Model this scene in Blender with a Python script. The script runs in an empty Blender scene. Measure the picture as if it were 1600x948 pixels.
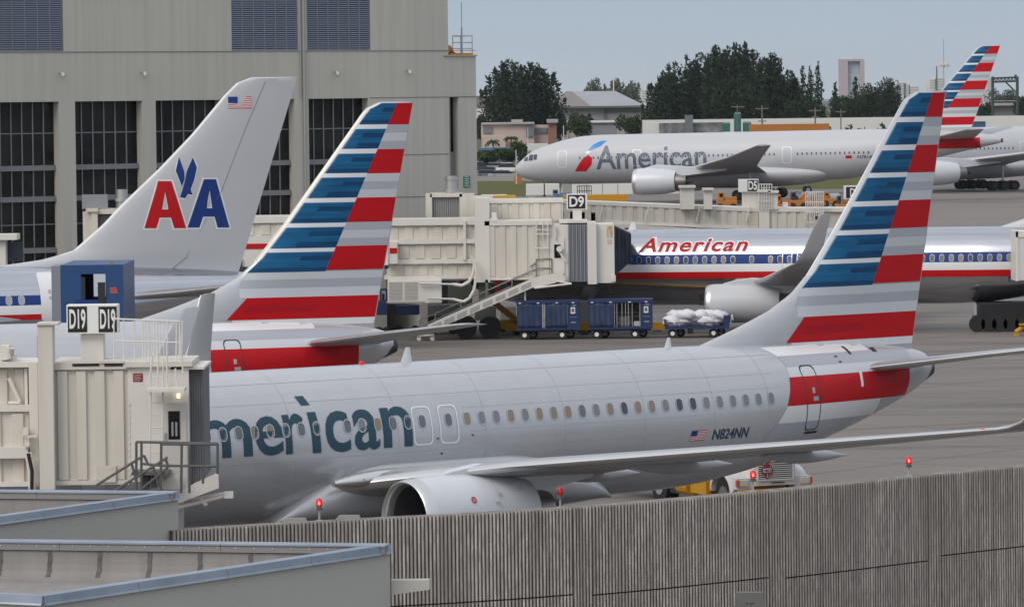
import bpy, bmesh, math, random
from mathutils import Vector, Matrix
random.seed(7)
R = math.radians
scene = bpy.context.scene
# ------------------------------------------------------------------ camera, world, sun, exposure
F, CH, PT, RL = 7405.5, 12.6, .04314, -.0119277
cp, sp, cr, sr = math.cos(PT), math.sin(PT), math.cos(RL), math.sin(RL)
cam = bpy.data.cameras.new('camera'); camo = bpy.data.objects.new('camera', cam)
scene.collection.objects.link(camo); scene.camera = camo
cam.sensor_width = 36; cam.lens = F * 36 / 1600; cam.clip_start = 1; cam.clip_end = 20000
Rx = Vector((1, 0, 0)); Up0 = Vector((0, sp, cp)); Fw = Vector((0, cp, -sp))
Rt = cr * Rx + sr * Up0; Up = -sr * Rx + cr * Up0
camo.matrix_world = Matrix(((Rt.x, Up.x, -Fw.x, 0), (Rt.y, Up.y, -Fw.y, 0), (Rt.z, Up.z, -Fw.z, CH), (0, 0, 0, 1)))
world = bpy.data.worlds.new("World"); scene.world = world; world.use_nodes = True
SUN_EL, SUN_AZ = 42, -138          # azimuth measured from +Y (view direction) clockwise; negative = left
nt = world.node_tree; nt.nodes.clear()
wo = nt.nodes.new('ShaderNodeOutputWorld')
sky = nt.nodes.new('ShaderNodeTexSky'); sky.sky_type = 'NISHITA'; sky.sun_disc = False
sky.sun_elevation = R(SUN_EL); sky.sun_rotation = R(SUN_AZ); sky.dust_density = 3.0; sky.ozone_density = 2.0; sky.air_density = 1.0
b1 = nt.nodes.new('ShaderNodeBackground'); b1.inputs[1].default_value = .05
nt.links.new(sky.outputs[0], b1.inputs[0])
# overcast layer over the clear sky: brighter overhead, blue grey low down
tc = nt.nodes.new('ShaderNodeTexCoord'); sx = nt.nodes.new('ShaderNodeSeparateXYZ'); nt.links.new(tc.outputs['Generated'], sx.inputs[0])
rp = nt.nodes.new('ShaderNodeValToRGB'); nt.links.new(sx.outputs[2], rp.inputs[0])
el = rp.color_ramp.elements
el[0].position = 0; el[0].color = (.62, .69, .76, 1)
el[1].position = 1; el[1].color = (.98, 1.0, 1.02, 1)
for p, c_ in ((.008, (.55, .635, .735)), (.022, (.46, .56, .69)), (.14, (.46, .52, .60)), (.35, (.78, .80, .84))):
    e = el.new(p); e.color = (*c_, 1)
nz = nt.nodes.new('ShaderNodeTexNoise'); nz.inputs['Scale'].default_value = 2.2; nz.inputs['Detail'].default_value = 4
mpp = nt.nodes.new('ShaderNodeMapping'); mpp.inputs['Scale'].default_value = (1, 1, 7)
nt.links.new(tc.outputs['Generated'], mpp.inputs[0]); nt.links.new(mpp.outputs[0], nz.inputs['Vector'])
mr = nt.nodes.new('ShaderNodeMapRange'); mr.inputs[1].default_value = .3; mr.inputs[2].default_value = .7; mr.inputs[3].default_value = .86; mr.inputs[4].default_value = 1.14
nt.links.new(nz.outputs[0], mr.inputs[0])
b2 = nt.nodes.new('ShaderNodeBackground'); nt.links.new(rp.outputs[0], b2.inputs[0])
ml = nt.nodes.new('ShaderNodeMath'); ml.operation = 'MULTIPLY'; ml.inputs[1].default_value = .80
nt.links.new(mr.outputs[0], ml.inputs[0]); nt.links.new(ml.outputs[0], b2.inputs[1])
ad = nt.nodes.new('ShaderNodeAddShader'); nt.links.new(b1.outputs[0], ad.inputs[0]); nt.links.new(b2.outputs[0], ad.inputs[1])
nt.links.new(ad.outputs[0], wo.inputs[0])
sun = bpy.data.lights.new('sun', 'SUN'); sun.energy = 1.35; sun.angle = R(32); sun.color = (1, .93, .84)
suno = bpy.data.objects.new('sun', sun); scene.collection.objects.link(suno)
az = R(SUN_AZ); e_ = R(SUN_EL)
tosun = Vector((math.sin(az) * math.cos(e_), math.cos(az) * math.cos(e_), math.sin(e_)))
suno.rotation_euler = tosun.to_track_quat('Z', 'Y').to_euler()
scene.view_settings.view_transform = 'Standard'; scene.view_settings.look = 'None'
scene.view_settings.exposure = 0.0; scene.view_settings.gamma = 1
scene.view_settings.use_curve_mapping = False

# ------------------------------------------------------------------ measuring helpers (real distances)
def ray(px, py):
    dx, dy = px - 800, py - 474
    x = (dx * cr + dy * sr) / F; y = -(-dx * sr + dy * cr) / F
    return Vector((x, cp + y * sp, -sp + y * cp))
def P(px, py, Y):
    d = ray(px, py); return d * (Y / d.y) + Vector((0, 0, CH))
def G(px, py, z=0):
    d = ray(px, py); return d * ((z - CH) / d.z) + Vector((0, 0, CH))

# ------------------------------------------------------------------ materials
MATS = {}
def mat(name, col, rough=.6, metal=0., spec=.5, noise=None, bump=None, coat=0., emit=None, streak=None, alpha=None):
    if name in MATS: return MATS[name]
    m = bpy.data.materials.new(name); m.use_nodes = True; n = m.node_tree; bs = n.nodes['Principled BSDF']
    bs.inputs['Base Color'].default_value = (*col, 1); bs.inputs['Roughness'].default_value = rough
    bs.inputs['Metallic'].default_value = metal; bs.inputs['Specular IOR Level'].default_value = spec
    bs.inputs['Coat Weight'].default_value = coat; bs.inputs['Coat Roughness'].default_value = .08
    if emit: bs.inputs['Emission Color'].default_value = (*emit[0], 1); bs.inputs['Emission Strength'].default_value = emit[1]
    t = n.nodes.new('ShaderNodeTexCoord')
    src = None
    def noisemap(scale, sc3, detail=5, space='Object'):
        mp = n.nodes.new('ShaderNodeMapping'); mp.inputs['Scale'].default_value = sc3
        n.links.new(t.outputs[space], mp.inputs[0])
        z = n.nodes.new('ShaderNodeTexNoise'); z.inputs['Scale'].default_value = scale; z.inputs['Detail'].default_value = detail
        n.links.new(mp.outputs[0], z.inputs['Vector']); return z
    prev = None
    layers = noise if isinstance(noise, list) else ([noise] if noise else [])
    for (scale, sc3, amt, c2) in layers:
        z = noisemap(scale, sc3)
        mrn = n.nodes.new('ShaderNodeMapRange'); mrn.inputs[1].default_value = .38; mrn.inputs[2].default_value = .66
        mrn.inputs[3].default_value = 0; mrn.inputs[4].default_value = amt
        n.links.new(z.outputs[0], mrn.inputs[0])
        mx = n.nodes.new('ShaderNodeMix'); mx.data_type = 'RGBA'
        n.links.new(mrn.outputs[0], mx.inputs[0])
        if prev is None: mx.inputs[6].default_value = (*col, 1)
        else: n.links.new(prev, mx.inputs[6])
        mx.inputs[7].default_value = (*c2, 1); prev = mx.outputs[2]
    if prev is not None: n.links.new(prev, bs.inputs['Base Color'])
    if bump:
        z = noisemap(bump[0], bump[1]); bp = n.nodes.new('ShaderNodeBump'); bp.inputs['Strength'].default_value = bump[2]; bp.inputs['Distance'].default_value = bump[3]
        n.links.new(z.outputs[0], bp.inputs['Height']); n.links.new(bp.outputs[0], bs.inputs['Normal'])
    MATS[name] = m; return m
silver = mat('silver_paint', (.48, .488, .505), .27, .32, .5, [(1, (.22, .22, 7), .35, (.41, .425, .455)), (1.4, (1, 1, .6), .18, (.37, .375, .385))], None, .25)
palegrey = mat('pale_grey_paint', (.55, .57, .60), .35, 0, .5, (1.5, (1, 1, 1), .15, (.50, .52, .54)), None, .2)
white = mat('white_paint', (.68, .69, .70), .35, 0, .5, (1.5, (1, 1, 1), .15, (.60, .61, .62)), None, .2)
greyband = mat('grey_band_paint', (.36, .38, .42), .35, 0, .5, (1, (.3, .3, 5), .2, (.33, .35, .39)), None, .2)
lightband = mat('light_band_paint', (.50, .52, .54), .35, 0, .5, (1, (.3, .3, 5), .2, (.47, .49, .51)), None, .2)
red = mat('red_paint', (.47, .002, .006), .45, 0, .22, (1, (.35, .35, 3), .5, (.38, .002, .008)), None, .04)
crimson = mat('crimson_paint', (.36, .003, .012), .45, 0, .22)
blue1 = mat('blue_paint', (.004, .105, .245), .45, 0, .22, [(1.1, (.22, .22, 5.5), .75, (.002, .04, .11)), (1.2, (.8, .8, 2.2), .25, (.02, .17, .32))], None, .04)
navyp = mat('navy_stripe_paint', (.003, .040, .115), .45, 0, .22, (1.1, (.7, .7, 5.), .7, (.003, .06, .15)))
slate = mat('slate_letter_paint', (.026, .066, .095), .45, 0, .25)
chrome = mat('polished_metal', (.54, .56, .60), .17, .97, .5, [(1, (.12, .12, 7), .6, (.40, .42, .46)), (.7, (1, 1, 1), .3, (.45, .46, .48))], (1.2, (.25, .25, 5), .12, .02))
leading = mat('bare_leading_edge', (.62, .62, .62), .28, .8)
greywing = mat('wing_grey_paint', (.34, .35, .37), .4, .1, .5, (1.2, (1, 1, 1), .25, (.30, .31, .32)))
oldgrey = mat('old_grey_paint', (.46, .47, .49), .45, 0, .5, [(.9, (1, 1, 1), .25, (.42, .43, .44))])
darkmetal = mat('dark_metal', (.05, .05, .05), .5, .5)
exh = mat('exhaust_metal', (.28, .26, .24), .35, .9)
black = mat('black_rubber', (.012, .012, .013), .75)
blackp = mat('black_panel', (.008, .008, .009), .5)
pane = mat('cabin_pane', (.10, .11, .13), .15, 0, .8)
panebeige = mat('shade_pane', (.235, .195, .15), .4)
panegrey = mat('grey_shade_pane', (.19, .195, .205), .4)
panedark = mat('dark_pane', (.03, .035, .05), .1, 0, .8)
oldblue = mat('old_blue_stripe', (.010, .038, .18), .45, 0, .25)
oldred = mat('old_red_stripe', (.44, .004, .006), .45, 0, .25)
brightblue = mat('emblem_blue', (.02, .22, .55), .35)
conc = mat('grey_green_concrete', (.47, .46, .41), .85, 0, .3, [(.25, (1, 1, .5), .35, (.42, .41, .365)), (2.0, (1.5, 1.5, .06), .45, (.37, .36, .32))], (6, (1, 1, 1), .2, .01))
conc2 = mat('smooth_wall_render', (.43, .425, .385), .85, 0, .3, [(.6, (1, 1, .6), .35, (.39, .385, .35)), (14, (1, 1, 1), .2, (.41, .40, .36))], (20, (1, 1, 1), .2, .004))
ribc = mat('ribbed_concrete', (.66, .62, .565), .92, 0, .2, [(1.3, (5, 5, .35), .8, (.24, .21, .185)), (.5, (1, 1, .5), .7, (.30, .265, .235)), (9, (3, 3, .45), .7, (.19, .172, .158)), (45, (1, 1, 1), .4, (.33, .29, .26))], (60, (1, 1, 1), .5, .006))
ribg = mat('groove_shade', (.17, .155, .145), .95, 0, .1, (3, (2, 2, .3), .8, (.30, .275, .25)))  # dark colour paints shade into the rib grooves; the top cap shares it
jointm = mat('dark_joint', (.03, .028, .025), .9)
cope = mat('metal_coping', (.24, .28, .34), .42, .5, .5, (1.3, (1, 1, 1), .7, (.34, .38, .44)))
copein = mat('grey_coping_face', (.19, .18, .18), .6)
membr = mat('roof_membrane', (.265, .25, .24), .9, 0, .3, [(1.8, (1, 1, 1), .4, (.205, .19, .183)), (.8, (6, 1, .5), .5, (.20, .187, .18))])
glassd = mat('dark_glass', (.004, .0045, .005), .25, 0, .25, (.35, (1, 1, 2), 1., (.018, .018, .017)))
mull = mat('mullion_metal', (.20, .205, .21), .5, .2)
louv = mat('louver_metal', (.26, .30, .38), .5, .4)
louvd = mat('louver_dark', (.035, .045, .075), .7)
bridge = mat('bridge_cream_paint', (.60, .565, .50), .55, 0, .4, [(.8, (1, 1, .5), .3, (.56, .525, .465)), (2.5, (1, 1, .10), .42, (.44, .40, .34))])
bridge2 = mat('bridge_white_paint', (.66, .63, .58), .55, 0, .4, (2, (1, 1, .2), .22, (.52, .48, .43)))
canopy = mat('grey_canopy_fabric', (.155, .155, .16), .8, 0, .3, (3, (6, 6, .2), .4, (.12, .13, .15)))
canopyd = mat('dark_canopy_fabric', (.035, .042, .055), .85, 0, .3, (2, (4, 4, .5), .6, (.09, .10, .12)))
gal = mat('galvanised_steel', (.42, .42, .42), .45, .6)
railm = mat('dark_rail_steel', (.10, .105, .10), .55, .3)
signblk = mat('sign_black', (.006, .006, .006), .5)
signwht = mat('sign_white', (.72, .72, .70), .5)
navy = mat('cart_navy_paint', (.010, .024, .085), .45, 0, .5, (2, (1, 1, 1), .3, (.02, .045, .13)))
tarp = mat('navy_tarpaulin', (.018, .034, .085), .55, 0, .4, (1.6, (1, 1, .6), .7, (.035, .055, .11)), (2.5, (1, 1, .4), .8, .06))
cloth = mat('white_linen', (.62, .62, .66), .85, 0, .2, None, (5, (1, 1, 1), .7, .05))
yellow = mat('yellow_paint', (.48, .24, .01), .5, 0, .4, (3, (1, 1, 1), .4, (.35, .17, .01)))
orange = mat('orange_paint', (.40, .15, .025), .6, 0, .4, (2, (1, 1, 1), .4, (.40, .13, .02)))
truckw = mat('truck_white_paint', (.60, .60, .60), .3, 0, .5, (2, (1, 1, .5), .3, (.5, .49, .47)), None, .3)
redglass = mat('red_lamp_glass', (.5, .004, .004), .2, 0, .5, emit=((1, .02, .02), .22))
redglow = mat('red_lamp_filament', (1, .1, .1), .3, emit=((1, .12, .10), 2.6))
greensign = mat('green_sign', (.02, .16, .11), .6)
pink = mat('pink_stucco', (.50, .40, .36), .8, 0, .3, (.3, (1, 1, 1), .3, (.44, .35, .32)))
brick = mat('red_brown_stucco', (.24, .12, .09), .8)
greyroof = mat('grey_metal_roof', (.30, .30, .33), .6, 0, .4, (.1, (1, 1, 1), .5, (.24, .235, .24)))
brownroof = mat('brown_metal_roof', (.19, .165, .15), .7)
farwhite = mat('far_white_stucco', (.62, .61, .58), .8)
fargrey = mat('far_grey_wall', (.34, .33, .33), .8, 0, .3, (.2, (1, 1, 1), .3, (.28, .27, .27)))
farpink = mat('far_tower_stucco', (.40, .35, .35), .8)
farglass = mat('far_tower_glass', (.36, .41, .48), .5, 0, .5, (.12, (1, 1, 6), .9, (.52, .55, .58)))
bluewall = mat('blue_wall_paint', (.04, .09, .20), .6)
pine = mat('dark_pine_foliage', (.018, .032, .018), .9, 0, .15, (.2, (1, 1, 1), .8, (.030, .046, .024)))
pine2 = mat('pine_foliage_mid', (.026, .042, .024), .9, 0, .15)
pine3 = mat('pine_foliage_light', (.045, .062, .034), .9, 0, .15)
leafg = mat('broadleaf_foliage', (.030, .052, .018), .9, 0, .15)
leafg2 = mat('broadleaf_foliage_light', (.055, .085, .028), .9, 0, .15)
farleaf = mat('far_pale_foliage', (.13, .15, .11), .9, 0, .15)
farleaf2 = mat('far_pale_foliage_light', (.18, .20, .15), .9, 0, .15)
bark = mat('bark', (.07, .055, .045), .9)
grassm = mat('grass', (.085, .085, .025), .95, 0, .1, [(.05, (1, 1, 1), .6, (.06, .075, .02)), (.4, (1, 1, 1), .5, (.13, .115, .05))])
tank = mat('grey_tank_paint', (.30, .31, .34), .5, .2)

# ------------------------------------------------------------------ mesh helpers
def new_obj(name, me, parent=None):
    o = bpy.data.objects.new(name, me); scene.collection.objects.link(o)
    if parent is not None: o.parent = parent
    return o
def tag(o, label=None, cat=None, group=None, kind=None):
    if label: o['label'] = label
    if cat: o['category'] = cat
    if group: o['group'] = group
    if kind: o['kind'] = kind
    return o
def empty(name, loc, rz=0., label=None, cat=None, group=None):
    o = bpy.data.objects.new(name, None); scene.collection.objects.link(o)
    o.location = loc; o.rotation_euler = (0, 0, rz); tag(o, label, cat, group); return o
class MB:
    def __init__(s): s.v = []; s.f = []; s.m = []; s.cur = 0
    def vv(s, p): s.v.append(tuple(p)); return len(s.v) - 1
    def face(s, pts):
        b = len(s.v); s.v += [tuple(p) for p in pts]; s.f.append(list(range(b, b + len(pts)))); s.m.append(s.cur)
    def box(s, x0, y0, z0, x1, y1, z1):
        x0, x1 = min(x0, x1), max(x0, x1); y0, y1 = min(y0, y1), max(y0, y1); z0, z1 = min(z0, z1), max(z0, z1)
        b = len(s.v)
        s.v += [(x0, y0, z0), (x1, y0, z0), (x1, y1, z0), (x0, y1, z0), (x0, y0, z1), (x1, y0, z1), (x1, y1, z1), (x0, y1, z1)]
        for q in ((0, 3, 2, 1), (4, 5, 6, 7), (0, 1, 5, 4), (1, 2, 6, 5), (2, 3, 7, 6), (3, 0, 4, 7)):
            s.f.append([b + i for i in q]); s.m.append(s.cur)
        return s
    def hexa(s, p):   # 4 bottom + 4 top, counter-clockwise from above
        b = len(s.v); s.v += [tuple(q) for q in p]
        for q in ((0, 3, 2, 1), (4, 5, 6, 7), (0, 1, 5, 4), (1, 2, 6, 5), (2, 3, 7, 6), (3, 0, 4, 7)):
            s.f.append([b + i for i in q]); s.m.append(s.cur)
        return s
    def tube(s, a, b, r, n=8, r2=None, cap=True):
        a = Vector(a); b = Vector(b); r2 = r if r2 is None else r2
        d = (b - a).normalized(); u = d.orthogonal().normalized(); w = d.cross(u); k = len(s.v)
        for c, rr in ((a, r), (b, r2)):
            for i in range(n):
                t = 2 * math.pi * (i + .5) / n; s.v.append(tuple(c + u * math.cos(t) * rr + w * math.sin(t) * rr))
        for i in range(n): s.f.append([k + i, k + (i + 1) % n, k + n + (i + 1) % n, k + n + i]); s.m.append(s.cur)
        if cap:
            s.f.append([k + n - 1 - i for i in range(n)]); s.m.append(s.cur); s.f.append([k + n + i for i in range(n)]); s.m.append(s.cur)
        return s
    def path(s, pts, r, n=8):
        for a, b in zip(pts, pts[1:]): s.tube(a, b, r, n)
        return s
    def loft(s, rings, cap0=True, cap1=True, close=True):
        n = len(rings[0]); k = len(s.v)
        for rg in rings: s.v += [tuple(p) for p in rg]
        for i in range(len(rings) - 1):
            for j in range(n if close else n - 1):
                a = k + i * n + j; b = k + i * n + (j + 1) % n
                s.f.append([a, b, b + n, a + n]); s.m.append(s.cur)
        if cap0: s.f.append([k + j for j in range(n)][::-1]); s.m.append(s.cur)
        if cap1: s.f.append([k + (len(rings) - 1) * n + j for j in range(n)]); s.m.append(s.cur)
        return s
    def build(s, name, mats, parent=None, smooth=False, bevel=0, fixn=False):
        me = bpy.data.meshes.new(name); me.from_pydata(s.v, [], s.f)
        if not isinstance(mats, (list, tuple)): mats = [mats]
        for m in mats: me.materials.append(m)
        me.polygons.foreach_set('material_index', s.m)
        if smooth: me.polygons.foreach_set('use_smooth', [True] * len(s.f))
        if fixn:
            bm = bmesh.new(); bm.from_mesh(me); bmesh.ops.recalc_face_normals(bm, faces=bm.faces); bm.to_mesh(me); bm.free()
        o = new_obj(name, me, parent)
        if smooth:
            try: me.set_sharp_from_angle(angle=R(38))
            except Exception: pass
        if bevel:
            b = o.modifiers.new('bevel', 'BEVEL'); b.width = bevel; b.segments = 2; b.limit_method = 'ANGLE'; b.angle_limit = R(50)
        return o
def bx(name, m, parent, *a, bevel=0):
    return MB().box(*a).build(name, m, parent, bevel=bevel)

def pchip(tab):
    xs = [t[0] for t in tab]; ys = [t[1] for t in tab]; n = len(xs)
    d = [(ys[i + 1] - ys[i]) / (xs[i + 1] - xs[i]) for i in range(n - 1)]
    m = [d[0]] + [0 if d[i - 1] * d[i] <= 0 else 2 * d[i - 1] * d[i] / (d[i - 1] + d[i]) for i in range(1, n - 1)] + [d[-1]]
    def f(x):
        if x <= xs[0]: return ys[0]
        if x >= xs[-1]: return ys[-1]
        i = 0
        while x > xs[i + 1]: i += 1
        h = xs[i + 1] - xs[i]; t = (x - xs[i]) / h
        return (ys[i] * (1 + 2 * t) * (1 - t) ** 2 + m[i] * h * t * (1 - t) ** 2 + ys[i + 1] * t * t * (3 - 2 * t) + m[i + 1] * h * t * t * (t - 1))
    return f
def lin(tab):
    def f(x):
        if x <= tab[0][0]: return tab[0][1]
        for (a, b), (c, d) in zip(tab, tab[1:]):
            if x <= c: return b + (d - b) * (x - a) / (c - a)
        return tab[-1][1]
    return f

# text as a list of 2-D triangles, scaled to a box
def text_bm(txt, x0, z0, x1, z1, bold=.03, shear=0., grow=0., space=1.0):
    cu = bpy.data.curves.new('t', 'FONT'); cu.body = txt; cu.offset = bold; cu.shear = shear; cu.fill_mode = 'FRONT'; cu.resolution_u = 4; cu.space_character = space
    o = bpy.data.objects.new('t', cu); scene.collection.objects.link(o)
    dg = bpy.context.evaluated_depsgraph_get(); me = bpy.data.meshes.new_from_object(o.evaluated_get(dg))
    bpy.data.objects.remove(o)
    bm = bmesh.new(); bm.from_mesh(me)
    xs = [v.co.x for v in bm.verts]; ys = [v.co.y for v in bm.verts]
    a, b, c, d = min(xs), max(xs), min(ys), max(ys)
    for v in bm.verts: v.co = Vector((x0 + (v.co.x - a) / (b - a) * (x1 - x0), 0, z0 + (v.co.y - c) / (d - c) * (z1 - z0)))
    return bm
def bm_obj(bm, name, m, parent, fn, cuts=None, cutx=None):
    if cuts:
        for z in cuts: bmesh.ops.bisect_plane(bm, geom=bm.verts[:] + bm.edges[:] + bm.faces[:], plane_co=(0, 0, z), plane_no=(0, 0, 1))
    if cutx:
        for x in cutx: bmesh.ops.bisect_plane(bm, geom=bm.verts[:] + bm.edges[:] + bm.faces[:], plane_co=(x, 0, 0), plane_no=(1, 0, 0))
    for v in bm.verts: v.co = fn(v.co.x, v.co.z)
    me = bpy.data.meshes.new(name); bm.to_mesh(me); bm.free(); me.materials.append(m)
    return new_obj(name, me, parent)
def frange(a, b, st):
    n = max(1, int((b - a) / st)); return [a + (b - a) * (i + 1) / (n + 1) for i in range(n)]

# ------------------------------------------------------------------ ground
def ground_mat():
    m = bpy.data.materials.new('apron_concrete'); m.use_nodes = True; n = m.node_tree; bs = n.nodes['Principled BSDF']; bs.inputs['Roughness'].default_value = .8
    bs.inputs['Specular IOR Level'].default_value = .3
    t = n.nodes.new('ShaderNodeTexCoord')
    def nz(sc, s3, det=6):
        mp = n.nodes.new('ShaderNodeMapping'); mp.inputs['Scale'].default_value = s3; n.links.new(t.outputs['Object'], mp.inputs[0])
        z = n.nodes.new('ShaderNodeTexNoise'); z.inputs['Scale'].default_value = sc; z.inputs['Detail'].default_value = det; n.links.new(mp.outputs[0], z.inputs['Vector']); return z.outputs[0]
    def mix(f, a, b, lo=.35, hi=.65, amt=1.):
        r = n.nodes.new('ShaderNodeMapRange'); r.inputs[1].default_value = lo; r.inputs[2].default_value = hi; r.inputs[4].default_value = amt; n.links.new(f, r.inputs[0])
        x = n.nodes.new('ShaderNodeMix'); x.data_type = 'RGBA'; n.links.new(r.outputs[0], x.inputs[0])
        if isinstance(a, tuple): x.inputs[6].default_value = (*a, 1)
        else: n.links.new(a, x.inputs[6])
        x.inputs[7].default_value = (*b, 1); return x.outputs[2]
    c = mix(nz(.03, (1, 1, 1)), (.190, .168, .154), (.142, .126, .117))
    c = mix(nz(.12, (.4, 2.5, 1)), c, (.215, .185, .162), .45, .75, .7)
    c = mix(nz(.25, (.25, 1.6, 1)), c, (.085, .075, .072), .52, .74, .8)
    c = mix(nz(1.6, (1, 1, 1), 3), c, (.20, .17, .14), .62, .8, .4)
    # dark slab joints
    bw = n.nodes.new('ShaderNodeTexBrick'); bw.offset = 0; bw.inputs['Scale'].default_value = 1; bw.inputs['Mortar Size'].default_value = .10
    bw.inputs['Brick Width'].default_value = 7.5; bw.inputs['Row Height'].default_value = 7.5
    mp = n.nodes.new('ShaderNodeMapping'); mp.inputs['Rotation'].default_value = (0, 0, .67); n.links.new(t.outputs['Object'], mp.inputs[0]); n.links.new(mp.outputs[0], bw.inputs['Vector'])
    c = mix(bw.outputs['Fac'], c, (.07, .062, .058), 0, 1, .6)
    n.links.new(c, bs.inputs['Base Color']); return m
gm = ground_mat()
tag(MB().box(-6000, -60, -.5, 6000, 14000, 0).build('ground', gm), kind='structure')
gr = MB(); 
def quadz(mb, pts, z): mb.face([(p.x, p.y, z) for p in pts])
quadz(gr, [G(560, 307), G(868, 307), G(868, 283), G(560, 283)], .02)
quadz(gr, [G(1215, 296), G(1420, 294), G(1420, 275), G(1215, 277)], .02)
tag(gr.build('grass_strip', grassm), kind='structure')
far_ground = MB(); far_ground.box(-3000, 800, .004, 3000, 9000, .03)
tag(far_ground.build('far_ground', mat('far_earth', (.11, .11, .085), .95, 0, .1, (.02, (1, 1, 1), .8, (.07, .085, .045)))), kind='structure')
pathm = mat('yellow_taxi_paint', (.19, .145, .08), .8, 0, .2, (.5, (1, 1, 1), .9, (.16, .13, .09)))
lines = MB()
for (xa, ya, xb, yb, wd) in ((1260, 674, 1640, 655, .18),):
    a = G(xa, ya); b = G(xb, yb); d = (b - a).normalized(); q = Vector((-d.y, d.x, 0)) * wd
    lines.face([(p.x, p.y, .006) for p in (a - q, b - q, b + q, a + q)])
tag(lines.build('apron_marking', pathm), kind='structure')

# ------------------------------------------------------------------ airliners
class Jet:
    def __init__(s, name, loc, th, label, spec, pitch=0., scale=1.):
        s.root = empty(name, loc, 0, label, 'airliner'); s.sp = spec
        s.root.rotation_euler = (0, -math.atan(pitch), th); s.root.scale = (scale,) * 3
        st = spec['st']
        s.top = pchip([(a, t) for a, t, b, w in st]); s.bot = pchip([(a, b) for a, t, b, w in st]); s.hw = pchip([(a, w) for a, t, b, w in st])
        s.L = st[-1][0]
    def surf(s, a, z, off=.008, side=1):
        t, b, w = s.top(a), s.bot(a), s.hw(a); zc = (t + b) / 2; hh = (t - b) / 2
        q = max(-.999, min(.999, (z - zc) / hh)); y = w * math.sqrt(1 - q * q)
        ny = y / (w * w); nz_ = (z - zc) / (hh * hh); l = math.hypot(ny, nz_)
        return Vector((a, -side * (y + off * ny / l), z + off * nz_ / l))
    def fuselage(s, m):
        N = 96; rings = []; a = .0; pos = []
        while a < s.L - .01:
            pos.append(a); a += .06 if a < 1 else .25
        pos.append(s.L)
        for a in pos:
            t, b, w = s.top(a), s.bot(a), s.hw(a)
            rings.append([(a, -w * math.cos(2 * math.pi * i / N), (t + b) / 2 + (t - b) / 2 * math.sin(2 * math.pi * i / N)) for i in range(N)])
        mb = MB(); mb.loft(rings[::-1]); s.fus = mb.build('fuselage', m, s.root, smooth=True, fixn=True)
        s.fm = m
    def patch(s, name, m, a0, a1, z0, z1, off=.008, parent=None, side=1, mb=None, nz_=None):
        own = mb is None
        if own: mb = MB()
        f0 = a0 if callable(a0) else (lambda z: a0); f1 = a1 if callable(a1) else (lambda z: a1)
        n = nz_ or max(1, int((z1 - z0) / .06)); amid = (f0((z0 + z1) / 2), f1((z0 + z1) / 2)); k = max(1, int(abs(amid[1] - amid[0]) / .25))
        g = []
        for i in range(n + 1):
            z = z0 + (z1 - z0) * i / n; A, B = f0(z), f1(z)
            g.append([mb.vv(s.surf(A + (B - A) * j / k, z, off, side)) for j in range(k + 1)])
        for i in range(n):
            for j in range(k): mb.f.append([g[i][j], g[i][j + 1], g[i + 1][j + 1], g[i + 1][j]]); mb.m.append(mb.cur)
        if own: return mb.build(name, m, parent or s.root, smooth=True)
    def window(s, a, z, w, h, panem, framem=leading, off=.018, wf=.016, side=1):
        mb = MB()
        def rr(w, h, k=4):
            r = w * .48; pts = []
            for cx, cz, a0 in ((w / 2 - r, h / 2 - r, 0), (-w / 2 + r, h / 2 - r, 90), (-w / 2 + r, -h / 2 + r, 180), (w / 2 - r, -h / 2 + r, 270)):
                for i in range(k + 1): t = R(a0 + 90 * i / k); pts.append((cx + r * math.cos(t), cz + r * math.sin(t)))
            return pts
        o = rr(w + 2 * wf, h + 2 * wf); i_ = rr(w, h)
        O = [mb.vv(s.surf(a + x, z + y, off, side)) for x, y in o]; I = [mb.vv(s.surf(a + x, z + y, off, side)) for x, y in i_]
        I2 = [mb.vv(s.surf(a + x, z + y, off - .004, side)) for x, y in i_]
        n = len(o)
        for q in range(n): mb.f.append([O[q], O[(q + 1) % n], I[(q + 1) % n], I[q]]); mb.m.append(0)
        mb.f.append(I2); mb.m.append(1)
        return mb.build('window', [framem, panem], s.root)
    def outline(s, name, m, a0, a1, z0, z1, t=.03, lean=0, off=.012, parent=None, r=.12):
        # rounded door outline as a thin raised bead
        pts = []
        for cx, cz, q0 in ((a1 - r, z1 - r, 0), (a0 + r, z1 - r, 90), (a0 + r, z0 + r, 180), (a1 - r, z0 + r, 270)):
            for i in range(5): q = R(q0 + 22.5 * i); pts.append((cx + r * math.cos(q), cz + r * math.sin(q)))
        full = []
        for i in range(len(pts)):
            p, q = pts[i], pts[(i + 1) % len(pts)]; n = max(1, int(math.hypot(q[0] - p[0], q[1] - p[1]) / .1))
            full += [(p[0] + (q[0] - p[0]) * k / n, p[1] + (q[1] - p[1]) * k / n) for k in range(n)]
        mb = MB(); P3 = [s.surf(x + lean * (z - z0), z, off) for x, z in full]
        cx, cz = (a0 + a1) / 2, (z0 + z1) / 2
        P4 = [s.surf(x + (cx - x) / abs(cx - x + 1e-9) * t * (abs(cx - x) > .02) * 1. + lean * (z - z0), z + (cz - z) / abs(cz - z + 1e-9) * t * (abs(abs(cz - z) - (z1 - z0) / 2) < r), off) for x, z in full]
        n = len(full); A = [mb.vv(p) for p in P3]; B = [mb.vv(p) for p in P4]
        for i in range(n): mb.f.append([A[i], A[(i + 1) % n], B[(i + 1) % n], B[i]]); mb.m.append(0)
        return mb.build(name, m, parent or s.root)
    def title(s, name, txt, box, m, off=.012, **kw):
        a0, z0, a1, z1 = box; bm = text_bm(txt, a0, z0, a1, z1, **kw)
        return bm_obj(bm, name, m, s.root, lambda x, z: s.surf(x, z, off), cuts=frange(z0, z1, .09))
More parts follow.
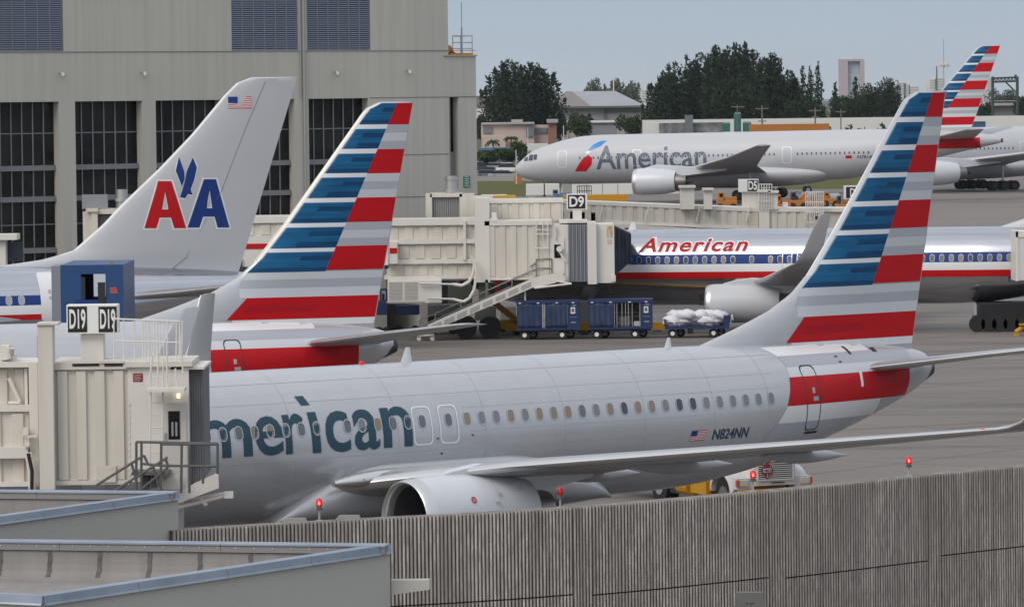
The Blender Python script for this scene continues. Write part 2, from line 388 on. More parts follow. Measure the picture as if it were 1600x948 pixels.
    def flagpatch(s, a0, z0, a1, z1, fn, lean=.1):
        fl = MB(); n = 13
        def q(x, z): return fn(x + lean * (z - z0), z)
        fl.cur = 0
        for i in range(n):
            fl.cur = 0 if i % 2 == 0 else 1; za, zb = z0 + (z1 - z0) * i / n, z0 + (z1 - z0) * (i + 1) / n
            fl.face([q(a0, za), q(a1, za), q(a1, zb), q(a0, zb)])
        am = a0 + (a1 - a0) * .4; zm = z0 + (z1 - z0) * 6 / 13; fl.cur = 2
        fl.face([p for p in (fn(a0 + lean * (zm - z0), zm, .004), fn(am + lean * (zm - z0), zm, .004), fn(am + lean * (z1 - z0), z1, .004), fn(a0 + lean * (z1 - z0), z1, .004))])
        return fl
    # ---- fin
    def fin(s, m, le=leading):
        sp_ = s.sp; s.fLE, s.fTE = lin(sp_['finLE']), lin(sp_['finTE']); s.fz0, s.fz1 = sp_['finz']; s.fH0, s.fH1 = sp_['finth']
        s.fLE0 = lin(sp_['finLE0']) if 'finLE0' in sp_ else s.fLE
        n = 46; K = 26; rings = []
        for i in range(n + 1):
            z = s.fz0 + (s.fz1 - s.fz0) * i / n
            rings.append([Vector((a, -y, z)) for a, y in s.finsec(z, K)])
        # rounded tip
        z = s.fz1 + .05; rings.append([Vector((a + .1, -y * .4, z)) for a, y in s.finsec(s.fz1, K)])
        mb = MB(); mb.loft(rings); s.finob = mb.build('fin', m, s.root, smooth=True, fixn=True)
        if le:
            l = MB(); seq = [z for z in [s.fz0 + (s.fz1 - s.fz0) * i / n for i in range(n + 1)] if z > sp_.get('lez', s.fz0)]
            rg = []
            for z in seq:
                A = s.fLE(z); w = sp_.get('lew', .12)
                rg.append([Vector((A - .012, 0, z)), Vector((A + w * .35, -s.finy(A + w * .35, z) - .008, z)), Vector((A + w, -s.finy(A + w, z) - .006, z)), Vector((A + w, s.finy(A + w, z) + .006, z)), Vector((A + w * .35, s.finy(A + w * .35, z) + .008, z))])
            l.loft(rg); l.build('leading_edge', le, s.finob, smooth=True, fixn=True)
    def finy(s, a, z):
        A0 = s.fLE(z); A1 = s.fTE(z); M0 = s.fLE0(z); H = s.fH0 + (s.fH1 - s.fH0) * (z - s.fz0) / (s.fz1 - s.fz0)
        x = max(0, min(1, (a - A0) / (A1 - A0)))
        g = 2.97 * math.sqrt(x) - 1.26 * x - 3.516 * x * x + 2.843 * x ** 3 - 1.015 * x ** 4 + .01
        return max(.004, H * g)
    def finsec(s, z, K):
        A0, A1 = s.fLE(z), s.fTE(z); xs = [.5 * (1 - math.cos(math.pi * i / K)) for i in range(K + 1)]
        up = [(A0 + (A1 - A0) * x, s.finy(A0 + (A1 - A0) * x, z)) for x in xs]
        return up + [(a, -y) for a, y in up[::-1][1:-1]]
    def finpatch(s, name, m, a0, a1, z0, z1, off=.006, parent=None):
        f0 = a0 if callable(a0) else (lambda z: a0); f1 = a1 if callable(a1) else (lambda z: a1); mb = MB()
        n = max(1, int((z1 - z0) / .16)); K = 22
        for side in (1, -1):
            g = []
            for i in range(n + 1):
                z = z0 + (z1 - z0) * i / n; A, B = f0(z), f1(z)
                g.append([mb.vv((A + (B - A) * j / K, -side * (s.finy(A + (B - A) * j / K, z) + off), z)) for j in range(K + 1)])
            for i in range(n):
                for j in range(K):
                    q = [g[i][j], g[i][j + 1], g[i + 1][j + 1], g[i + 1][j]]; mb.f.append(q if side == 1 else q[::-1]); mb.m.append(0)
        return mb.build(name, m, parent or s.finob, smooth=True)
    # ---- flying surfaces: list of sections (l, z, LE, TE, thickness, cant)
    def surface(s, name, secs, mats, side=1, K=14, parent=None, lefrac=.10, inc=0.):
        rings = []
        xs = [.5 * (1 - math.cos(math.pi * i / K)) for i in range(K + 1)]
        for (l, z, A0, A1, th, cant) in secs:
            nl, nz_ = -math.sin(cant), math.cos(cant)
            up = []; lo = []
            for x in xs:
                g = (2.97 * math.sqrt(x) - 1.26 * x - 3.516 * x * x + 2.843 * x ** 3 - 1.015 * x ** 4) * th / 2 + .002
                camb = .035 * (A1 - A0) * math.sin(math.pi * x) * .5
                for sg, L_ in ((1, up), (-1, lo)):
                    o = sg * g + camb; L_.append(Vector((A0 + (A1 - A0) * x, -side * (l + nl * o), z + nz_ * o - x * (A1 - A0) * inc)))
            rings.append(up + lo[::-1][1:-1])
        mb = MB(); mb.loft(rings); n = len(rings[0])
        # bare metal leading edge
        for idx in range(len(mb.f) - 2):
            j = idx % n
            x = xs[min(j, K)] if j <= K else xs[2 * K - j]
            j2 = (j + 1) % n; x2 = xs[j2] if j2 <= K else xs[2 * K - j2]
            if max(x, x2) < lefrac: mb.m[idx] = 1
        return mb.build(name, mats, parent or s.root, smooth=True, fixn=True)
    def lathe(s, prof, cx, cz, cl, n=48, flat=1., side=1):
        return [[Vector((a, -side * (cl + r * math.cos(2 * math.pi * i / n)), cz + r * math.sin(2 * math.pi * i / n) * (flat if math.sin(2 * math.pi * i / n) < 0 else 1))) for i in range(n)] for a, r in prof]
    def engine(s, a0, cl, cz, r, Ln, m, side=1, lip=leading, pylon=None, pm=None):
        k = r
        out = [(a0 + .02 * k, .86 * k), (a0, .89 * k), (a0 + .04 * k, .93 * k), (a0 + .16 * k, .965 * k), (a0 + .3 * k, .985 * k)]
        body = [(a0 + .3 * k, .985 * k), (a0 + .6 * k, k), (a0 + Ln * .45, 1.0 * k), (a0 + Ln * .7, .95 * k), (a0 + Ln * .88, .87 * k), (a0 + Ln, .78 * k), (a0 + Ln, .72 * k), (a0 + Ln * .9, .72 * k)]
        mb = MB(); mb.loft(s.lathe(body, 0, cz, cl, side=side, flat=.93), False, False); e = mb.build('engine', m, s.root, smooth=True)
        mb = MB(); mb.loft(s.lathe([(a0 + .3 * k, .80 * k), (a0 + .12 * k, .82 * k)] + out, 0, cz, cl, side=side, flat=.93), False, False); mb.build('inlet_lip', lip, e, smooth=True)
        mb = MB(); mb.loft(s.lathe([(a0 + 1.3 * k, .02), (a0 + 1.3 * k, .78 * k), (a0 + .3 * k, .80 * k)], 0, cz, cl, side=side, flat=.93), False, False); mb.build('inlet_duct', mat('inlet_duct', (.05, .05, .055), .6), e, smooth=True)
        mb = MB(); mb.loft(s.lathe([(a0 + 1.25 * k, .26 * k), (a0 + 1.1 * k, .22 * k), (a0 + .85 * k, .03 * k)], 0, cz, cl, n=24, side=side), True, True)
        for q in range(22):
            t = 2 * math.pi * q / 22; t2 = t + .2
            c0 = [Vector((a0 + 1.26 * k, -side * (cl + rr * k * math.cos(tt)), cz + rr * k * math.sin(tt) * .97)) for rr, tt in ((.24, t), (.77, t + .1), (.77, t2 + .06), (.24, t2))]
            mb.face(c0)
        mb.build('fan', mat('fan_metal', (.10, .10, .11), .4, .7), e)
        mb = MB(); mb.loft(s.lathe([(a0 + Ln * .85, .6 * k), (a0 + Ln + .15 * k, .56 * k), (a0 + Ln + .75 * k, .42 * k), (a0 + Ln + .75 * k, .38 * k), (a0 + Ln + .4 * k, .36 * k)], 0, cz, cl, side=side), False, False); mb.build('exhaust_nozzle', exh, e, smooth=True)
        mb = MB(); mb.loft(s.lathe([(a0 + Ln * .9, .3 * k), (a0 + Ln + .7 * k, .26 * k), (a0 + Ln + 1.25 * k, .05 * k)], 0, cz, cl, side=side), True, True); mb.build('exhaust_cone', darkmetal, e, smooth=True)
        if pylon:
            mb = MB(); rg = []
            for (a, zt, zb, w) in pylon: rg.append([Vector((a, -side * (cl - w), zb)), Vector((a, -side * (cl + w), zb)), Vector((a, -side * (cl + w), zt - .05)), Vector((a, -side * (cl + w * .4), zt)), Vector((a, -side * (cl - w * .4), zt)), Vector((a, -side * (cl - w), zt - .05))])
            mb.loft(rg); mb.build('pylon', pm or m, s.root, smooth=True, fixn=True)
        return e
    def gear(s, name, a, l, wheels, r, w, zs, m=None, hub=None):
        mb = MB(); mb.tube((a, -l, r), (a, -l, zs), .09 * r / .5 + .04, 10); mb.tube((a + .5 * r, -l, zs), (a, -l, r + .3), .05, 8)
        for da in {q[0] for q in wheels}: mb.tube((a + da, -l - w * 1.2, r), (a + da, -l + w * 1.2, r), .07, 8)
        g = mb.build(name, m or gal, s.root)
        for da, dl in wheels:
            t = MB(); c = Vector((a + da, -l - dl, r))
            prof = [(-w / 2, .55 * r), (-w / 2, .9 * r), (-w * .3, r), (w * .3, r), (w / 2, .9 * r), (w / 2, .55 * r)]
            rings = [[c + Vector((rr * math.cos(2 * math.pi * i / 24), y, rr * math.sin(2 * math.pi * i / 24))) for i in range(24)] for y, rr in prof]
            t.loft(rings, False, False); t.cur = 1; t.loft([[c + Vector((.55 * r * math.cos(2 * math.pi * i / 24), y, .55 * r * math.sin(2 * math.pi * i / 24))) for i in range(24)] for y in (-w * .4, w * .4)])
            t.build('wheel', [black, hub or gal], g, smooth=True)

ST737 = [(0, 3.02, 2.90, .06), (.15, 3.25, 2.62, .33), (.5, 3.5, 2.3, .62), (1, 3.82, 2.02, .92), (2, 4.42, 1.68, 1.32), (3, 4.98, 1.50, 1.60), (4, 5.26, 1.42, 1.76), (5, 5.37, 1.38, 1.84), (6.5, 5.42, 1.35, 1.88), (8, 5.43, 1.35, 1.88), (26, 5.43, 1.35, 1.88), (28, 5.43, 1.42, 1.87), (30, 5.40, 1.66, 1.78), (32, 5.36, 2.08, 1.58), (34, 5.28, 2.62, 1.26), (36, 5.18, 3.25, .86), (37.2, 5.02, 3.70, .56), (37.8, 4.86, 4.02, .36), (38.0, 4.7, 4.2, .22)]
FIN737 = dict(finLE=[(5.0, 27.6), (5.4, 28.9), (5.87, 30.4), (6.31, 31.62), (6.78, 32.52), (7.35, 33.18), (8.57, 34.20), (12.39, 37.1), (12.55, 37.28), (12.63, 37.55)], finTE=[(5.0, 37.36), (12.63, 38.86)], finz=(5.0, 12.63), finth=(.30, .085), lez=7.3, lew=.17)
Z_BLUE = [12.63, 11.91, 11.76, 11.09, 10.93, 10.27, 10.13, 9.44, 9.29, 8.60, 8.46, 7.76, 7.63, 6.96]
Z_RED = [12.63, 11.9, 11.07, 10.25, 9.44, 8.61, 7.81, 7.00]
def tail_livery(j, zmap=lambda z: z, brd=lin([(6.96, 35.6), (12.63, 38.26)]), red5=lambda z: 32.04 + (z - 5.35), amap=lambda a: a, cmp=.17, low=True):
    inv = [zmap(z) for z in Z_BLUE]
    leI = lambda z: j.fLE(z) + cmp * .8
    B = lambda z: brd(z); T_ = lambda z: j.fTE(z) - .03
    for i in range(0, 14, 2):
        z1, z0 = inv[i], inv[i + 1]
        j.finpatch('blue_stripe', blue1, leI, B, z0, z1)
        h = z1 - z0      # darker bars inside the blue
        j.finpatch('navy_bar', navyp, lambda z, q=i: leI(z) + (B(z) - leI(z)) * (.02 + .17 * (q % 4)), B, z0 + h * .04, z0 + h * (.30 if i % 4 else .22), off=.008)
        j.finpatch('navy_bar', navyp, lambda z, q=i: leI(z) + (B(z) - leI(z)) * (.55 - .1 * (q % 3)), B, z0 + h * .58, z0 + h * .80, off=.008)
        if i < 12: j.finpatch('white_stripe', white, leI, B, inv[i + 2], inv[i + 1])
    zr = [zmap(z) for z in Z_RED]
    for i in range(7):
        z1, z0 = zr[i], zr[i + 1]
        if i % 2 == 0: j.finpatch('red_block', red, B, T_, z0, z1)
        else:
            for k, mm in enumerate((greyband, lightband, greyband) if i != 3 else (lightband, greyband, lightband)):
                zz = z0 + (z1 - z0) * (2 - k) / 3; j.finpatch('grey_block', mm, B, T_, zz, zz + (z1 - z0) / 3)
    if low:
        e = lambda z: j.fLE(z) + cmp * 1.6
        seg = [(zmap(6.72), zmap(6.96), lightband), (zmap(6.43), zmap(6.72), greyband), (zmap(6.12), zmap(6.43), palegrey)]
        for z0, z1, mm in seg:
            j.finpatch('grey_band', mm, lambda z: max(j.fLE(z) + .25, amap(32.5) if mm is not palegrey else amap(32.55)), T_, z0, z1)
        j.finpatch('red_band', red, red5, T_, zmap(5.38), zmap(6.12))
        j.finpatch('red_bar', crimson, lambda z: red5(z) + .3, lambda z: T_(z) - 2.2, zmap(5.62), zmap(5.86), off=.008)
        j.finpatch('white_band', white, lambda z: red5(zmap(5.38)) + .2, T_, zmap(5.16), zmap(5.375))

def wing737(j, tipa, side=1, m=greywing, wlm=palegrey, wdm=None):
    LE = lin([(1.5, 14.3), (2.6, 15.1), (6, 17.0), (16.9, tipa)]); TE = lin([(1.5, 21.3), (5.8, 21.4), (16.9, tipa + 1.45)])
    Z = lin([(1.5, 2.30), (6, 2.93), (16.9, 4.05)])
    secs = [(l, Z(l), LE(l), TE(l), (TE(l) - LE(l)) * (.12 if l < 5 else .088), R(6)) for l in (1.5, 2.6, 3.8, 5, 6, 7.5, 9, 11, 13, 15, 16.3, 16.9)]
    j.surface('wing', secs, [m, leading], side, inc=.06, lefrac=.055)
    w = [(16.9, 4.05, tipa, tipa + 1.45, .15, R(6)), (17.15, 4.10, tipa + .18, tipa + 1.5, .13, R(20)), (17.4, 4.24, tipa + .38, tipa + 1.56, .12, R(42)), (17.6, 4.5, tipa + .60, tipa + 1.66, .11, R(62)), (17.74, 4.9, tipa + .84, tipa + 1.78, .09, R(74)), (17.95, 5.8, tipa + 1.28, tipa + 2.02, .07, R(79)), (18.12, 6.6, tipa + 1.68, tipa + 2.24, .05, R(80)), (18.13, 6.65, tipa + 1.9, tipa + 2.25, .02, R(80))]
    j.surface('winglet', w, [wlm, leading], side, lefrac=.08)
    for l, da, ln, dz in ((7.6, -2.2, 3.6, .50), (10.8, -1.7, 3.1, .42), (4.6, -1.8, 3.2, .48)):
        a0 = TE(l) + da; zc = Z(l) - .28; rg = []
        for i in range(13):
            t = i / 12; r = (math.sin(math.pi * .5 * min(1, t / .45)) ** .75 + .03) if t < .45 else max(.06, 1 - ((t - .45) / .55) ** 1.9)
            rg.append([Vector((a0 + ln * t, -side * (l + .15 * r * math.cos(2 * math.pi * q / 16)), zc + .06 - .14 * t + dz * .48 * r * math.sin(2 * math.pi * q / 16))) for q in range(16)])
        mb = MB(); mb.loft(rg); mb.build('flap_fairing', m if wdm is None else wdm, j.root, smooth=True, fixn=True)
def tail737(j, side, m=greywing, dt=0.):
    j.surface('tailplane', [(.5, 4.50, 34.35, 37.45, .30, R(7)), (1.2, 4.60, 34.8, 37.55, .27, R(7)), (4, 4.98, 36.3, 38.2, .19, R(7)), (7.0, 5.36, 37.85 + dt, 38.95 + dt, .10, R(7)), (7.17, 5.38, 38.1 + dt, 38.97 + dt, .04, R(7))], [m, leading], side)
def common737(j, tipa, body, m_eng, wingm=greywing, wlm=palegrey, ea=13.93, er=1.06, tip2=None):
    for sd in (1, -1):
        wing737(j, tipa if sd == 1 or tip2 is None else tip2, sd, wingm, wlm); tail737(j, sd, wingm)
        j.engine(ea, 4.83, .54 + er, er, 3.95, m_eng, sd, pylon=[(ea + .9, 2.70, 2.55, .03), (ea + 1.5, 2.86, 2.5, .14), (ea + 2.4, 2.98, 2.3, .20), (ea + 3.6, 2.9, 2.1, .20), (ea + 5, 2.75, 2.2, .16), (ea + 6.4, 2.6, 2.4, .05)])
    # wing to body fairing
    rg = []
    for i in range(31):
        t = i / 30; a = 12.9 + 11.6 * t; up = min(1, t / .30); g = math.sin(up * math.pi / 2) ** .8 if t < .30 else (1 if t < .62 else max(.0, math.cos((t - .62) / .38 * math.pi / 2)) ** .7)
        n = 48; tp = 1.5 + 1.72 * g; bt = 1.36 - .24 * g; W = 1.35 + .76 * g; zc, hh = (tp + bt) / 2, (tp - bt) / 2; sg = lambda v: (1 if v > 0 else -1) * abs(v) ** .80
        rg.append([Vector((a, -W * sg(math.cos(2 * math.pi * q / n)), zc + hh * sg(math.sin(2 * math.pi * q / n)))) for q in range(n)])
    mb = MB(); mb.loft(rg); mb.build('wing_fairing', body, j.root, smooth=True, fixn=True)
    j.gear('main_gear', 20.4, 2.86, [(0, .43), (0, -.43)], .56, .36, 2.4); j.gear('main_gear', 20.4, -2.86, [(0, .43), (0, -.43)], .56, .36, 2.4)
    j.gear('nose_gear', 4.1, 0, [(0, .2), (0, -.2)], .34, .2, 1.7)
    mb = MB(); c = []
    for i in range(9):
        t = i / 8; c.append([Vector((37.55 + .62 * t, -(.40 - .24 * t) * math.cos(2 * math.pi * q / 16), 4.26 + .12 * t + (.38 - .16 * t) * math.sin(2 * math.pi * q / 16))) for q in range(16)])
    mb.loft(c, True, True); mb.build('exhaust_port', darkmetal, j.root, smooth=True)
    cw = MB(); j.patch('', None, 1.75, 2.35, 3.98, 4.32, mb=cw); j.patch('', None, 2.42, 2.95, 4.0, 4.55, mb=cw); cw.build('cockpit_window', panedark, j.root, smooth=True)
def aft737(j, full=True):
    bd = lin([(2.2, 29.2), (2.7, 29.9), (3.11, 30.37), (3.62, 30.8), (4.1, 31.0), (4.46, 31.1), (4.83, 31.16), (5.1, 31.05), (5.42, 30.7)])
    for nm, mm, z0, z1, off in (('white_band', white, 5.06, 5.30, .007), ('grey_band', greyband, 4.74, 5.06, .007), ('white_band', palegrey, 4.47, 4.74, .007), ('red_band', red, 3.66, 4.47, .008), ('white_band', white, 3.18, 3.66, .007), ('grey_band', greyband, 2.75, 3.18, .007)):
        end = {5.06: 34.5, 4.74: 36.2, 4.47: 36.4, 3.66: 36.0, 3.18: 34.6, 2.75: 33.4}[z0]
        def fe(z, end=end):
            a = end + .6
            while a > 30 and (j.bot(a) > z - .04): a -= .05
            return min(a, end + .6)
        j.patch(nm, mm, bd, fe, z0, z1, off)
    j.patch('red_bar', crimson, lambda z: 34.6, lambda z: 35.9, 4.1, 4.46, .010)
def door(j, a0, a1, z0, z1, m, lean=0, handle=True, r=.12, name='door', t=.03):
    mb = MB(); o = j.outline(name, m, a0, a1, z0, z1, lean=lean, r=r, t=t)
    if handle:
        h = MB(); j.patch('', None, (a0 + a1) / 2 - .02 + lean * .9, a1 - .1 + lean * .9, z0 + .86, z0 + .98, .016, mb=h); j.patch('', None, (a0 + a1) / 2 - .03 + lean * 1.1, (a0 + a1) / 2 + .08 + lean * 1.1, z0 + 1.08, z0 + 1.24, .016, mb=h)
        h.build('handle', gal, o)
    return o

# --- main jet in the foreground
M = Jet('airliner', (-17.2308, 118.3729, 0), .6748, 'nearest jet, silver grey with striped tail, registration N824NN and large slate titles', dict(st=ST737, **FIN737))
M.fuselage(silver); M.fin(silver); tail_livery(M); aft737(M); common737(M, 24.25, silver, palegrey, wlm=mat('winglet_shade_grey', (.25, .255, .26), .5), ea=14.5, er=1.10, tip2=22.45)  # winglets in a darker grey, shade on their inner face put into colour
shades = 'dbbbgbgbgbbdbb'  # left to right tone pattern is approximated below
tones = {-17: 'p', -16: 'p', -15: 'p', -14: 'b', -13: 'b', -12: 'g', -11: 'p', -10: 'b', -8: 'p', -6: 'b', -5: 'p', -4: 'p', -3: 'p', -1: 'p', 0: 'b', 1: 'g', 2: 'g', 3: 'b', 4: 'g', 5: 'b', 6: 'b', 7: 'b', 8: 'p', 9: 'g', 10: 'b', 11: 'd', 12: 'b', 13: 'b', 14: 'g', 15: 'd', 16: 'd', 17: 'g', 18: 'g', 19: 'g', 20: 'g', 21: 'g', 22: 'g'}
TM = {'p': pane, 'b': panebeige, 'g': panegrey, 'd': panedark}
wx = {i: 19 + i * .508 for i in range(-24, 23) if i not in (-9, -7, -2)}; wx[-7] = 19 - 7.05 * .508; wx[-3] = 17.45; wx[-1] = 18.35
for i, a in wx.items(): M.window(a, 3.92, .225, .345, TM[tones.get(i, 'g')])
for a in (17.45, 18.35):
    door(M, a - .33, a + .33, 3.28, 4.33, white, 0, False, .14, 'exit_door', .045)
def seams(j, rings, rows, m, w=.014):
    mb = MB()
    for a in rings:
        n = 40; t, b = j.top(a), j.bot(a); g = []
        for i in range(n + 1):
            z = b + (t - b) * (.5 - .5 * math.cos(math.pi * i / n)); g.append((mb.vv(j.surf(a, z, .005)), mb.vv(j.surf(a + w, z, .005))))
        for i in range(n): mb.f.append([g[i][0], g[i][1], g[i + 1][1], g[i + 1][0]]); mb.m.append(0)
    for (a0, a1, z) in rows:
        n = max(2, int((a1 - a0) / .5)); g = [(mb.vv(j.surf(a0 + (a1 - a0) * i / n, z, .005)), mb.vv(j.surf(a0 + (a1 - a0) * i / n, z + w, .005))) for i in range(n + 1)]
        for i in range(n): mb.f.append([g[i][0], g[i + 1][0], g[i + 1][1], g[i][1]]); mb.m.append(0)
    mb.build('panel_seam', m, j.root)
seamm = mat('seam_shade_grey', (.425, .432, .448), .4)  # seam strips darker than the skin, shadow of the gaps painted on
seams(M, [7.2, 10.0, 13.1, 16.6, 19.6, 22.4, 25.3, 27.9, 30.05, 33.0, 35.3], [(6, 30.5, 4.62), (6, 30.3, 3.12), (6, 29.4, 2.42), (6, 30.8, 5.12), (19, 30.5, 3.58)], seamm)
seams(M, [], [(18.9, 30.6, 4.22)], mat('seam_faint', (.44, .447, .463), .4))
# title letters, each fitted to its own place
for ch, a0, z0, a1, z1 in (('A', 7.6, 3.3, 9.9, 4.95), ('m', 10.11, 3.31, 11.78, 4.30), ('e', 11.89, 3.29, 12.80, 4.32), ('r', 12.86, 3.29, 13.52, 4.34), ('c', 14.19, 3.25, 15.0, 4.34), ('a', 15.13, 3.26, 15.98, 4.34), ('n', 16.10, 3.28, 17.08, 4.36)):
    M.title('letter', ch, (a0, z0, a1, z1), slate, bold=.014)
mb = MB(); M.patch('', None, lambda z: 13.70 + (4.35 - z) * .03, lambda z: 13.98 + (4.35 - z) * .03, 3.27, 4.35, .012, mb=mb)
M.patch('', None, lambda z: 13.50 + (4.77 - z) * .42, lambda z: 13.78 + (4.77 - z) * .42, 4.53, 4.77, .012, mb=mb); mb.build('letter', slate, M.root)
M.title('registration', 'N824NN', (27.83, 2.86, 29.27, 3.16), slate, bold=.02, shear=.18)
M.flagpatch(26.97, 2.87, 27.53, 3.16, lambda x, z, o=0: M.surf(x, z, .012 + o), lean=.25).build('flag', [red, white, oldblue], M.root)
door(M, 31.68, 32.30, 2.90, 4.78, darkmetal, -.03, True, .14, t=.035)
mb = MB(); M.patch('', None, 31.75, 32.35, 2.80, 2.87, .014, mb=mb); mb.build('door_sill', blackp, M.root)
for a, h in ((18.1, .42), (27.6, .3)):
    mb = MB(); z = M.top(a) - .02; mb.loft([[(a, -.03, z), (a + .4 * h, 0, z + .0), (a + h * .95, -.03, z), (a + .5 * h, -.06, z)], [(a + .45 * h, -.025, z + h), (a + .6 * h, -.015, z + h), (a + .8 * h, -.025, z + h), (a + .6 * h, -.035, z + h)]]); mb.build('antenna', white, M.root)
mb = MB(); mb.loft([[(16.8 + r * math.cos(q * .7854), r * math.sin(q * .7854), 5.40 + h) for q in range(8)] for r, h in ((.07, 0), (.07, .07), (.04, .12))]); mb.build('beacon', redglass, M.root)
def nac(a, z, off=.012, cz=1.64, rr=1.105): return Vector((a, -(4.83 + math.sqrt(max(0, rr * rr - (z - cz) ** 2)) + off), z))
def ringmark(name, a, z, r0, r1, m, sl=False):
    mb = MB(); n = 16
    for i in range(n):
        t0, t1 = 6.2832 * i / n, 6.2832 * (i + 1) / n; mb.face([nac(a + r1 * math.cos(t0), z + r1 * math.sin(t0)), nac(a + r1 * math.cos(t1), z + r1 * math.sin(t1)), nac(a + r0 * math.cos(t1), z + r0 * math.sin(t1)), nac(a + r0 * math.cos(t0), z + r0 * math.sin(t0))])
    if sl: mb.face([nac(a - r0 * .8, z + r0 * .6), nac(a - r0 * .5, z + r0 * .8), nac(a + r0 * .8, z - r0 * .6), nac(a + r0 * .5, z - r0 * .8)])
    mb.build(name, m, M.root)
ringmark('warning_mark', 16.05, 2.12, .055, .085, red, True)
for q_, (a_, z_) in enumerate(((16.9, 2.2), (16.75, 1.98), (17.7, 2.3), (16.4, 1.75))):
    mb = MB(); mb.face([nac(a_, z_), nac(a_ + .13, z_ + .01), nac(a_ + .15, z_ + .05), nac(a_ + .02, z_ + .055)]); mb.build('scuff', mat('scuff_grey', (.33, .34, .35), .6), M.root)
mb = MB()
for (x0_, x1_, z0_, z1_) in ((16.55, 16.75, 1.60, 1.64), (16.63, 16.67, 1.54, 1.72)): mb.face([nac(x0_, z0_), nac(x1_, z0_), nac(x1_, z1_), nac(x0_, z1_)])
mb.build('jack_mark', red, M.root)
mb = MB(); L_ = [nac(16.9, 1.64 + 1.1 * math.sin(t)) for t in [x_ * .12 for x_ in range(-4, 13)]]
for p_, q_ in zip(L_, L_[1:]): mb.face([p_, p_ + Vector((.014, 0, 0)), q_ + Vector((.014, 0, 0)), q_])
mb.build('cowl_seam', mat('seam_shade_grey', (.425, .432, .448), .4), M.root)
# landing light fairing in the wing root
mb = MB(); rg = []
for i in range(13):
    t = i / 12; r = math.sin(math.pi * (.08 + .86 * t)) ** .7
    rg.append([Vector((14.2 + 2.3 * t, -(2.15 + .55 * t + .25 * r * math.cos(2 * math.pi * q / 16)), 2.45 + .22 * t + .2 * r * math.sin(2 * math.pi * q / 16))) for q in range(16)])
mb.loft(rg); fo = mb.build('landing_light_fairing', leading, M.root, smooth=True, fixn=True)
mb = MB(); rg = []
for i in range(9):
    t = i / 8; r = math.sin(math.pi * (.06 + .88 * t)) ** .6
    rg.append([Vector((14.75 + .65 * t, -(2.42 + .10 * t + .12 * r * math.cos(2 * math.pi * q / 12)), 2.52 + .05 * t + .10 * r * math.sin(2 * math.pi * q / 12))) for q in range(12)])
mb.loft(rg); mb.build('lamp_glass', mat('lamp_glass', (.08, .08, .09), .08, .3), fo, smooth=True, fixn=True)
# small fuselage bits
for a, z, w, h in ((18.05 + .0, 3.0, .06, .05), (19.1, 3.45, .07, .04), (17.9, 3.42, .07, .04), (34.1, 4.98, .12, .22), (35.2, 5.0, .2, .12), (33.4, 4.93, .12, .04), (33.45, 4.78, .12, .04)):
    mb = MB(); M.patch('', None, a, a + w, z, z + h, .014, mb=mb); mb.build('vent', darkmetal, M.root)
mb = MB(); M.patch('', None, 34.15, 34.27, 4.05, 4.5, .016, mb=mb); mb.build('drain_strip', white, M.root)
for px_ in (23.2,):
    l = 16.2; mb = MB(); mb.box(24.10, -16.62, 4.035, 24.2, -16.48, 4.07); mb.build('navigation_light', redglass, M.root)

# --- second jet with the same tail, behind the near boarding bridge
Dj = Jet('airliner', (-39.961, 148.749, 0), .34, 'silver grey jet second from the front, striped tail just right of the plain lettered tail', dict(st=ST737, **FIN737), pitch=-.0035)
Dj.fuselage(silver); Dj.fin(silver, mat('warm_lit_leading_edge', (.70, .66, .58), .4)); tail_livery(Dj); aft737(Dj); common737(Dj, 23.9, silver, palegrey)  # fin edge tinted cream, warm sunlight put into its colour
door(Dj, 31.7, 32.32, 2.90, 4.78, darkmetal, -.03, True, .14, t=.035)
for i in range(30): Dj.window(14 + i * .508, 3.92, .225, .345, panegrey)
Dj.title('lettering', 'American', (7.6, 3.2, 17.1, 4.9), slate, bold=.04)

# --- polished silver jet at gate D9
Sj = Jet('airliner', (-2.386, 257.639, 0), -.2, 'polished metal jet with red slanted titles and red, white and blue side stripes', dict(st=ST737, **FIN737), pitch=.003)
Sj.fuselage(chrome); Sj.fin(oldgrey); common737(Sj, 20.1, chrome, oldgrey, greywing, mat('old_winglet_grey', (.27, .27, .28), .5))
def cheat(j, z_b1, z_b0, z_w0, z_r0, a0, a1):
    mb = MB(); j.patch('', None, a0, a1, z_b0, z_b1, .007, mb=mb); mb.build('blue_stripe', oldblue, j.root, smooth=True)
    mb = MB(); j.patch('', None, a0, a1, z_w0, z_b0, .007, mb=mb); mb.build('white_stripe', white, j.root, smooth=True)
    mb = MB(); j.patch('', None, a0, a1, z_r0, z_w0, .007, mb=mb); mb.build('red_stripe', oldred, j.root, smooth=True)
cheat(Sj, 4.13, 3.61, 3.20, 2.84, 3.5, 36)
for i in range(46):
    if i in (13, 15): continue
    Sj.window(8.78 + i * .508, 3.83, .23, .36, [panegrey, pane, panebeige, pane, panedark][(i * 7) % 5] if i > 3 else panedark, leading)
for nm, mm, g, off in (('lettering_outline', white, .075, .010), ('lettering', mat('title_red', (.38, .003, .006), .4, 0, .2), .022, .016)):
    d = .055 if g > .06 else 0
    Sj.title(nm, 'American', (9.72 - d, 4.27 - d, 15.66 + d, 5.0 + d), mm, off=off, bold=g, shear=.28, space=1.14)
for a in (17.8, 18.6): door(Sj, a - .27, a + .27, 3.25, 4.25, leading, 0, False, .1, 'exit_door', .04)
Sj.title('registration', 'N912AN', (29.55, 2.55, 31.2, 2.85), oldblue, bold=.02)
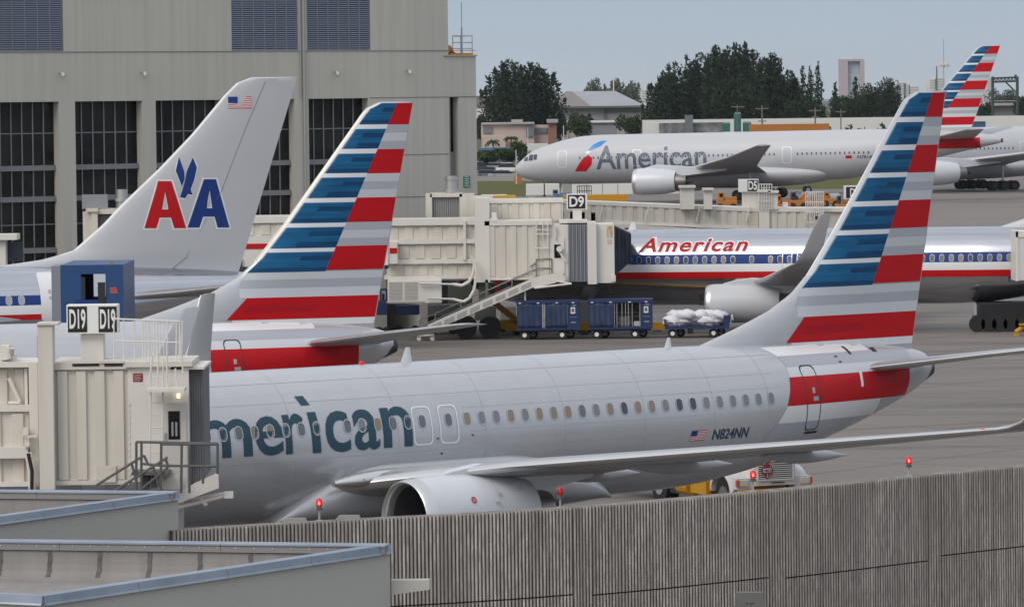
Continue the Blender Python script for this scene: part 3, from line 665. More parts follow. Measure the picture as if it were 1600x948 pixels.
for a in (8.9, 24.6):
    mb = MB(); z = Sj.top(a) - .02; mb.loft([[(a, -.03, z), (a + .2, 0, z), (a + .45, -.03, z), (a + .2, -.06, z)], [(a + .2, -.025, z + .42), (a + .3, -.015, z + .42), (a + .4, -.025, z + .42), (a + .3, -.035, z + .42)]]); mb.build('antenna', white, Sj.root)

# --- wide body jet taxiing behind (and its neighbour)
ST777 = [(0, 4.35, 4.15, .08), (.3, 4.9, 3.75, .65), (1, 5.55, 3.25, 1.25), (2, 6.35, 2.95, 1.85), (3, 6.85, 2.72, 2.25), (4.5, 7.35, 2.5, 2.65), (6.5, 7.9, 2.36, 2.95), (9, 8.35, 2.3, 3.08), (12, 8.5, 2.3, 3.1), (42, 8.5, 2.3, 3.1), (46, 8.5, 2.75, 3.0), (50, 8.45, 3.6, 2.65), (54, 8.3, 4.6, 2.1), (58, 8.0, 5.5, 1.4), (61, 7.6, 6.1, .75), (62.6, 7.2, 6.45, .35), (62.8, 7.05, 6.5, .25)]
FIN777 = dict(finLE=[(8.1, 49.5), (8.6, 51.3), (18.3, 60.0), (18.5, 60.6)], finTE=[(8.1, 59.0), (18.5, 62.9)], finz=(8.1, 18.5), finth=(.55, .16), lew=.25)
def surfpoly(j, name, polys, m, off):
    mb = MB()
    for pl in polys:
        bm = bmesh.new(); f = bm.faces.new([bm.verts.new((a, 0, z)) for a, z in pl]); bmesh.ops.triangulate(bm, faces=[f])
        for z in frange(min(q[1] for q in pl), max(q[1] for q in pl), .12): bmesh.ops.bisect_plane(bm, geom=bm.verts[:] + bm.edges[:] + bm.faces[:], plane_co=(0, 0, z), plane_no=(0, 0, 1))
        for f in bm.faces: mb.face([j.surf(v.co.x, v.co.z, off) for v in f.verts])
        bm.free()
    return mb.build(name, m, j.root)
def wide(loc, th, label, pitch, scale, titles=True, finon=True):
    j = Jet('airliner', loc, th, label, dict(st=ST777, **FIN777), pitch=pitch, scale=scale)
    sv = mat('matte_silver_paint', (.47, .48, .50), .48, .05, .35, (1, (.15, .15, 4), .25, (.42, .43, .45)))
    j.fuselage(sv)
    if finon:
        j.fin(sv)
        zm = lambda z: 8.3 + (z - 5.0) / 7.63 * 10.2
        tail_livery(j, zm, lin([(zm(6.96), 56.2), (18.5, 61.7)]), lambda z: 53 + (z - 9) * 1., lambda a: 53, .25, low=True)
        j.patch('red_band', red, 54.0, 60.3, 5.9, 7.2, .012)
    for sd in (1, -1):
        j.surface('wing', [(2.5, 3.3, 20, 33.5, 1.4, R(5)), (4, 3.5, 21.5, 33.6, 1.2, R(5)), (10, 4.3, 26.2, 34.0, .8, R(6)), (20, 5.5, 32.6, 37.0, .45, R(7)), (29.5, 7.0, 38.6, 40.3, .2, R(7))], [greywing, leading], sd)
        j.surface('tailplane', [(.8, 7.1, 53.5, 59.5, .55, R(7)), (5, 7.6, 56.6, 60.9, .38, R(7)), (10.7, 8.3, 60.6, 62.6, .2, R(7))], [greywing, leading], sd)
        j.engine(18.2, 9.6, 2.55, 1.72, 5.4, palegrey, sd, pylon=[(19.5, 4.3, 3.6, .06), (21, 4.7, 3.4, .3), (24, 4.5, 3.2, .35), (28, 4.1, 3.6, .2), (30, 4.0, 3.8, .05)])
        j.gear('main_gear', 32, 5.5 * sd, [(-1.5, .7), (-1.5, -.7), (0, .7), (0, -.7), (1.5, .7), (1.5, -.7)], .66, .5, 3.4, hub=darkmetal)
    j.gear('nose_gear', 5.9, 0, [(0, .3), (0, -.3)], .53, .3, 2.7)
    rg = []
    for i in range(31):
        t = i / 30; w = math.sin(math.pi * t) ** .5 if 0 < t < 1 else .02
        rg.append([Vector((17 + 24 * t, -(3.35 * (.6 + .4 * w)) * math.cos(2 * math.pi * q / 36), 3.2 + (1.75 * (.45 + .55 * w)) * math.sin(2 * math.pi * q / 36))) for q in range(36)])
    mb = MB(); mb.loft(rg); mb.build('wing_fairing', sv, j.root, smooth=True, fixn=True)
    for a in (6.4, 16.2, 35.6, 47.5):
        door(j, a, a + 1.25, 4.45, 6.55, white, 0, False, .3, t=.09)
    for i in range(64):
        a = 9.4 + i * .60
        if not any(abs(a - d - .6) < 1.0 for d in (16.2, 35.6, 47.5)): j.window(a, 5.62, .24, .36, pane, palegrey, wf=.04)
    mb = MB(); mb.loft([[Vector((a, -r * math.cos(q * .5236), 6.78 + r * math.sin(q * .5236))) for q in range(12)] for a, r in ((62.75, .26), (63.0, .24))]); mb.build('exhaust_port', darkmetal, j.root)
    if titles:
        for bx_, ch in (((11.5, 4.1, 25.9, 7.1), 'American'),): j.title('lettering', ch, bx_, mat('hazed_slate_paint', (.085, .115, .15), .4), bold=.015)  # slate made paler and greyer, distance haze put into the title colour
        surfpoly(j, 'emblem', [[(8.65, 3.95), (10.1, 3.95), (10.9, 4.75), (11.05, 5.6), (10.5, 6.0), (9.7, 5.45), (9.2, 4.6)]], red, .03)
        surfpoly(j, 'emblem', [[(10.35, 6.55), (10.9, 6.6), (12.0, 7.05), (12.7, 7.75), (11.9, 7.7), (11.1, 7.3)]], brightblue, .03)
        surfpoly(j, 'emblem', [[(10.1, 6.1), (10.6, 6.15), (10.9, 6.5), (10.35, 6.5)]], white, .03)
        j.title('registration', 'N781AN', (45.2, 4.9, 47.6, 5.3), slate, bold=.02)
        mb = MB(); mb.face([j.surf(x, z, .03) for x, z in [(43.7, 4.95), (44.5, 4.95), (44.5, 5.3), (43.7, 5.3)]]); mb.build('flag', red, j.root)
        cw = MB(); j.patch('', None, 1.55, 2.15, 5.35, 5.85, .03, mb=cw); j.patch('', None, 2.3, 2.9, 5.4, 6.15, .03, mb=cw); j.patch('', None, 3.0, 3.5, 5.5, 6.15, .03, mb=cw); cw.build('cockpit_window', panedark, j.root)
    return j
Tj = wide((.6365, 572.27, 0), -.28, 'wide body silver jet taxiing across the back, red and blue emblem behind its front door', .0107, .9446)
_g = G(1548, 299); _a = 32 * .95
Uj = wide((_g.x - _a * math.cos(.3), _g.y - _a * math.sin(.3) + 5, 0), .3, 'farthest wide body jet, its wheels and belly showing beyond the other jet tail cone', .004, .95, titles=False, finon=True)

# --- old polished jet with lettered fin, far left
ST757 = [(0, 3.9, 3.8, .06), (.6, 4.6, 3.2, .7), (2, 5.4, 2.75, 1.3), (4, 6.0, 2.4, 1.75), (6, 6.2, 2.28, 1.88), (30, 6.25, 2.25, 1.88), (33, 6.25, 2.35, 1.87), (36, 6.2, 2.75, 1.7), (39, 6.1, 3.4, 1.35), (42, 5.92, 4.1, .9), (44.5, 5.65, 4.7, .5), (46, 5.4, 5.0, .2)]
FIN757 = dict(finLE=[(5.6, 28.5), (6.25, 33.2), (6.44, 34.92), (6.76, 36.3), (7.78, 37.55), (8.58, 38.35), (10.02, 39.96), (11.33, 41.3), (12.85, 42.66), (13.45, 43.3), (13.53, 43.7)], finTE=[(5.6, 43.1), (5.75, 43.14), (13.53, 45.72)], finz=(5.6, 13.53), finth=(.34, .10), lez=6.5, lew=.10)
Vj = Jet('airliner', (-51.492, 175.177, 0), .35, 'polished metal jet at left, plain grey tail bearing large red and blue letters', dict(st=ST757, **FIN757))
Vj.fuselage(chrome); Vj.fin(oldgrey, mat('white_leading_edge', (.62, .62, .62), .4))
cheat(Vj, 5.14, 4.76, 4.41, 4.19, 4, 36.5)
for i in range(48): 
    a = 10.4 + i * .508
    if a < 34.2: Vj.window(a, 4.96, .23, .34, mat('bright_pane', (.35, .36, .38), .2, .5), leading)
door(Vj, 34.55, 35.3, 4.1, 6.0, white, 0, True, .15, t=.05)
mb = MB(); Vj.patch('', None, 34.6, 35.25, 4.15, 5.95, .009, mb=mb); mb.build('door_panel', white, Vj.root, smooth=True)
for sd in (1, -1):
    Vj.surface('tailplane', [(.6, 4.9, 37.6, 43.4, .36, R(7)), (3, 5.15, 39.4, 43.6, .28, R(7)), (7.6, 5.7, 42.6, 44.6, .12, R(7))], [mat('tailplane_dull_metal', (.28, .28, .27), .45, .5), leading], sd)
    Vj.surface('wing', [(1.5, 2.9, 17, 26, 1., R(5)), (6, 3.4, 19.6, 26.2, .7, R(5)), (19, 5.0, 27.4, 29.4, .25, R(6))], [greywing, leading], sd)
    Vj.engine(15.5, 6.3, 2.0, 1.3, 4.6, oldgrey, sd, pylon=[(16.6, 3.4, 2.9, .05), (18.5, 3.5, 2.8, .25), (23, 3.2, 2.9, .1)])
    Vj.gear('main_gear', 23.6, 3.7 * sd, [(-.6, .45), (-.6, -.45), (.6, .45), (.6, -.45)], .5, .36, 2.8)
Vj.gear('nose_gear', 5.2, 0, [(0, .25), (0, -.25)], .4, .24, 2.5)
def finpoly(j, name, polys, m, off, parent=None):
    mb = MB()
    for pl in polys:
        bm = bmesh.new(); vs = [bm.verts.new((a, 0, z)) for a, z in pl]; f = bm.faces.new(vs); bmesh.ops.triangulate(bm, faces=[f])
        for z in frange(min(q[1] for q in pl), max(q[1] for q in pl), .5): bmesh.ops.bisect_plane(bm, geom=bm.verts[:] + bm.edges[:] + bm.faces[:], plane_co=(0, 0, z), plane_no=(0, 0, 1))
        for a in frange(min(q[0] for q in pl), max(q[0] for q in pl), .4): bmesh.ops.bisect_plane(bm, geom=bm.verts[:] + bm.edges[:] + bm.faces[:], plane_co=(a, 0, 0), plane_no=(1, 0, 0))
        bm.verts.index_update()
        for f in bm.faces: mb.face([(v.co.x, -(j.finy(v.co.x, v.co.z) + off), v.co.z) for v in f.verts])
        bm.free()
    return mb.build(name, m, parent or j.finob)
D_ = (-51.492, 175.177, .35)
def on(px, py, pl=D_, l=.15):
    X0, Y0, th = pl; O = Vector((X0 + l * math.sin(th), Y0 - l * math.cos(th))); D = Vector((math.cos(th), math.sin(th))); N = Vector((-D.y, D.x))
    d = ray(px, py); t = N.dot(O) / N.dot(Vector((d.x, d.y))); Pt = d * t
    return ((Vector((Pt.x, Pt.y)) - O).dot(D), Pt.z + CH)
def polyA(x0, x1, y0, y1, w, slant, grow=0):
    # a capital A as one outline with its counter cut as a second bridge polygon (outer minus inner by pieces)
    xm0, xm1 = slant; g = grow; ax = lambda t: t
    tl, tr = xm0 - g * .6, xm1 + g * .6
    def L(y): return x0 + (xm0 - x0) * (y1 - y) / (y1 - y0)
    def Rr(y): return x1 + (xm1 - x1) * (y1 - y) / (y1 - y0)
    yb0, yb1 = y0 + (y1 - y0) * .55, y0 + (y1 - y0) * .745
    def il(y): return L(y) + w
    def ir(y): return Rr(y) - w
    left = [(L(y0) - g, y0 - g), ((xm0 + xm1) / 2, y0 - g), ((xm0 + xm1) / 2 - .1, y0 + (y1 - y0) * .2), (il(yb0) + g * .9, yb0 + g * 0), (il(yb0) + g * .9, yb1 + g), (il(yb1) + g, yb1 + g), (il(y1) + g, y1 + g), (L(y1) - g * 1.4, y1 + g)]
    return left
RA = lambda x0, x1, s0, s1, y0, y1, w, g: None
def letterA(x0, x1, s0, s1, y0, y1, w, g):
    L = lambda y: x0 + (s0 - x0) * (y1 - y) / (y1 - y0); Q = lambda y: x1 + (s1 - x1) * (y1 - y) / (y1 - y0)
    ya = y0 + (y1 - y0) * .23; yb0 = y0 + (y1 - y0) * .60; yb1 = y0 + (y1 - y0) * .775; xm = (s0 + s1) / 2
    gi = g * .8
    out = []
    apexx = (L(ya) + w + Q(ya) - w) / 2
    out.append([(L(y0) - g, y0 - g), (xm, y0 - g), (apexx, ya + gi * 2.2), (L(yb0) + w + gi * 1.2, yb0 - gi), (L(yb0) + w + gi, yb1 + gi), (L(yb1) + w + gi, yb1 + gi), (L(y1) + w + g, y1 + g), (L(y1) - g * 1.3, y1 + g)])
    out.append([(xm, y0 - g), (Q(y0) + g, y0 - g), (Q(y1) + g * 1.3, y1 + g), (Q(y1) - w - g, y1 + g), (Q(yb1) - w - gi, yb1 + gi), (Q(yb0) - w - gi, yb1 + gi), (Q(yb0) - w - gi * 1.2, yb0 - gi), (apexx, ya + gi * 2.2)])
    out.append([(L(yb0) + w + gi, yb0 - gi), (Q(yb0) - w - gi, yb0 - gi), (Q(yb0) - w - gi, yb1 + gi), (L(yb0) + w + gi, yb1 + gi)])
    return [[on(x, y) for x, y in p] for p in out]
finpoly(Vj, 'letter_outline', letterA(224, 290, 247, 267, 283, 356.5, 19, 2.4) + letterA(292, 359, 318, 337, 280, 355.5, 19, 2.4), white, .006)
finpoly(Vj, 'letter', letterA(224, 290, 247, 267, 283, 356.5, 19, 0), oldred, .012)
finpoly(Vj, 'letter', letterA(292, 359, 318, 337, 280, 355.5, 19, 0), oldblue, .012)
eagle = [[(279.5, 245), (287, 268), (287.5, 280), (283, 291), (274, 267)], [(301, 246), (307, 262), (303, 280), (297, 296), (300, 305), (293, 303), (288, 310), (280, 308), (283, 300), (288, 283), (291, 268)]]
finpoly(Vj, 'emblem_outline', [[on(x + (x - 289) * .10, y + (y - 276) * .07) for x, y in p] for p in eagle], white, .007)
finpoly(Vj, 'emblem', [[on(x, y) for x, y in p] for p in eagle], oldblue, .012)
mbf = MB()
fo0 = on(357, 170); fo1 = on(393, 151)
fl = Vj.flagpatch(fo0[0], fo0[1], fo1[0], fo1[1], lambda x, z, o=0: Vector((x, -(Vj.finy(x, z) + .012 + o), z)), lean=0); fl.build('flag', [oldred, white, oldblue], Vj.finob)
mb = MB(); seq = [on(262, 425), on(290, 402), on(345, 300), on(388, 190), on(415, 128)]
for p, q in zip(seq, seq[1:]): mb.tube((p[0], -Vj.finy(*p) - .004, p[1]), (q[0], -Vj.finy(*q) - .004, q[1]), .012, 6)
mb.build('rudder_seam', mat('seam_grey', (.20, .20, .21), .6), Vj.finob)

# ------------------------------------------------------------------ terminal building on the left
FTH = .67; FX, FY = P(746, 300, 262).x, 262.0
fD = Vector((math.cos(FTH), math.sin(FTH), 0)); fN = Vector((math.sin(FTH), -math.cos(FTH), 0))   # fN points to the camera side
def fa(px, py):
    u, z = on(px, py, (FX, FY, FTH), 0); return u, z
def fp(u, z, d=0.): return Vector((FX, FY, 0)) + fD * u + fN * d + Vector((0, 0, z))
def fbox(mb, u0, u1, z0, z1, d0, d1):
    p = [fp(u, z, d) for z in (z0, z1) for u, d in ((u0, d1), (u1, d1), (u1, d0), (u0, d0))]; mb.hexa(p)
def U(px, py=150): return fa(px, py)[0]
bt = empty('terminal_building', (FX, FY, 0), 0, 'large grey concrete terminal with tall dark windows and louvered panels along the left', 'building')
inv = Matrix.Translation((-FX, -FY, 0))
def bb(mb, name, m, parent=None, **k):
    off = Vector((FX, FY, 0))
    mb.v = [tuple(Vector(v) - off) for v in mb.v]; return mb.build(name, m, parent or bt, **k)
ztop_open = 12.72; zt2 = fa(500, 79.5)[1]; zlow = fa(720, 88)[1]
wins = [(U(-230), U(-150)), (U(-118), U(-22)), (U(0 - 10) , U(92)), (U(117), U(222)), (U(243), U(345)), (U(364), U(460)), (U(482), U(575))]
ops = [(a, b, 2.6, ztop_open) for a, b in wins] + [(U(703), U(716), 5.6, ztop_open)]
lv = [(U(-20, 40), U(98, 40)), (U(362, 40), U(465, 40)), (U(480, 40), U(578, 40))]
lops = [(a, b, zt2 + .02, zt2 + 3.05) for a, b in lv]
ZT = 24.0; U0 = U(-300); U1 = 0; UB = U(700, 40)
bays = [(U(a_), U(b_), .0, 3.9) for a_, b_ in ((600, 652), (664, 736))]
allops = ops + lops + bays
us = sorted({U0, U1, UB} | {o[0] for o in allops} | {o[1] for o in allops}); zs = sorted({0, ZT, zlow} | {o[2] for o in allops} | {o[3] for o in allops})
mb = MB()
for ua, ub in zip(us, us[1:]):
    for za, zb in zip(zs, zs[1:]):
        um, zm = (ua + ub) / 2, (za + zb) / 2
        if any(o[0] < um < o[1] and o[2] < zm < o[3] for o in allops): continue
        if um > UB and zm > zlow: continue
        mb.face([fp(ua, za), fp(ub, za), fp(ub, zb), fp(ua, zb)])
for (a, b, c, d) in allops:
    q = -.75 if (a, b, c, d) in ops else (-6. if (a, b, c, d) in bays else -.25)
    mb.face([fp(a, c), fp(a, d), fp(a, d, q), fp(a, c, q)]); mb.face([fp(b, c), fp(b, c, q), fp(b, d, q), fp(b, d)])
    mb.face([fp(a, d), fp(b, d), fp(b, d, q), fp(a, d, q)]); mb.face([fp(a, c), fp(a, c, q), fp(b, c, q), fp(b, c)])
DP = -30
mb.face([fp(U1, 0), fp(U1, 0, DP), fp(U1, zlow, DP), fp(U1, zlow)]); mb.face([fp(UB, zlow), fp(U1, zlow), fp(U1, zlow, DP), fp(UB, zlow, DP)])
mb.face([fp(UB, zlow), fp(UB, zlow, DP), fp(UB, ZT, DP), fp(UB, ZT)]); mb.face([fp(U0, ZT), fp(UB, ZT), fp(UB, ZT, DP), fp(U0, ZT, DP)])
mb.face([fp(U0, 0, DP), fp(U0, ZT, DP), fp(UB, ZT, DP), fp(UB, 0, DP)]); mb.face([fp(U0, 0), fp(U0, ZT), fp(U0, ZT, DP), fp(U0, 0, DP)]); mb.face([fp(UB, 0, DP), fp(UB, zlow, DP), fp(U1, zlow, DP), fp(U1, 0, DP)])
wall = bb(mb, 'wall', conc)
mb = MB()
fbox(mb, U0, U1, zt2 - .035, zt2 - .005, -.01, .03)
for u in (U(478, 110), U(575 + 2, 60), U(116, 200), U(582, 60)): pass
fbox(mb, U(701), U1, 12.72, 12.755, -.01, .022); fbox(mb, U(577), U(703), 12.72, 12.75, -.01, .02)
fbox(mb, U(577), U(700), 9.6, 9.63, -.01, .02); fbox(mb, U(577), U(700), 7.3, 7.33, -.01, .02)
for u in (U(701, 110),): fbox(mb, u, u + .04, 0, 12.7, -.01, .02)
bb(mb, 'wall_joint', mat('joint_grey', (.17, .17, .155), .9), wall)
mb = MB(); fbox(mb, UB - .35, U1 + .06, zlow, zlow + .07, -.5, .08); bb(mb, 'roof_edge', mat('buff_edge', (.42, .32, .18), .7), wall)
mb = MB(); mb.tube(fp(U(474), 2, .1), fp(U(474), 23, .1), .07, 10); mb.tube(fp(U(469.5), 12.8, .04), fp(U(469.5), 23, .04), .04, 8); bb(mb, 'drain_pipe', mat('pipe_grey', (.30, .30, .28), .6), smooth=True)
for (a, b, c, d) in ops[:-1]:
    n = 6; mb = MB(); w = b - a
    mb.face([fp(a, c, -.55), fp(b, c, -.55), fp(b, d, -.55), fp(a, d, -.55)]); wi = bb(mb, 'window', glassd)
    mb = MB()
    for i in range(1, n): u = a + w * i / n; fbox(mb, u - .028, u + .028, c, d, -.54, -.48)
    zr = [z for z in (9.35, 7.75, 5.1)]
    for z in zr: fbox(mb, a, b, z - .17, z + .02, -.54, -.36); fbox(mb, a, b, z - .05, z + .10, -.54, -.41)
    for z in (11.1, 6.4, 3.8): fbox(mb, a, b, z - .025, z + .025, -.54, -.49)
    bb(mb, 'window_frame', mull, wi)
for (a, b, c, d) in bays:
    mb = MB(); mb.face([fp(a, c, -6), fp(b, c, -6), fp(b, d, -6), fp(a, d, -6)]); bb(mb, 'service_bay', mat('bay_shade_wall', (.10, .10, .095), .9))  # back wall coloured dark to paint in the shade of the bay
a, b, c, d = ops[-1]
mb = MB(); mb.face([fp(a, 9.7, -.5), fp(b, 9.7, -.5), fp(b, d, -.5), fp(a, d, -.5)]); wi = bb(mb, 'window', glassd)
mb = MB(); mb.face([fp(a, c, -.45), fp(b, c, -.45), fp(b, 9.7, -.45), fp(a, 9.7, -.45)]); bb(mb, 'infill_panel', mat('infill_grey', (.25, .25, .26), .6))
for (a, b, c, d) in lops:
    mb = MB(); mb.face([fp(a, c, -.24), fp(b, c, -.24), fp(b, d, -.24), fp(a, d, -.24)]); lo = bb(mb, 'louver_panel', louvd)
    mb = MB(); n = 27
    for i in range(n):
        z = c + (d - c) * (i + .5) / n
        p = [fp(a, z - .03, -.02), fp(b, z - .03, -.02), fp(b, z - .01, -.15), fp(a, z - .01, -.15), fp(a, z + .022, -.02), fp(b, z + .022, -.02), fp(b, z + .045, -.15), fp(a, z + .045, -.15)]
        mb.hexa(p)
    bb(mb, 'slat', louv, lo); mb = MB()
    for i in range(7): u = a + (b - a) * i / 6; fbox(mb, u - .02, u + .02, c, d, -.10, .0)
    bb(mb, 'louver_mullion', mull, lo)
for px_, py_ in ((92, 118), (220, 117), (521, 116), (634, 114), (-60, 118)):
    u, z = fa(px_, py_); mb = MB(); mb.tube(fp(u, z + .12, 0), fp(u, z + .12, .35), .03, 8); mb.tube(fp(u - .0, z + .12, .3), fp(u + .05, z - .06, .42), .09, 12, .15)
    fl_ = bb(mb, 'floodlight', gal); mb = MB(); mb.tube(fp(u + .05, z - .065, .425), fp(u + .052, z - .075, .43), .13, 12); bb(mb, 'lamp_lens', signwht, fl_)
u, z = fa(724, 293); u2, z2 = fa(734, 275); mb = MB(); fbox(mb, u, u2, z, z2, .0, .04); sg = bb(mb, 'wall_sign', greensign)
mb = MB()
for i in range(6): fbox(mb, u + .06, u2 - .06 - .05 * (i % 2), z + .06 + i * .10, z + .095 + i * .10, .04, .046)
bb(mb, 'sign_text', farwhite, sg)
# roof terrace guard rail and mast, standing on the lower roof
cz = zlow + .07; base = fp(U(722), cz, -.3)
rl = empty('roof_guardrail', base, FTH, 'tubular guardrail at the edge of the lower roof beside the sky', 'guardrail')
wd = U(744) - U(708); x0 = -(U(722) - U(708)); x1 = x0 + wd
mb = MB()
for zz in (1.05, .68, .34): mb.tube((x0 + (.3 if zz < 1 else .25), 0, zz), (x1, 0, zz), .028, 8)
for xx in (x0 + .25, x0 + wd * .5, x1): mb.tube((xx, 0, 0), (xx, 0, 1.05), .028, 8)
mb.tube((x1, 0, 1.05), (x1, 1.6, 1.05), .028); mb.build('rail', gal, rl)
mb = MB(); mb.box(x0, -.06, -.0, x1, .3, .10); mb.build('toe_board', yellow, rl)
an = MB(); q = fp(U(733), cz, -.6); an.tube((0, 0, 0), (0, 0, 1.5), .05, 8); an.tube((0, 0, 1.5), (0, 0, 2.9), .022, 6)
o = an.build('antenna_mast', gal); o.location = q; tag(o, 'thin whip antenna mast above the roof guardrail', 'antenna')
o = empty('hose_reel', fp(U(708), cz, -.45), FTH, 'small reel with red drum at the foot of the roof guardrail', 'reel')
mb = MB(); mb.tube((0, -.1, .28), (0, .15, .28), .26, 18); mb.build('drum', yellow, o); mb = MB(); mb.tube((.12, -.12, .2), (.5, -.12, .06), .10, 8, .03); mb.build('nozzle', mat('reel_red', (.35, .03, .02), .6), o); mb = MB(); mb.box(-.25, -.15, 0, .25, .2, .05); mb.build('base', railm, o)

# ------------------------------------------------------------------ curved ribbed wall
WPX = [(150, 838), (280, 828.5), (400, 821), (610, 809.5), (800, 799.5), (1000, 785), (1140, 773), (1300, 758), (1450, 742.5), (1600, 728), (1700, 717.5), (1850, 702)]
W3 = [G(x, y, 6.) for x, y in WPX]
fx = pchip([(p.x, p.y) for p in W3])
pts = []; x = W3[0].x
S = 0; cur = Vector((x, fx(x))); pts.append((S, cur))
while x < W3[-1].x:
    x += .005; nx = Vector((x, fx(x))); dS = (nx - cur).length; S += dS; cur = nx; pts.append((S, cur))
def wat(s):
    lo_, hi_ = 0, len(pts) - 1
    while hi_ - lo_ > 1:
        m_ = (lo_ + hi_) // 2
        if pts[m_][0] < s: lo_ = m_
        else: hi_ = m_
    a, b = pts[lo_], pts[hi_]; t = (s - a[0]) / (b[0] - a[0] + 1e-9)
    p = a[1] + (b[1] - a[1]) * t; d = (b[1] - a[1]).normalized(); return p, Vector((d.y, -d.x))
def sx_of(px):   # arc position of a picture column
    q = min(pts, key=lambda t: abs((P(px, 800, t[1].y).x) - t[1].x)); return q[0]
def wall_strip(mb, s0, s1, z0, z1, pitch=.066, depth=.045):
    n = max(1, round((s1 - s0) / pitch)); st = (s1 - s0) / n; row = []
    prof = [(0, 0), (.16, .0), (.24, .70), (.36, .96), (.52, 1), (.68, .96), (.80, .70), (.88, .0)]
    for i in range(n):
        w_ = random.uniform(.85, 1.1)
        for t, h in prof:
            p, nn = wat(s0 + st * (i + t)); q = p + nn * (h * depth * w_ - depth); row.append(q)
    p, nn = wat(s1); row.append(p - nn * depth)
    b = len(mb.v)
    jt = [random.uniform(-.012, .008) if (i % 8) else random.uniform(-.02, .0) for i in range(len(row))]
    for q in row: mb.v.append((q.x, q.y, z0))
    for i, q in enumerate(row): mb.v.append((q.x, q.y, z1))
    m = len(row)
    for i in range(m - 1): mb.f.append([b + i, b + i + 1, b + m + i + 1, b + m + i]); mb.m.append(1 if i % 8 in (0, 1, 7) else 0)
    back = [(lambda pn: pn[0] - pn[1] * .35)(wat(s0 + (s1 - s0) * k / 12)) for k in range(13)]
    top = [(q.x, q.y, z1) for q in row] + [(q.x, q.y, z1) for q in back[::-1]]
    # top cap in slices
    per = len(prof) * max(1, n // 12)
    bb_ = [row[min(m - 1, round(k * (m - 1) / 12))] for k in range(13)]
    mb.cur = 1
    for k in range(12):
        i0, i1 = round(k * (m - 1) / 12), round((k + 1) * (m - 1) / 12)
        mb.face([(row[i].x, row[i].y, z1) for i in range(i0, i1 + 1)] + [(back[k + 1].x, back[k + 1].y, z1), (back[k].x, back[k].y, z1)])
        mb.face([(back[k].x, back[k].y, z1), (back[k + 1].x, back[k + 1].y, z1), (back[k + 1].x, back[k + 1].y, z0), (back[k].x, back[k].y, z0)])
    mb.cur = 0
rw = empty('ribbed_wall', (W3[3].x, W3[3].y, 0), 0, 'curving wall of vertically ribbed weathered concrete in front of the near jet', 'wall')
offw = Vector((W3[3].x, W3[3].y, 0))
def wb(mb, name, m, parent=None): mb.v = [tuple(Vector(v) - offw) for v in mb.v]; return mb.build(name, m, parent or rw)
ends = [sx_of(270), sx_of(895), sx_of(926), sx_of(1202), sx_of(1228), sx_of(1451), sx_of(1472), pts[-1][0] - .1]
kinds = ['p', 's', 'p', 's', 'p', 's', 'p']
zj = {0: 4.60, 2: 4.56, 4: 4.52, 6: 4.58}
jm = MB()
for i, k in enumerate(kinds):
    mb = MB(); a, b = ends[i], ends[i + 1]
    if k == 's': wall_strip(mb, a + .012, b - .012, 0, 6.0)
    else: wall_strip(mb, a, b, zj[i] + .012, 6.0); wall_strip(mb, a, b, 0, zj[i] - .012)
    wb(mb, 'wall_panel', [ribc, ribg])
mb = MB()
for k in range(60):
    sA = ends[0] + .02; s0 = sA + (pts[-1][0] - .2 - sA) * k / 60; s1 = sA + (pts[-1][0] - .2 - sA) * (k + 1) / 60
    (p, n1), (q, n2) = wat(s0), wat(s1); a, b = p - n1 * .06, q - n2 * .06
    mb.face([(a.x, a.y, .1), (b.x, b.y, .1), (b.x, b.y, 5.97), (a.x, a.y, 5.97)])
wb(mb, 'backing', jointm)
# small grey plates and beam along it
def lampred(px, py, lit, label):
    s = sx_of(px); p, n = wat(s); q = p - n * .15
    o = empty('obstruction_light', (q.x, q.y, 6.0), 0, label, 'warning light', 'red warning lights on the ribbed wall')
    h = (P(px, py, q.y).z - 6.0)
    mb = MB(); mb.tube((0, 0, 0), (0, 0, h - .09), .018, 8); mb.box(-.05, -.05, 0, .05, .05, .02); mb.build('stem', gal, o)
    mb = MB(); mb.tube((0, 0, h - .09), (0, 0, h - .045), .045, 12); mb.tube((0, 0, h - .10), (0, 0, h - .085), .062, 12); mb.build('lamp_base', railm, o)
    mb = MB(); prof = [(-.045, .046), (-.0, .052), (.045, .05), (.07, .038), (.085, .012)]
    mb.loft([[(r * math.cos(t * .524), r * math.sin(t * .524), h + z) for t in range(12)] for z, r in prof]); g = mb.build('lamp_glass', redglass if lit else mat('unlit_red_glass', (.32, .01, .01), .25), o, smooth=True)
    mb = MB(); mb.loft([[(.022 * k * math.cos(t * .785), -.050 + .022 * k * math.sin(t * .785) * .4, h + z) for t in range(8)] for z, k in ((-.02, .6), (.01, 1.), (.035, .6))]); mb.build('bulb', redglow if lit else redglass, g, smooth=True)
lampred(505, 786, True, 'lit red warning light on the wall left of the engine inlet')
lampred(884, 768, False, 'unlit red warning light on the wall below the near wing root')
lampred(1187, 742, True, 'lit red warning light on the wall in front of the fuel truck')
lampred(1431, 720, True, 'lit red warning light standing alone toward the right end of the wall')
for x0_, x1_, y_, lb in ((447, 488, 800, 'short grey plate lying on the wall left of the first red light'), (532, 572, 799, 'short grey plate lying on the wall right of the first red light')):
    s = sx_of((x0_ + x1_) / 2); p, n = wat(s); p = p - n * .2
    hw_ = (x1_ - x0_) / 2 / 98
    mb = MB(); mb.hexa([(-hw_, -.08, 0), (hw_, -.08, 0), (hw_, .08, 0), (-hw_, .08, 0), (-hw_ + .06, -.06, .07), (hw_ - .03, -.06, .07), (hw_ - .03, .06, .07), (-hw_ + .06, .06, .07)])
    o = mb.build('metal_plate', mat('plate_grey', (.22, .22, .20), .7)); o.location = (p.x, p.y, 6.0); tag(o, lb, 'plate', 'plates on the ribbed wall')

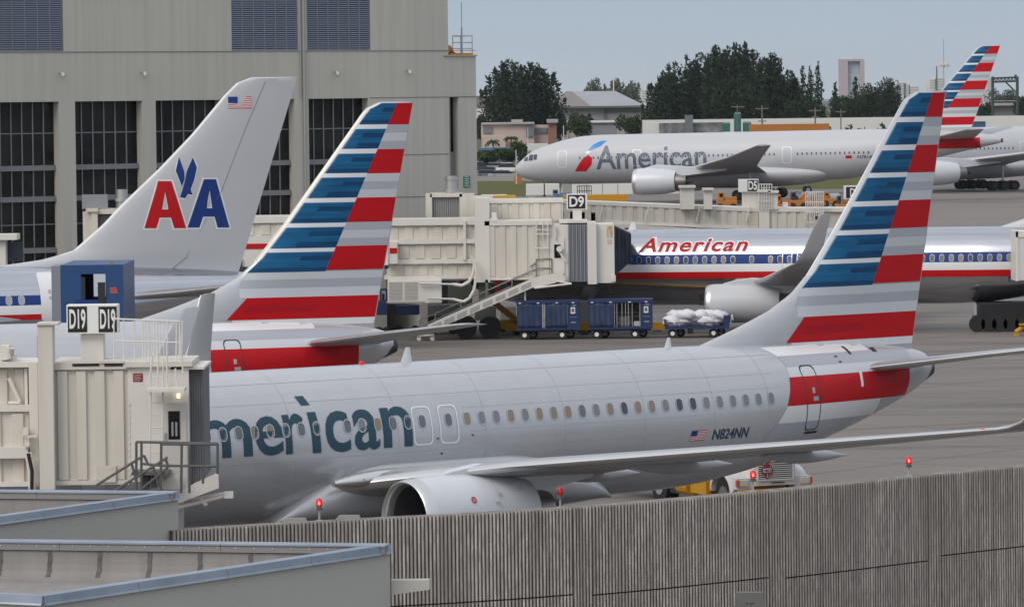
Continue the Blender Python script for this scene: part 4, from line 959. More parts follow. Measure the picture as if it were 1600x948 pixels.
# ------------------------------------------------------------------ flat-roofed service buildings, lower left
def lowroof(label, C, N1, N2, B1, T, drop, Zb=0, screws=False):
    # C = right corner; N1..N2 = outer line of the near parapet; B1 = point of the far parapet
    c, n1, b1 = G(*C, T), G(*N1, T), G(*B1, T); n2 = G(*N2, T) if N2 else None
    root = empty('service_building', (c.x, c.y, 0), 0, label, 'building')
    loc = lambda p, z: (p.x - c.x, p.y - c.y, z)
    dn = (n1 - c).normalized(); db = (b1 - c).normalized(); qn = Vector((dn.y, -dn.x, 0)); qn = qn if qn.y < 0 else -qn; qb = Vector((-db.y, db.x, 0)); qb = qb if qb.y > 0 else -qb
    far = b1 + db * 6
    th = .22
    poly = [c, n1] + ([n2 + (n2 - n1).normalized() * 6] if n2 else [])
    if not n2: poly[1] = n1 + dn * 2.5
    # outer near wall(s)
    mb = MB()
    for p, q in zip(poly, poly[1:]):
        d = (q - p).normalized(); inn = Vector((d.y, -d.x, 0)); inn = inn if inn.y > 0 else -inn
        mb.hexa([loc(p, Zb), loc(q, Zb), loc(q + inn * th, Zb), loc(p + inn * th, Zb), loc(p, T - .06), loc(q, T - .06), loc(q + inn * th, T - .06), loc(p + inn * th, T - .06)])
    w = mb.build('wall', conc2, root, fixn=True)
    mb = MB(); inn = -qb
    mb.hexa([loc(c + inn * th * .0 + db * .3, Zb), loc(far, Zb), loc(far + inn * th, Zb), loc(c + db * .6 + inn * th, Zb), loc(c + db * .3, T - .12), loc(far, T - .12), loc(far + inn * th, T - .12), loc(c + db * .6 + inn * th, T - .12)])
    mb.build('parapet', membr, root, fixn=True)
    # cove at the foot of the parapet + roof sheet
    mb = MB(); zr = T - drop
    e0, e1 = c + db * .9 + inn * th, far + inn * th; prof = [(0, .30), (.012, .20), (.04, .11), (.10, .04), (.20, .005), (.5, 0)]
    for (a, ha), (b, hb) in zip(prof, prof[1:]): mb.face([loc(e0 + inn * a, zr + ha), loc(e0 + inn * b, zr + hb), loc(e1 + inn * b, zr + hb), loc(e1 + inn * a, zr + ha)])
    mb.build('cove', membr, root, smooth=True)
    mb = MB(); mb.face([loc(p, zr - .002) for p in poly + [far]]); mb.build('roof', membr, root)
    # copings
    def coping(p, q, outd, h, m, name, lip=True):
        mb = MB(); n = max(1, round((q - p).length / 1.9)); d = (q - p) / n; dd = d.normalized()
        for i in range(n):
            a, b = p + d * i + dd * .004, p + d * (i + 1) - dd * .004; o = outd * .035; o2 = -outd * (th + .03)
            mb.hexa([loc(a + o, T - h), loc(b + o, T - h), loc(b + o2, T - h), loc(a + o2, T - h), loc(a + o * .6, T), loc(b + o * .6, T), loc(b + o2, T - .012), loc(a + o2, T - .012)])
            if lip: mb.hexa([loc(a + o * 1.6, T - h - .012), loc(b + o * 1.6, T - h - .012), loc(b, T - h - .012), loc(a, T - h - .012), loc(a + o * 1.3, T - h + .012), loc(b + o * 1.3, T - h + .012), loc(b, T - h + .012), loc(a, T - h + .012)])
            k = MB()
        mb.build(name, m, root, fixn=True)
    for p, q in zip(poly, poly[1:]):
        d = (q - p).normalized(); o = Vector((d.y, -d.x, 0)); o = o if o.y < 0 else -o
        coping(p, q, o, .105, cope, 'coping')
    # far coping: top sheet and inner face
    mb = MB(); n = max(1, round((far - c).length / 2.4)); d = (far - c) / n; dd = d.normalized()
    for i in range(n):
        a, b = c + d * i + dd * .003, c + d * (i + 1) - dd * .003
        mb.cur = 0; mb.hexa([loc(a + inn * (th + .03), T - .11), loc(b + inn * (th + .03), T - .11), loc(b - inn * .03, T - .11), loc(a - inn * .03, T - .11), loc(a + inn * (th + .02), T - .018), loc(b + inn * (th + .02), T - .018), loc(b - inn * .03, T - .018), loc(a - inn * .03, T - .018)])
        mb.cur = 1; mb.hexa([loc(a + inn * (th + .04), T - .016), loc(b + inn * (th + .04), T - .016), loc(b - inn * .04, T - .016), loc(a - inn * .04, T - .016), loc(a + inn * (th + .04), T + .004), loc(b + inn * (th + .04), T + .004), loc(b - inn * .04, T + .012), loc(a - inn * .04, T + .012)])
    mb.build('coping', [copein, cope], root)
    if screws:
        mb = MB()
        L_ = (far - c).length
        for i in range(int(L_ / .26)):
            a = c + dd * (.8 + i * .26) + inn * (th + .032); z = T - .05
            mb.box(a.x - c.x - .006, a.y - c.y - .008, z - .006, a.x - c.x + .006, a.y - c.y, z + .006)
        mb.build('screw', signwht, root)
        for i in range(7):     # lapped seams of the membrane
            mb = MB()
            a = c + db * (1.9 + i * .72) + inn * (th + .004); wv = .030
            zlist = [T - .13 - (drop - .16) * k / 6 for k in range(7)]
            for k in range(6):
                j0 = math.sin(i * 5 + k * 2.1) * .006; j1 = math.sin(i * 5 + (k + 1) * 2.1) * .006; cvf = lin([(0, .20), (.04, .10), (.11, .04), (.20, .014), (.30, .002), (9, .002)]); cv0 = inn * (cvf(zlist[k] - zr) + .004); cv1 = inn * (cvf(zlist[k + 1] - zr) + .004)
                mb.face([loc(a + db * (j0 - wv) + cv0, zlist[k]), loc(a + db * (j0 + wv) + cv0, zlist[k]), loc(a + db * (j1 + wv) + cv1, zlist[k + 1]), loc(a + db * (j1 - wv) + cv1, zlist[k + 1])])
            mb.build('membrane_seam', mat('seam_bitumen', (.10, .092, .09), .95, 0, .2, (12, (1, 1, 1), .8, (.16, .15, .145))), root)
    return root, c
lowroof('flat roofed service building beneath the near boarding bridge, plain grey wall under metal coping', (278, 768), (0, 806), None, (0, 765.5), 6.58, .7)
r2, c2 = lowroof('nearest flat roofed service building with seamed roof membrane at the bottom left corner', (609, 850), (68, 930), (0, 927), (0, 843), 6.6, .50, screws=True)
o = MB(); pa = G(609, 906, 5.45); o.hexa([(0, 0, -.20), (.52, -.02, -.13), (.52, .2, -.13), (0, .2, -.20), (0, 0, .0), (.52, -.02, 0), (.52, .2, 0), (0, .2, 0)]); q = o.build('bracket_arm', conc2)
p_ = P(611, 906, c2.y + .05); q.location = p_; tag(q, 'short grey tapering beam end jutting from the nearest service building wall', 'beam')
o = MB(); o.box(-.20, -.06, 0, .20, .06, .60); o.box(-.02, -.075, .1, .02, -.06, .45); o.box(-.06, -.08, .44, .06, -.06, .46); q = o.build('utility_box', mat('box_grey', (.13, .13, .12), .7), bevel=.012); q.location = P(1171, 975, 72); q.location.z = P(1171, 924, 72).z - .60
tag(q, 'small grey box with a bar on its face at the bottom edge', 'box')
mb = MB(); mb.box(-.03, -.03, 0, .03, .03, q.location.z); s_ = mb.build('box_post', gal); s_.location = (q.location.x, q.location.y, 0); s_.parent = q; s_.location = (0, 0, -q.location.z)

# ------------------------------------------------------------------ boarding bridges
def pw(px0, py0, px1, py1, Y):     # real extent of a picture rectangle at distance Y
    a, b = P(px0, (py0 + py1) / 2, Y), P(px1, (py0 + py1) / 2, Y); t, u = P((px0 + px1) / 2, py0, Y), P((px0 + px1) / 2, py1, Y)
    return a.x, b.x, u.z, t.z
def rbox(mb, px0, py0, px1, py1, Y, dep):
    x0, x1, z0, z1 = pw(px0, py0, px1, py1, Y); mb.box(x0, Y, z0, x1, Y + dep, z1)
def rel(mb, name, m, root, **k):
    o = root.location; mb.v = [(v[0] - o.x, v[1] - o.y, v[2] - o.z) for v in mb.v]; return mb.build(name, m, root, **k)
def corr(mb, px0, py0, px1, py1, Y, dep, pitch, frac=.55, d=.035):
    x0, x1, z0, z1 = pw(px0, py0, px1, py1, Y); mb.box(x0, Y, z0, x1, Y + dep, z1); n = max(1, round((x1 - x0) / pitch)); st = (x1 - x0) / n
    for i in range(n):
        a = x0 + st * (i + (1 - frac) / 2); b = a + st * frac
        mb.hexa([(a - .03, Y - .001, z0 + .03), (b + .03, Y - .001, z0 + .03), (b + .03, Y + .01, z0 + .03), (a - .03, Y + .01, z0 + .03)] + [(a - .03, Y - .001, z1 - .03), (b + .03, Y - .001, z1 - .03), (b + .03, Y + .01, z1 - .03), (a - .03, Y + .01, z1 - .03)])
        mb.hexa([(a, Y - d, z0 + .05), (b, Y - d, z0 + .05), (b + .03, Y, z0 + .05), (a - .03, Y, z0 + .05), (a, Y - d, z1 - .05), (b, Y - d, z1 - .05), (b + .03, Y, z1 - .05), (a - .03, Y, z1 - .05)])
def gsign(root, txt, px0, py0, px1, py1, Y, two=None, dep=.5, ang=0):
    x0, x1, z0, z1 = pw(px0, py0, px1, py1, Y); mb = MB(); mb.box(x0, Y, z0, x1, Y + dep, z1); s = rel(mb, 'gate_sign', signwht, root, bevel=.01)
    for (qa, qb) in (two or [(px0 + 2, px1 - 2)]):
        a, b, c, d = pw(qa, py0 + (py1 - py0) * .06, qb, py1 - (py1 - py0) * .06, Y)
        mb = MB(); mb.box(a, Y - .012, c, b, Y + .02, d); p = rel(mb, 'sign_panel', signblk, root); p.parent = s; p.location = (0, 0, 0)
        w = b - a; h = d - c; bm = text_bm(txt, a + w * .08, c + h * .12, b - w * .08, d - h * .10, bold=.025)
        t = bm_obj(bm, 'sign_text', signwht, s, lambda x, z: Vector((x - root.location.x, Y - .016 - root.location.y, z - root.location.z)))
    return s
def ladder_cage(mb, px0, px1, py_top, py_mid, py_bot, Y):
    x0, x1, zb, zt = pw(px0, py_top, px1, py_bot, Y); zm = P((px0 + px1) / 2, py_mid, Y).z
    return x0, x1, zb, zm, zt

# --- near bridge, gate D19
Y = 115.0; c0 = P(190, 760, Y)
br = empty('boarding_bridge', (c0.x, Y, 0), 0, 'nearest cream boarding bridge with two D19 sign faces, docked at the near jet', 'boarding bridge', 'boarding bridges')
mb = MB(); corr(mb, 84, 576, 201, 752, Y + .05, 2.5, .47, .5, .07); rel(mb, 'cab_wall', bridge, br)
mb = MB(); rbox(mb, 201, 573, 268, 752, Y, 2.5); rbox(mb, 268, 577, 296, 770, Y + .01, 2.5); rel(mb, 'end_wall', bridge2, br)
mb = MB(); rbox(mb, 80, 566, 202, 577, Y - .06, 2.6); rbox(mb, 112, 564, 193, 567.5, Y - .10, .2); rel(mb, 'roof_rail', bridge, br); mb = MB(); rbox(mb, 84, 750, 202, 757, Y - .04, 2.6); rel(mb, 'floor_rail', bridge, br); mb = MB(); rbox(mb, 196, 565, 300, 573, Y - .12, 2.7); rel(mb, 'roof_edge', bridge, br)
mb = MB(); rbox(mb, 113, 567.5, 155, 572, Y - .075, .05); rbox(mb, 163, 567.5, 192, 572, Y - .075, .05); rel(mb, 'roof_slot', blackp, br)
mb = MB(); rbox(mb, 60, 506, 84, 765, Y - .35, .6); rbox(mb, 57, 504, 91, 508.5, Y - .40, .7); rel(mb, 'column', bridge, br, bevel=.015)
mb = MB()
for i in range(7): rbox(mb, 57.5, 526 + i * 5, 58.5, 527.5 + i * 5, Y - .36, .02)
rel(mb, 'bolt', railm, br)
# telescoping tunnel sections to the left
mb = MB(); corr(mb, -60, 574, 44, 635, Y + .9, 3.0, .45, .5, .06); corr(mb, -60, 643, 46, 760, Y + .5, 3.6, .5, .5, .06); rel(mb, 'tunnel', bridge, br)
mb = MB(); rbox(mb, -60, 566, 46, 574, Y + .6, 2.0); rbox(mb, -60, 634, 50, 643, Y + .4, 2.1); rbox(mb, -60, 699, 44, 716, Y + .2, .4); rbox(mb, 46, 566, 60, 762, Y + .3, 2.1); rbox(mb, 38, 575, 43, 634, Y + .75, .2); rbox(mb, -60, 556, 20, 566, Y + 1., 1.); rbox(mb, -60, 754, 60, 760, Y + .1, 3); rel(mb, 'tunnel_frame', bridge2, br)
mb = MB(); a = P(14, 590, Y + .7); b = P(31, 627, Y + .7); mb.tube(a, b, .05, 6); a = P(31, 629, Y + .7); b = P(13, 629, Y + .7); mb.tube(a, b, .04, 6); rel(mb, 'brace', bridge2, br)
mb = MB(); rbox(mb, 0, 540, 14, 562, Y + .8, .5); rbox(mb, 10, 543, 22, 560, Y + .7, .1); rel(mb, 'junction_box', bridge2, br)
mb = MB(); mb.tube(P(18, 545, Y + .6), P(18, 553, Y + .6), .06, 8); mb.tube(P(18, 553, Y + .6), P(18, 560, Y + .6), .025, 8); rel(mb, 'camera_unit', gal, br)
mb = MB()
for k, (c_, m_) in enumerate((((42, 712, 46, 735, 48, 775), 0), ((47, 706, 53, 735, 53, 775), 0), ((44, 708, 50, 735, 49.5, 775), 1))):
    mb.cur = m_; p = c_; mb.path([P(p[0], p[1], Y + .1 - k * .05), P(p[2], p[3], Y + .1 - k * .05), P(p[4], p[5], Y + .1 - k * .05)], .045, 8)
rel(mb, 'cable', [bridge2, black], br, smooth=True)
mb = MB(); rbox(mb, 38, 672, 41, 700, Y + .1, .1); rbox(mb, 36, 668, 44, 681, Y + .05, .15); rbox(mb, 38, 680, 58, 683, Y + .05, .1); rbox(mb, 40, 690, 46, 696, Y, .12); rel(mb, 'cable_bracket', bridge2, br)
# sign pylon
mb = MB(); rbox(mb, 126, 522, 162, 566, Y + 1.2, .55); rel(mb, 'sign_post', bridge2, br, bevel=.02)
xa, xb, za, zb = pw(104, 476, 184, 521.5, Y + 1.0)
gsign(br, 'D19', 104, 476, 184, 521.5, Y + 1.0, two=[(106, 136), (154, 182.5)], dep=.6)
# roof railing and ladder cage
mb = MB(); Yr = Y + .4
def bar(mb, x0, y0, x1, y1, r=.02, YY=None): mb.tube(P(x0, y0, YY or Yr), P(x1, y1, YY or Yr), r, 6)
bar(mb, 178, 498, 281, 502, .022); bar(mb, 178, 532, 281, 535, .018); 
for x in (178, 193, 210, 223, 227, 232, 241): bar(mb, x, 499, x, 566, .015)
bar(mb, 232, 500, 240, 567, .012)
for x in (246, 262, 276, 281, 285): bar(mb, x, 500, x - 1, 580, .018)
for x in (250, 256): bar(mb, x, 500, x, 573, .012)
rel(mb, 'guard_rail', bridge2, br)
mb = MB(); Yl = Y - .55
for x in (236, 255): bar(mb, x, 560, x - 2, 760, .022, Yl)
y = 570
while y < 760: bar(mb, 236, y, 255, y, .015, Yl); y += 19.5
lad = rel(mb, 'ladder', bridge2, br)
mb = MB()
for x0, y0, x1, y1 in ((238, 556, 233, 606), (248, 556, 245, 606), (261, 535, 261, 606), (274, 575, 277, 610), (281, 520, 286, 584)): bar(mb, x0, y0, x1, y1, .022, Yl - .3)
q = P(258, 611, Yl - .3); 
rbox(mb, 229, 607, 288, 612, Yl - .45, .8)
lc = rel(mb, 'ladder_cage', bridge2, br)
# door, lamp, notices
mb = MB(); rbox(mb, 255, 628, 292, 770, Y - .03, .1); dr = rel(mb, 'door', mat('door_cream', (.57, .54, .50), .5), br, bevel=.01)
mb = MB(); rbox(mb, 263, 642, 281, 686, Y - .05, .1); w_ = rel(mb, 'door_window', glassd, br); w_.parent = dr
mb = MB(); rbox(mb, 256, 676, 260, 690, Y - .06, .05); w_ = rel(mb, 'door_lock', gal, br); w_.parent = dr
mb = MB(); rbox(mb, 268, 659, 271, 681, Y - .055, .02); rbox(mb, 274, 659, 277, 681, Y - .055, .02); w_ = rel(mb, 'glass_reflection_bar', gal, br); w_.parent = dr  # two pale bars draw a reflection on the door glass
mb = MB(); rbox(mb, 276, 615, 281, 622, Y - .12, .12); w_ = rel(mb, 'door_lamp', mat('lit_lamp', (1, .9, .7), .4, emit=((1, .85, .6), 1.1)), br)
mb = MB(); rbox(mb, 208, 583, 223, 596, Y - .015, .02); nt_ = rel(mb, 'notice', mat('notice_maroon', (.20, .02, .03), .5), br)
mb = MB()
for i in range(4): rbox(mb, 210, 585.2 + i * 2.6, 221 - (i % 2) * 2, 586.2 + i * 2.6, Y - .019, .004)
w_ = rel(mb, 'notice_text', mat('notice_pink', (.5, .3, .3), .6), br); w_.parent = nt_
mb = MB(); rbox(mb, 154, 727, 181, 753, Y - .09, .05); rbox(mb, 169.5, 728.5, 176.5, 733, Y - .10, .02); rel(mb, 'access_panel', bridge, br)
mb = MB(); rbox(mb, 202, 625, 203.2, 750, Y - .01, .02)
for i in range(12): rbox(mb, 200.5, 630 + i * 10, 203.5, 633 + i * 10, Y - .02, .03)
rel(mb, 'hinge_strip', bridge2, br)
# canopy
mb = MB()
for i in range(6):
    x = 296 + i * 3.7; rbox(mb, x, 577, x + 3.0, 755 - i * 1.5, Y + .2 + i * .02, 2.5); rbox(mb, x + 2.8, 578, x + 3.8, 754 - i * 1.5, Y + .26 + i * .02, 2.4)
rel(mb, 'canopy', canopy, br); mb = MB(); rbox(mb, 285, 573, 319, 577, Y, 2.7); rel(mb, 'canopy_roof', bridge2, br)
# floor apron plates
mb = MB()
mb.hexa([P(278, 786, Y - .1), P(342, 762, Y - .1), P(342, 762, Y + 1.2), P(278, 786, Y + 1.2), P(276, 768, Y - .1), P(341, 737, Y - .1), P(341, 737, Y + 1.2), P(276, 768, Y + 1.2)])
mb.hexa([P(236, 764, Y - .35), P(283, 764, Y - .35), P(283, 764, Y - .2), P(236, 764, Y - .2), P(238, 762, Y - .35), P(278, 738, Y - .35), P(278, 738, Y - .2), P(238, 762, Y - .2)])
rel(mb, 'floor_flap', bridge2, br); mb = MB()
for q in ((278, 792, 362, 772), (300, 778, 360, 770), (312, 775, 322, 789)): bar(mb, *q, .05, Y + .2)
rbox(mb, 350, 768, 364, 778, Y + .1, .2); rel(mb, 'flap_strut', bridge2, br)
# landing rails (dark)
mb = MB(); Yd = Y - 1.1
for q in ((213, 690, 341, 692.5), (252, 693.5, 340, 694), (213, 690, 213, 765), (221, 691, 221, 765), (252, 691, 251, 770), (284, 693, 283, 770), (296, 693, 296, 770), (318, 693, 317, 755), (340, 693, 340, 740), (252, 727, 340, 728), (150, 758, 225, 711), (165, 775, 262, 714), (225, 711, 231, 724), (258, 715, 264, 730), (213, 770, 262, 730), (206, 725, 213, 750), (240, 730, 248, 760), (222, 724, 252, 727)): bar(mb, *q, .032, Yd)
rel(mb, 'landing_rail', railm, br)
mb = MB(); rbox(mb, 205, 738, 262, 742, Yd, 1.1); rbox(mb, 220, 742, 232, 765, Yd + .3, .4); rbox(mb, 236, 742, 246, 762, Yd + .3, .3); rel(mb, 'stair_landing', railm, br)
mb = MB()
for x in (110, 180, 270): p = P(x, 757, Y + 2); mb.box(p.x - .25, Y + 1.8, 0, p.x + .25, Y + 2.3, p.z)
rel(mb, 'support_leg', gal, br)

# --- gate D9 bridge
Y = 249.0; c0 = P(800, 440, Y)
b9 = empty('boarding_bridge', (c0.x, Y, 0), 0, 'cream boarding bridge under the D9 sign, docked at the polished jet', 'boarding bridge', 'boarding bridges')
mb = MB(); corr(mb, 760, 351, 862, 434, Y, 3.4, .62, .5, .06); rel(mb, 'cab_wall', bridge, b9)
mb = MB(); rbox(mb, 862, 351, 888, 440, Y + .02, 3.3); rbox(mb, 918, 348, 932, 444, Y - .25, 3.8); rbox(mb, 932, 350, 960, 442, Y + .1, 3.4); rbox(mb, 955, 430, 962, 440, Y, 3.3); rel(mb, 'end_wall', bridge2, b9)
mb = MB(); rbox(mb, 948, 353, 957, 372, Y + .085, .02); rbox(mb, 949, 374, 956, 382, Y + .087, .02); rel(mb, 'rust_patch', mat('rust', (.42, .30, .18), .9, 0, .1, (3, (2, 2, .6), .9, (.58, .53, .46))), b9)
mb = MB(); corr(mb, 604, 352, 742, 375, Y + .5, 2.6, .8, .55, .05); corr(mb, 620, 381, 742, 405, Y + .4, 2.8, .8, .55, .05); corr(mb, 604, 412, 742, 432, Y + .5, 2.6, .8, .55, .05)
corr(mb, 764, 316, 880, 347, Y + 3.6, 2.2, .6, .55, .05); rel(mb, 'tunnel', bridge, b9)
mb = MB(); rbox(mb, 600, 342, 745, 352, Y + .3, 3); rbox(mb, 600, 374, 745, 381, Y + .2, 3); rbox(mb, 604, 405, 745, 412, Y + .25, 2.9); rbox(mb, 600, 431, 745, 436, Y + .3, 2.8); rbox(mb, 742, 310, 765, 441, Y - .1, 3.2); rbox(mb, 757, 345, 862, 352, Y - .1, 3.6); rbox(mb, 760, 433, 866, 437, Y - .05, 3.4); rbox(mb, 739, 306, 752, 313, Y + .2, .6); rbox(mb, 762, 311, 880, 317, Y + 3.5, 2.3)
rbox(mb, 724, 345, 728, 406, Y + .15, .3); rel(mb, 'tunnel_frame', bridge2, b9)
mb = MB(); rbox(mb, 602, 378, 621, 412, Y - .3, 3.2); st_ = rel(mb, 'stripe_panel', bridge2, b9); mb = MB(); rbox(mb, 600, 387.5, 620.6, 396, Y - .32, 3.2); q_ = rel(mb, 'red_stripe', oldred, b9); q_.parent = st_
mb = MB(); x = 888
while x < 918: rbox(mb, x, 351, x + 2.4, 440, Y - .12 + (.06 if int(x) % 2 else 0), 3.5); x += 3
rel(mb, 'shutter', mat('shutter_blue_grey', (.21, .225, .24), .7), b9)
mb = MB()
for i in range(9):
    x = 960 + i * 2.9; rbox(mb, x, 354 + i * 1.3, x + 2.2, 430 - i * 2.6, Y + .25 + (i % 2) * .12 + i * .22, 3.2); rbox(mb, x + 2, 355 + i * 1.3, x + 3.2, 429 - i * 2.6, Y + .55 + i * .22, 2.8)
rel(mb, 'canopy', canopyd, b9)
mb = MB(); rbox(mb, 859, 372, 882, 428, Y - .04, .1); dr = rel(mb, 'door', bridge2, b9); mb = MB(); rbox(mb, 866, 382, 876, 403, Y - .06, .05); q_ = rel(mb, 'door_window', glassd, b9); q_.parent = dr
mb = MB(); rbox(mb, 866, 352, 868, 373, Y - .2, .1); mb.tube(P(874, 389, Y - .3), P(874, 389, Y - .1), .16, 14); mb.tube(P(874, 394, Y - .2), P(884, 408, Y - .2), .05, 6); rel(mb, 'spotlight', bridge2, b9)
mb = MB(); rbox(mb, 845, 356, 851, 361, Y - .04, .05); rel(mb, 'notice', mat('notice_maroon', (.20, .02, .03), .5), b9)
mb = MB(); Yr = Y - .2
for q in ((838, 346, 838, 388), (848, 346, 848, 372), (856, 346, 856, 388), (836, 351, 858, 351), (836, 359, 858, 359), (836, 366, 858, 366), (836, 388, 858, 388)): bar(mb, *q, .03)
rel(mb, 'ladder_cage', bridge2, b9)
mb = MB(); rbox(mb, 768, 332, 776, 341, Y - .1, .3); rbox(mb, 766, 341, 778, 346, Y - .1, .3); rel(mb, 'junction_box', signwht, b9)
mb = MB(); rbox(mb, 895, 328, 909, 348, Y + 1, .5); rbox(mb, 874, 344, 918, 348, Y + .3, 2.5); rel(mb, 'sign_post', bridge2, b9)
gsign(b9, 'D9', 885.5, 303, 917.5, 327.5, Y + 1, two=[(887.5, 914.5)])
# roller head at the building
mb = MB(); rbox(mb, 665, 303, 675, 343, Y + 4, 2.4); rbox(mb, 672, 302, 722, 308, Y + 4, 2.6); rbox(mb, 718, 303, 741, 343, Y + 4, 2.4); rel(mb, 'head_frame', bridge, b9)
mb = MB(); x = 675
while x < 718: rbox(mb, x, 308, x + 2.2, 342, Y + 4.2, 2.2); x += 2.9
rel(mb, 'head_curtain', mat('curtain_grey', (.25, .25, .25), .8), b9)
mb = MB(); mb.tube(P(705, 300, Y + 5), P(705, 275, Y + 5), .33, 18); mb.tube(P(705, 300, Y + 5), P(705, 296, Y + 5), .42, 18); mb.tube(P(705, 281, Y + 5), P(705, 278, Y + 5), .38, 18); rel(mb, 'duct', gal, b9, smooth=True)
# dolly, drive column, air unit, pipes
mb = MB(); rbox(mb, 748, 436, 762, 497, Y + .6, .5); rbox(mb, 742, 480, 775, 500, Y + .5, .8); rbox(mb, 758, 437, 763, 470, Y - .1, .3); rel(mb, 'drive_column', mat('column_green_grey', (.10, .115, .10), .6), b9)
for x in (728, 765):
    p = P(x, 505, Y); r = .58
    for dy in (.2, 1.6): mb = MB(); mb.tube((p.x, Y + dy, r), (p.x, Y + dy + .5, r), r, 26); rel(mb, 'wheel', black, b9, smooth=True)
ac = MB(); rbox(ac, 605.5, 437.5, 690, 474, Y - .7, 1.6); acu = rel(ac, 'air_conditioning_unit', bridge2, b9, bevel=.03)
mb = MB()
for j in range(2):
    for i in range(13): rbox(mb, 608 + j * 24, 441 + i * 2.2, 629 + j * 24, 442.1 + i * 2.2, Y - .72, .03)
rbox(mb, 604, 470.5, 664, 473, Y - .73, .04); q_ = rel(mb, 'grille', mat('grille_shade', (.38, .36, .34), .7), b9); q_.parent = acu  # strips coloured darker as painted shadow between the grille slats
mb = MB(); mb.tube(P(655, 443, Y - .9), P(708, 444, Y - .9), .06, 10); mb.tube(P(668, 466, Y - .9), P(707, 467, Y - .9), .055, 10); rel(mb, 'insulated_pipe', mat('foil', (.6, .6, .6), .3, .5), b9, smooth=True)
mb = MB(); mb.path([P(*q, Y - .6) for q in ((708, 444), (722, 446), (733, 440), (739, 428), (741, 415), (736, 400))], .085, 10); mb.path([P(*q, Y - .7) for q in ((743, 408), (744, 430), (741, 452), (733, 466), (724, 471), (707, 467))], .07, 10); rel(mb, 'hose', bridge2, b9, smooth=True)
mb = MB(); rbox(mb, 600, 432, 745, 437, Y + .5, 2.4); rbox(mb, 660, 436, 740, 438.5, Y + .1, 1.5); rel(mb, 'underframe', railm, b9)
# service stair / belt rising to the cab door
mb = MB(); Ys = Y - 1.4
mb.hexa([P(668, 520, Ys), P(840, 446, Ys), P(840, 446, Ys + 1.1), P(668, 520, Ys + 1.1), P(668, 507, Ys), P(838, 432, Ys), P(838, 432, Ys + 1.1), P(668, 507, Ys + 1.1)])
mb.hexa([P(834, 450, Ys), P(884, 438, Ys), P(884, 438, Ys + 1.1), P(834, 450, Ys + 1.1), P(832, 434, Ys), P(878, 424.5, Ys), P(878, 424.5, Ys + 1.1), P(832, 434, Ys + 1.1)])
bar(mb, 835, 450, 893, 443, .06, Ys); bar(mb, 868, 439, 893, 443, .05, Ys); rbox(mb, 819, 455, 822, 480, Ys + .3, .2)
sta = rel(mb, 'service_ramp', bridge2, b9); mb = MB()
for i in range(8):
    t0, t1 = i / 8 + .015, (i + 1) / 8 - .015
    f_ = lambda t, dy: P(672 + 160 * t, 508.5 - 71 * t + dy, Ys - .02); mb.face([f_(t0, 8.5), f_(t1, 8.5), f_(t1, 1.5), f_(t0, 1.5)])
q_ = rel(mb, 'ramp_infill', mat('mesh_grey', (.36, .35, .33), .7), b9); q_.parent = sta
mb = MB()
for q in ((656, 500, 838, 420), (660, 508, 800, 447), (838, 405, 862, 404), (838, 405, 838, 432), (862, 404, 862, 430), (828, 417, 838, 410), (800, 437, 800, 447), (760, 455, 760, 466), (720, 472, 720, 484), (680, 490, 680, 502), (656, 500, 656, 515), (838, 419, 862, 419)): bar(mb, *q, .035, Ys + 1.3)
rel(mb, 'handrail', mat('rail_grey', (.22, .22, .21), .6, .3), b9)
mb = MB(); mb.box(0, 0, 0, .1, .1, .01); p = P(665, 517, Ys + .5); mb = MB(); mb.box(p.x - .45, Ys + .2, .25, p.x + .45, Ys + 1.0, .36); mb.box(p.x - .08, Ys + .5, .3, p.x + .08, Ys + .7, .7)
for dx in (-.35, .35): mb.tube((p.x + dx, Ys + .25, .12), (p.x + dx, Ys + .35, .12), .12, 12)
rel(mb, 'ramp_foot', bridge2, b9)
# probe under the cab
mb = MB(); bar(mb, 951, 444, 954, 458, .05, Y + .5); rbox(mb, 866, 439, 955, 447, Y + .4, 2.6); rel(mb, 'cab_underside', darkmetal, b9)

# --- fixed bridge with red stripe behind the second tail
Y = 238.0
b7 = empty('fixed_walkway', (P(490, 420, Y).x, Y, 0), 0, 'fixed white walkway with one long red stripe behind the second striped tail', 'walkway')
mb = MB(); corr(mb, 300, 348, 606, 368, Y, 3.2, .8, .55, .05); rel(mb, 'wall', bridge, b7)
mb = MB(); rbox(mb, 300, 338, 606, 348, Y - .15, 3.5); rbox(mb, 300, 368, 606, 416, Y - .25, 3.6); rel(mb, 'side_panel', bridge2, b7)
mb = MB(); rbox(mb, 300, 380, 606.2, 388.5, Y - .27, .1); rel(mb, 'red_stripe', oldred, b7)
mb = MB(); rbox(mb, 300, 416, 606, 422, Y, 3); rel(mb, 'underframe', darkmetal, b7)
for x in (378, 480, 560): mb = MB(); rbox(mb, x, 420, x + 10, 535, Y + 1, .6); rel(mb, 'support_leg', gal, b7)
mb = MB(); rbox(mb, 360, 404, 378, 428, Y - .4, .5); rbox(mb, 372, 418, 400, 432, Y - .45, .6); rel(mb, 'control_box', darkmetal, b7)

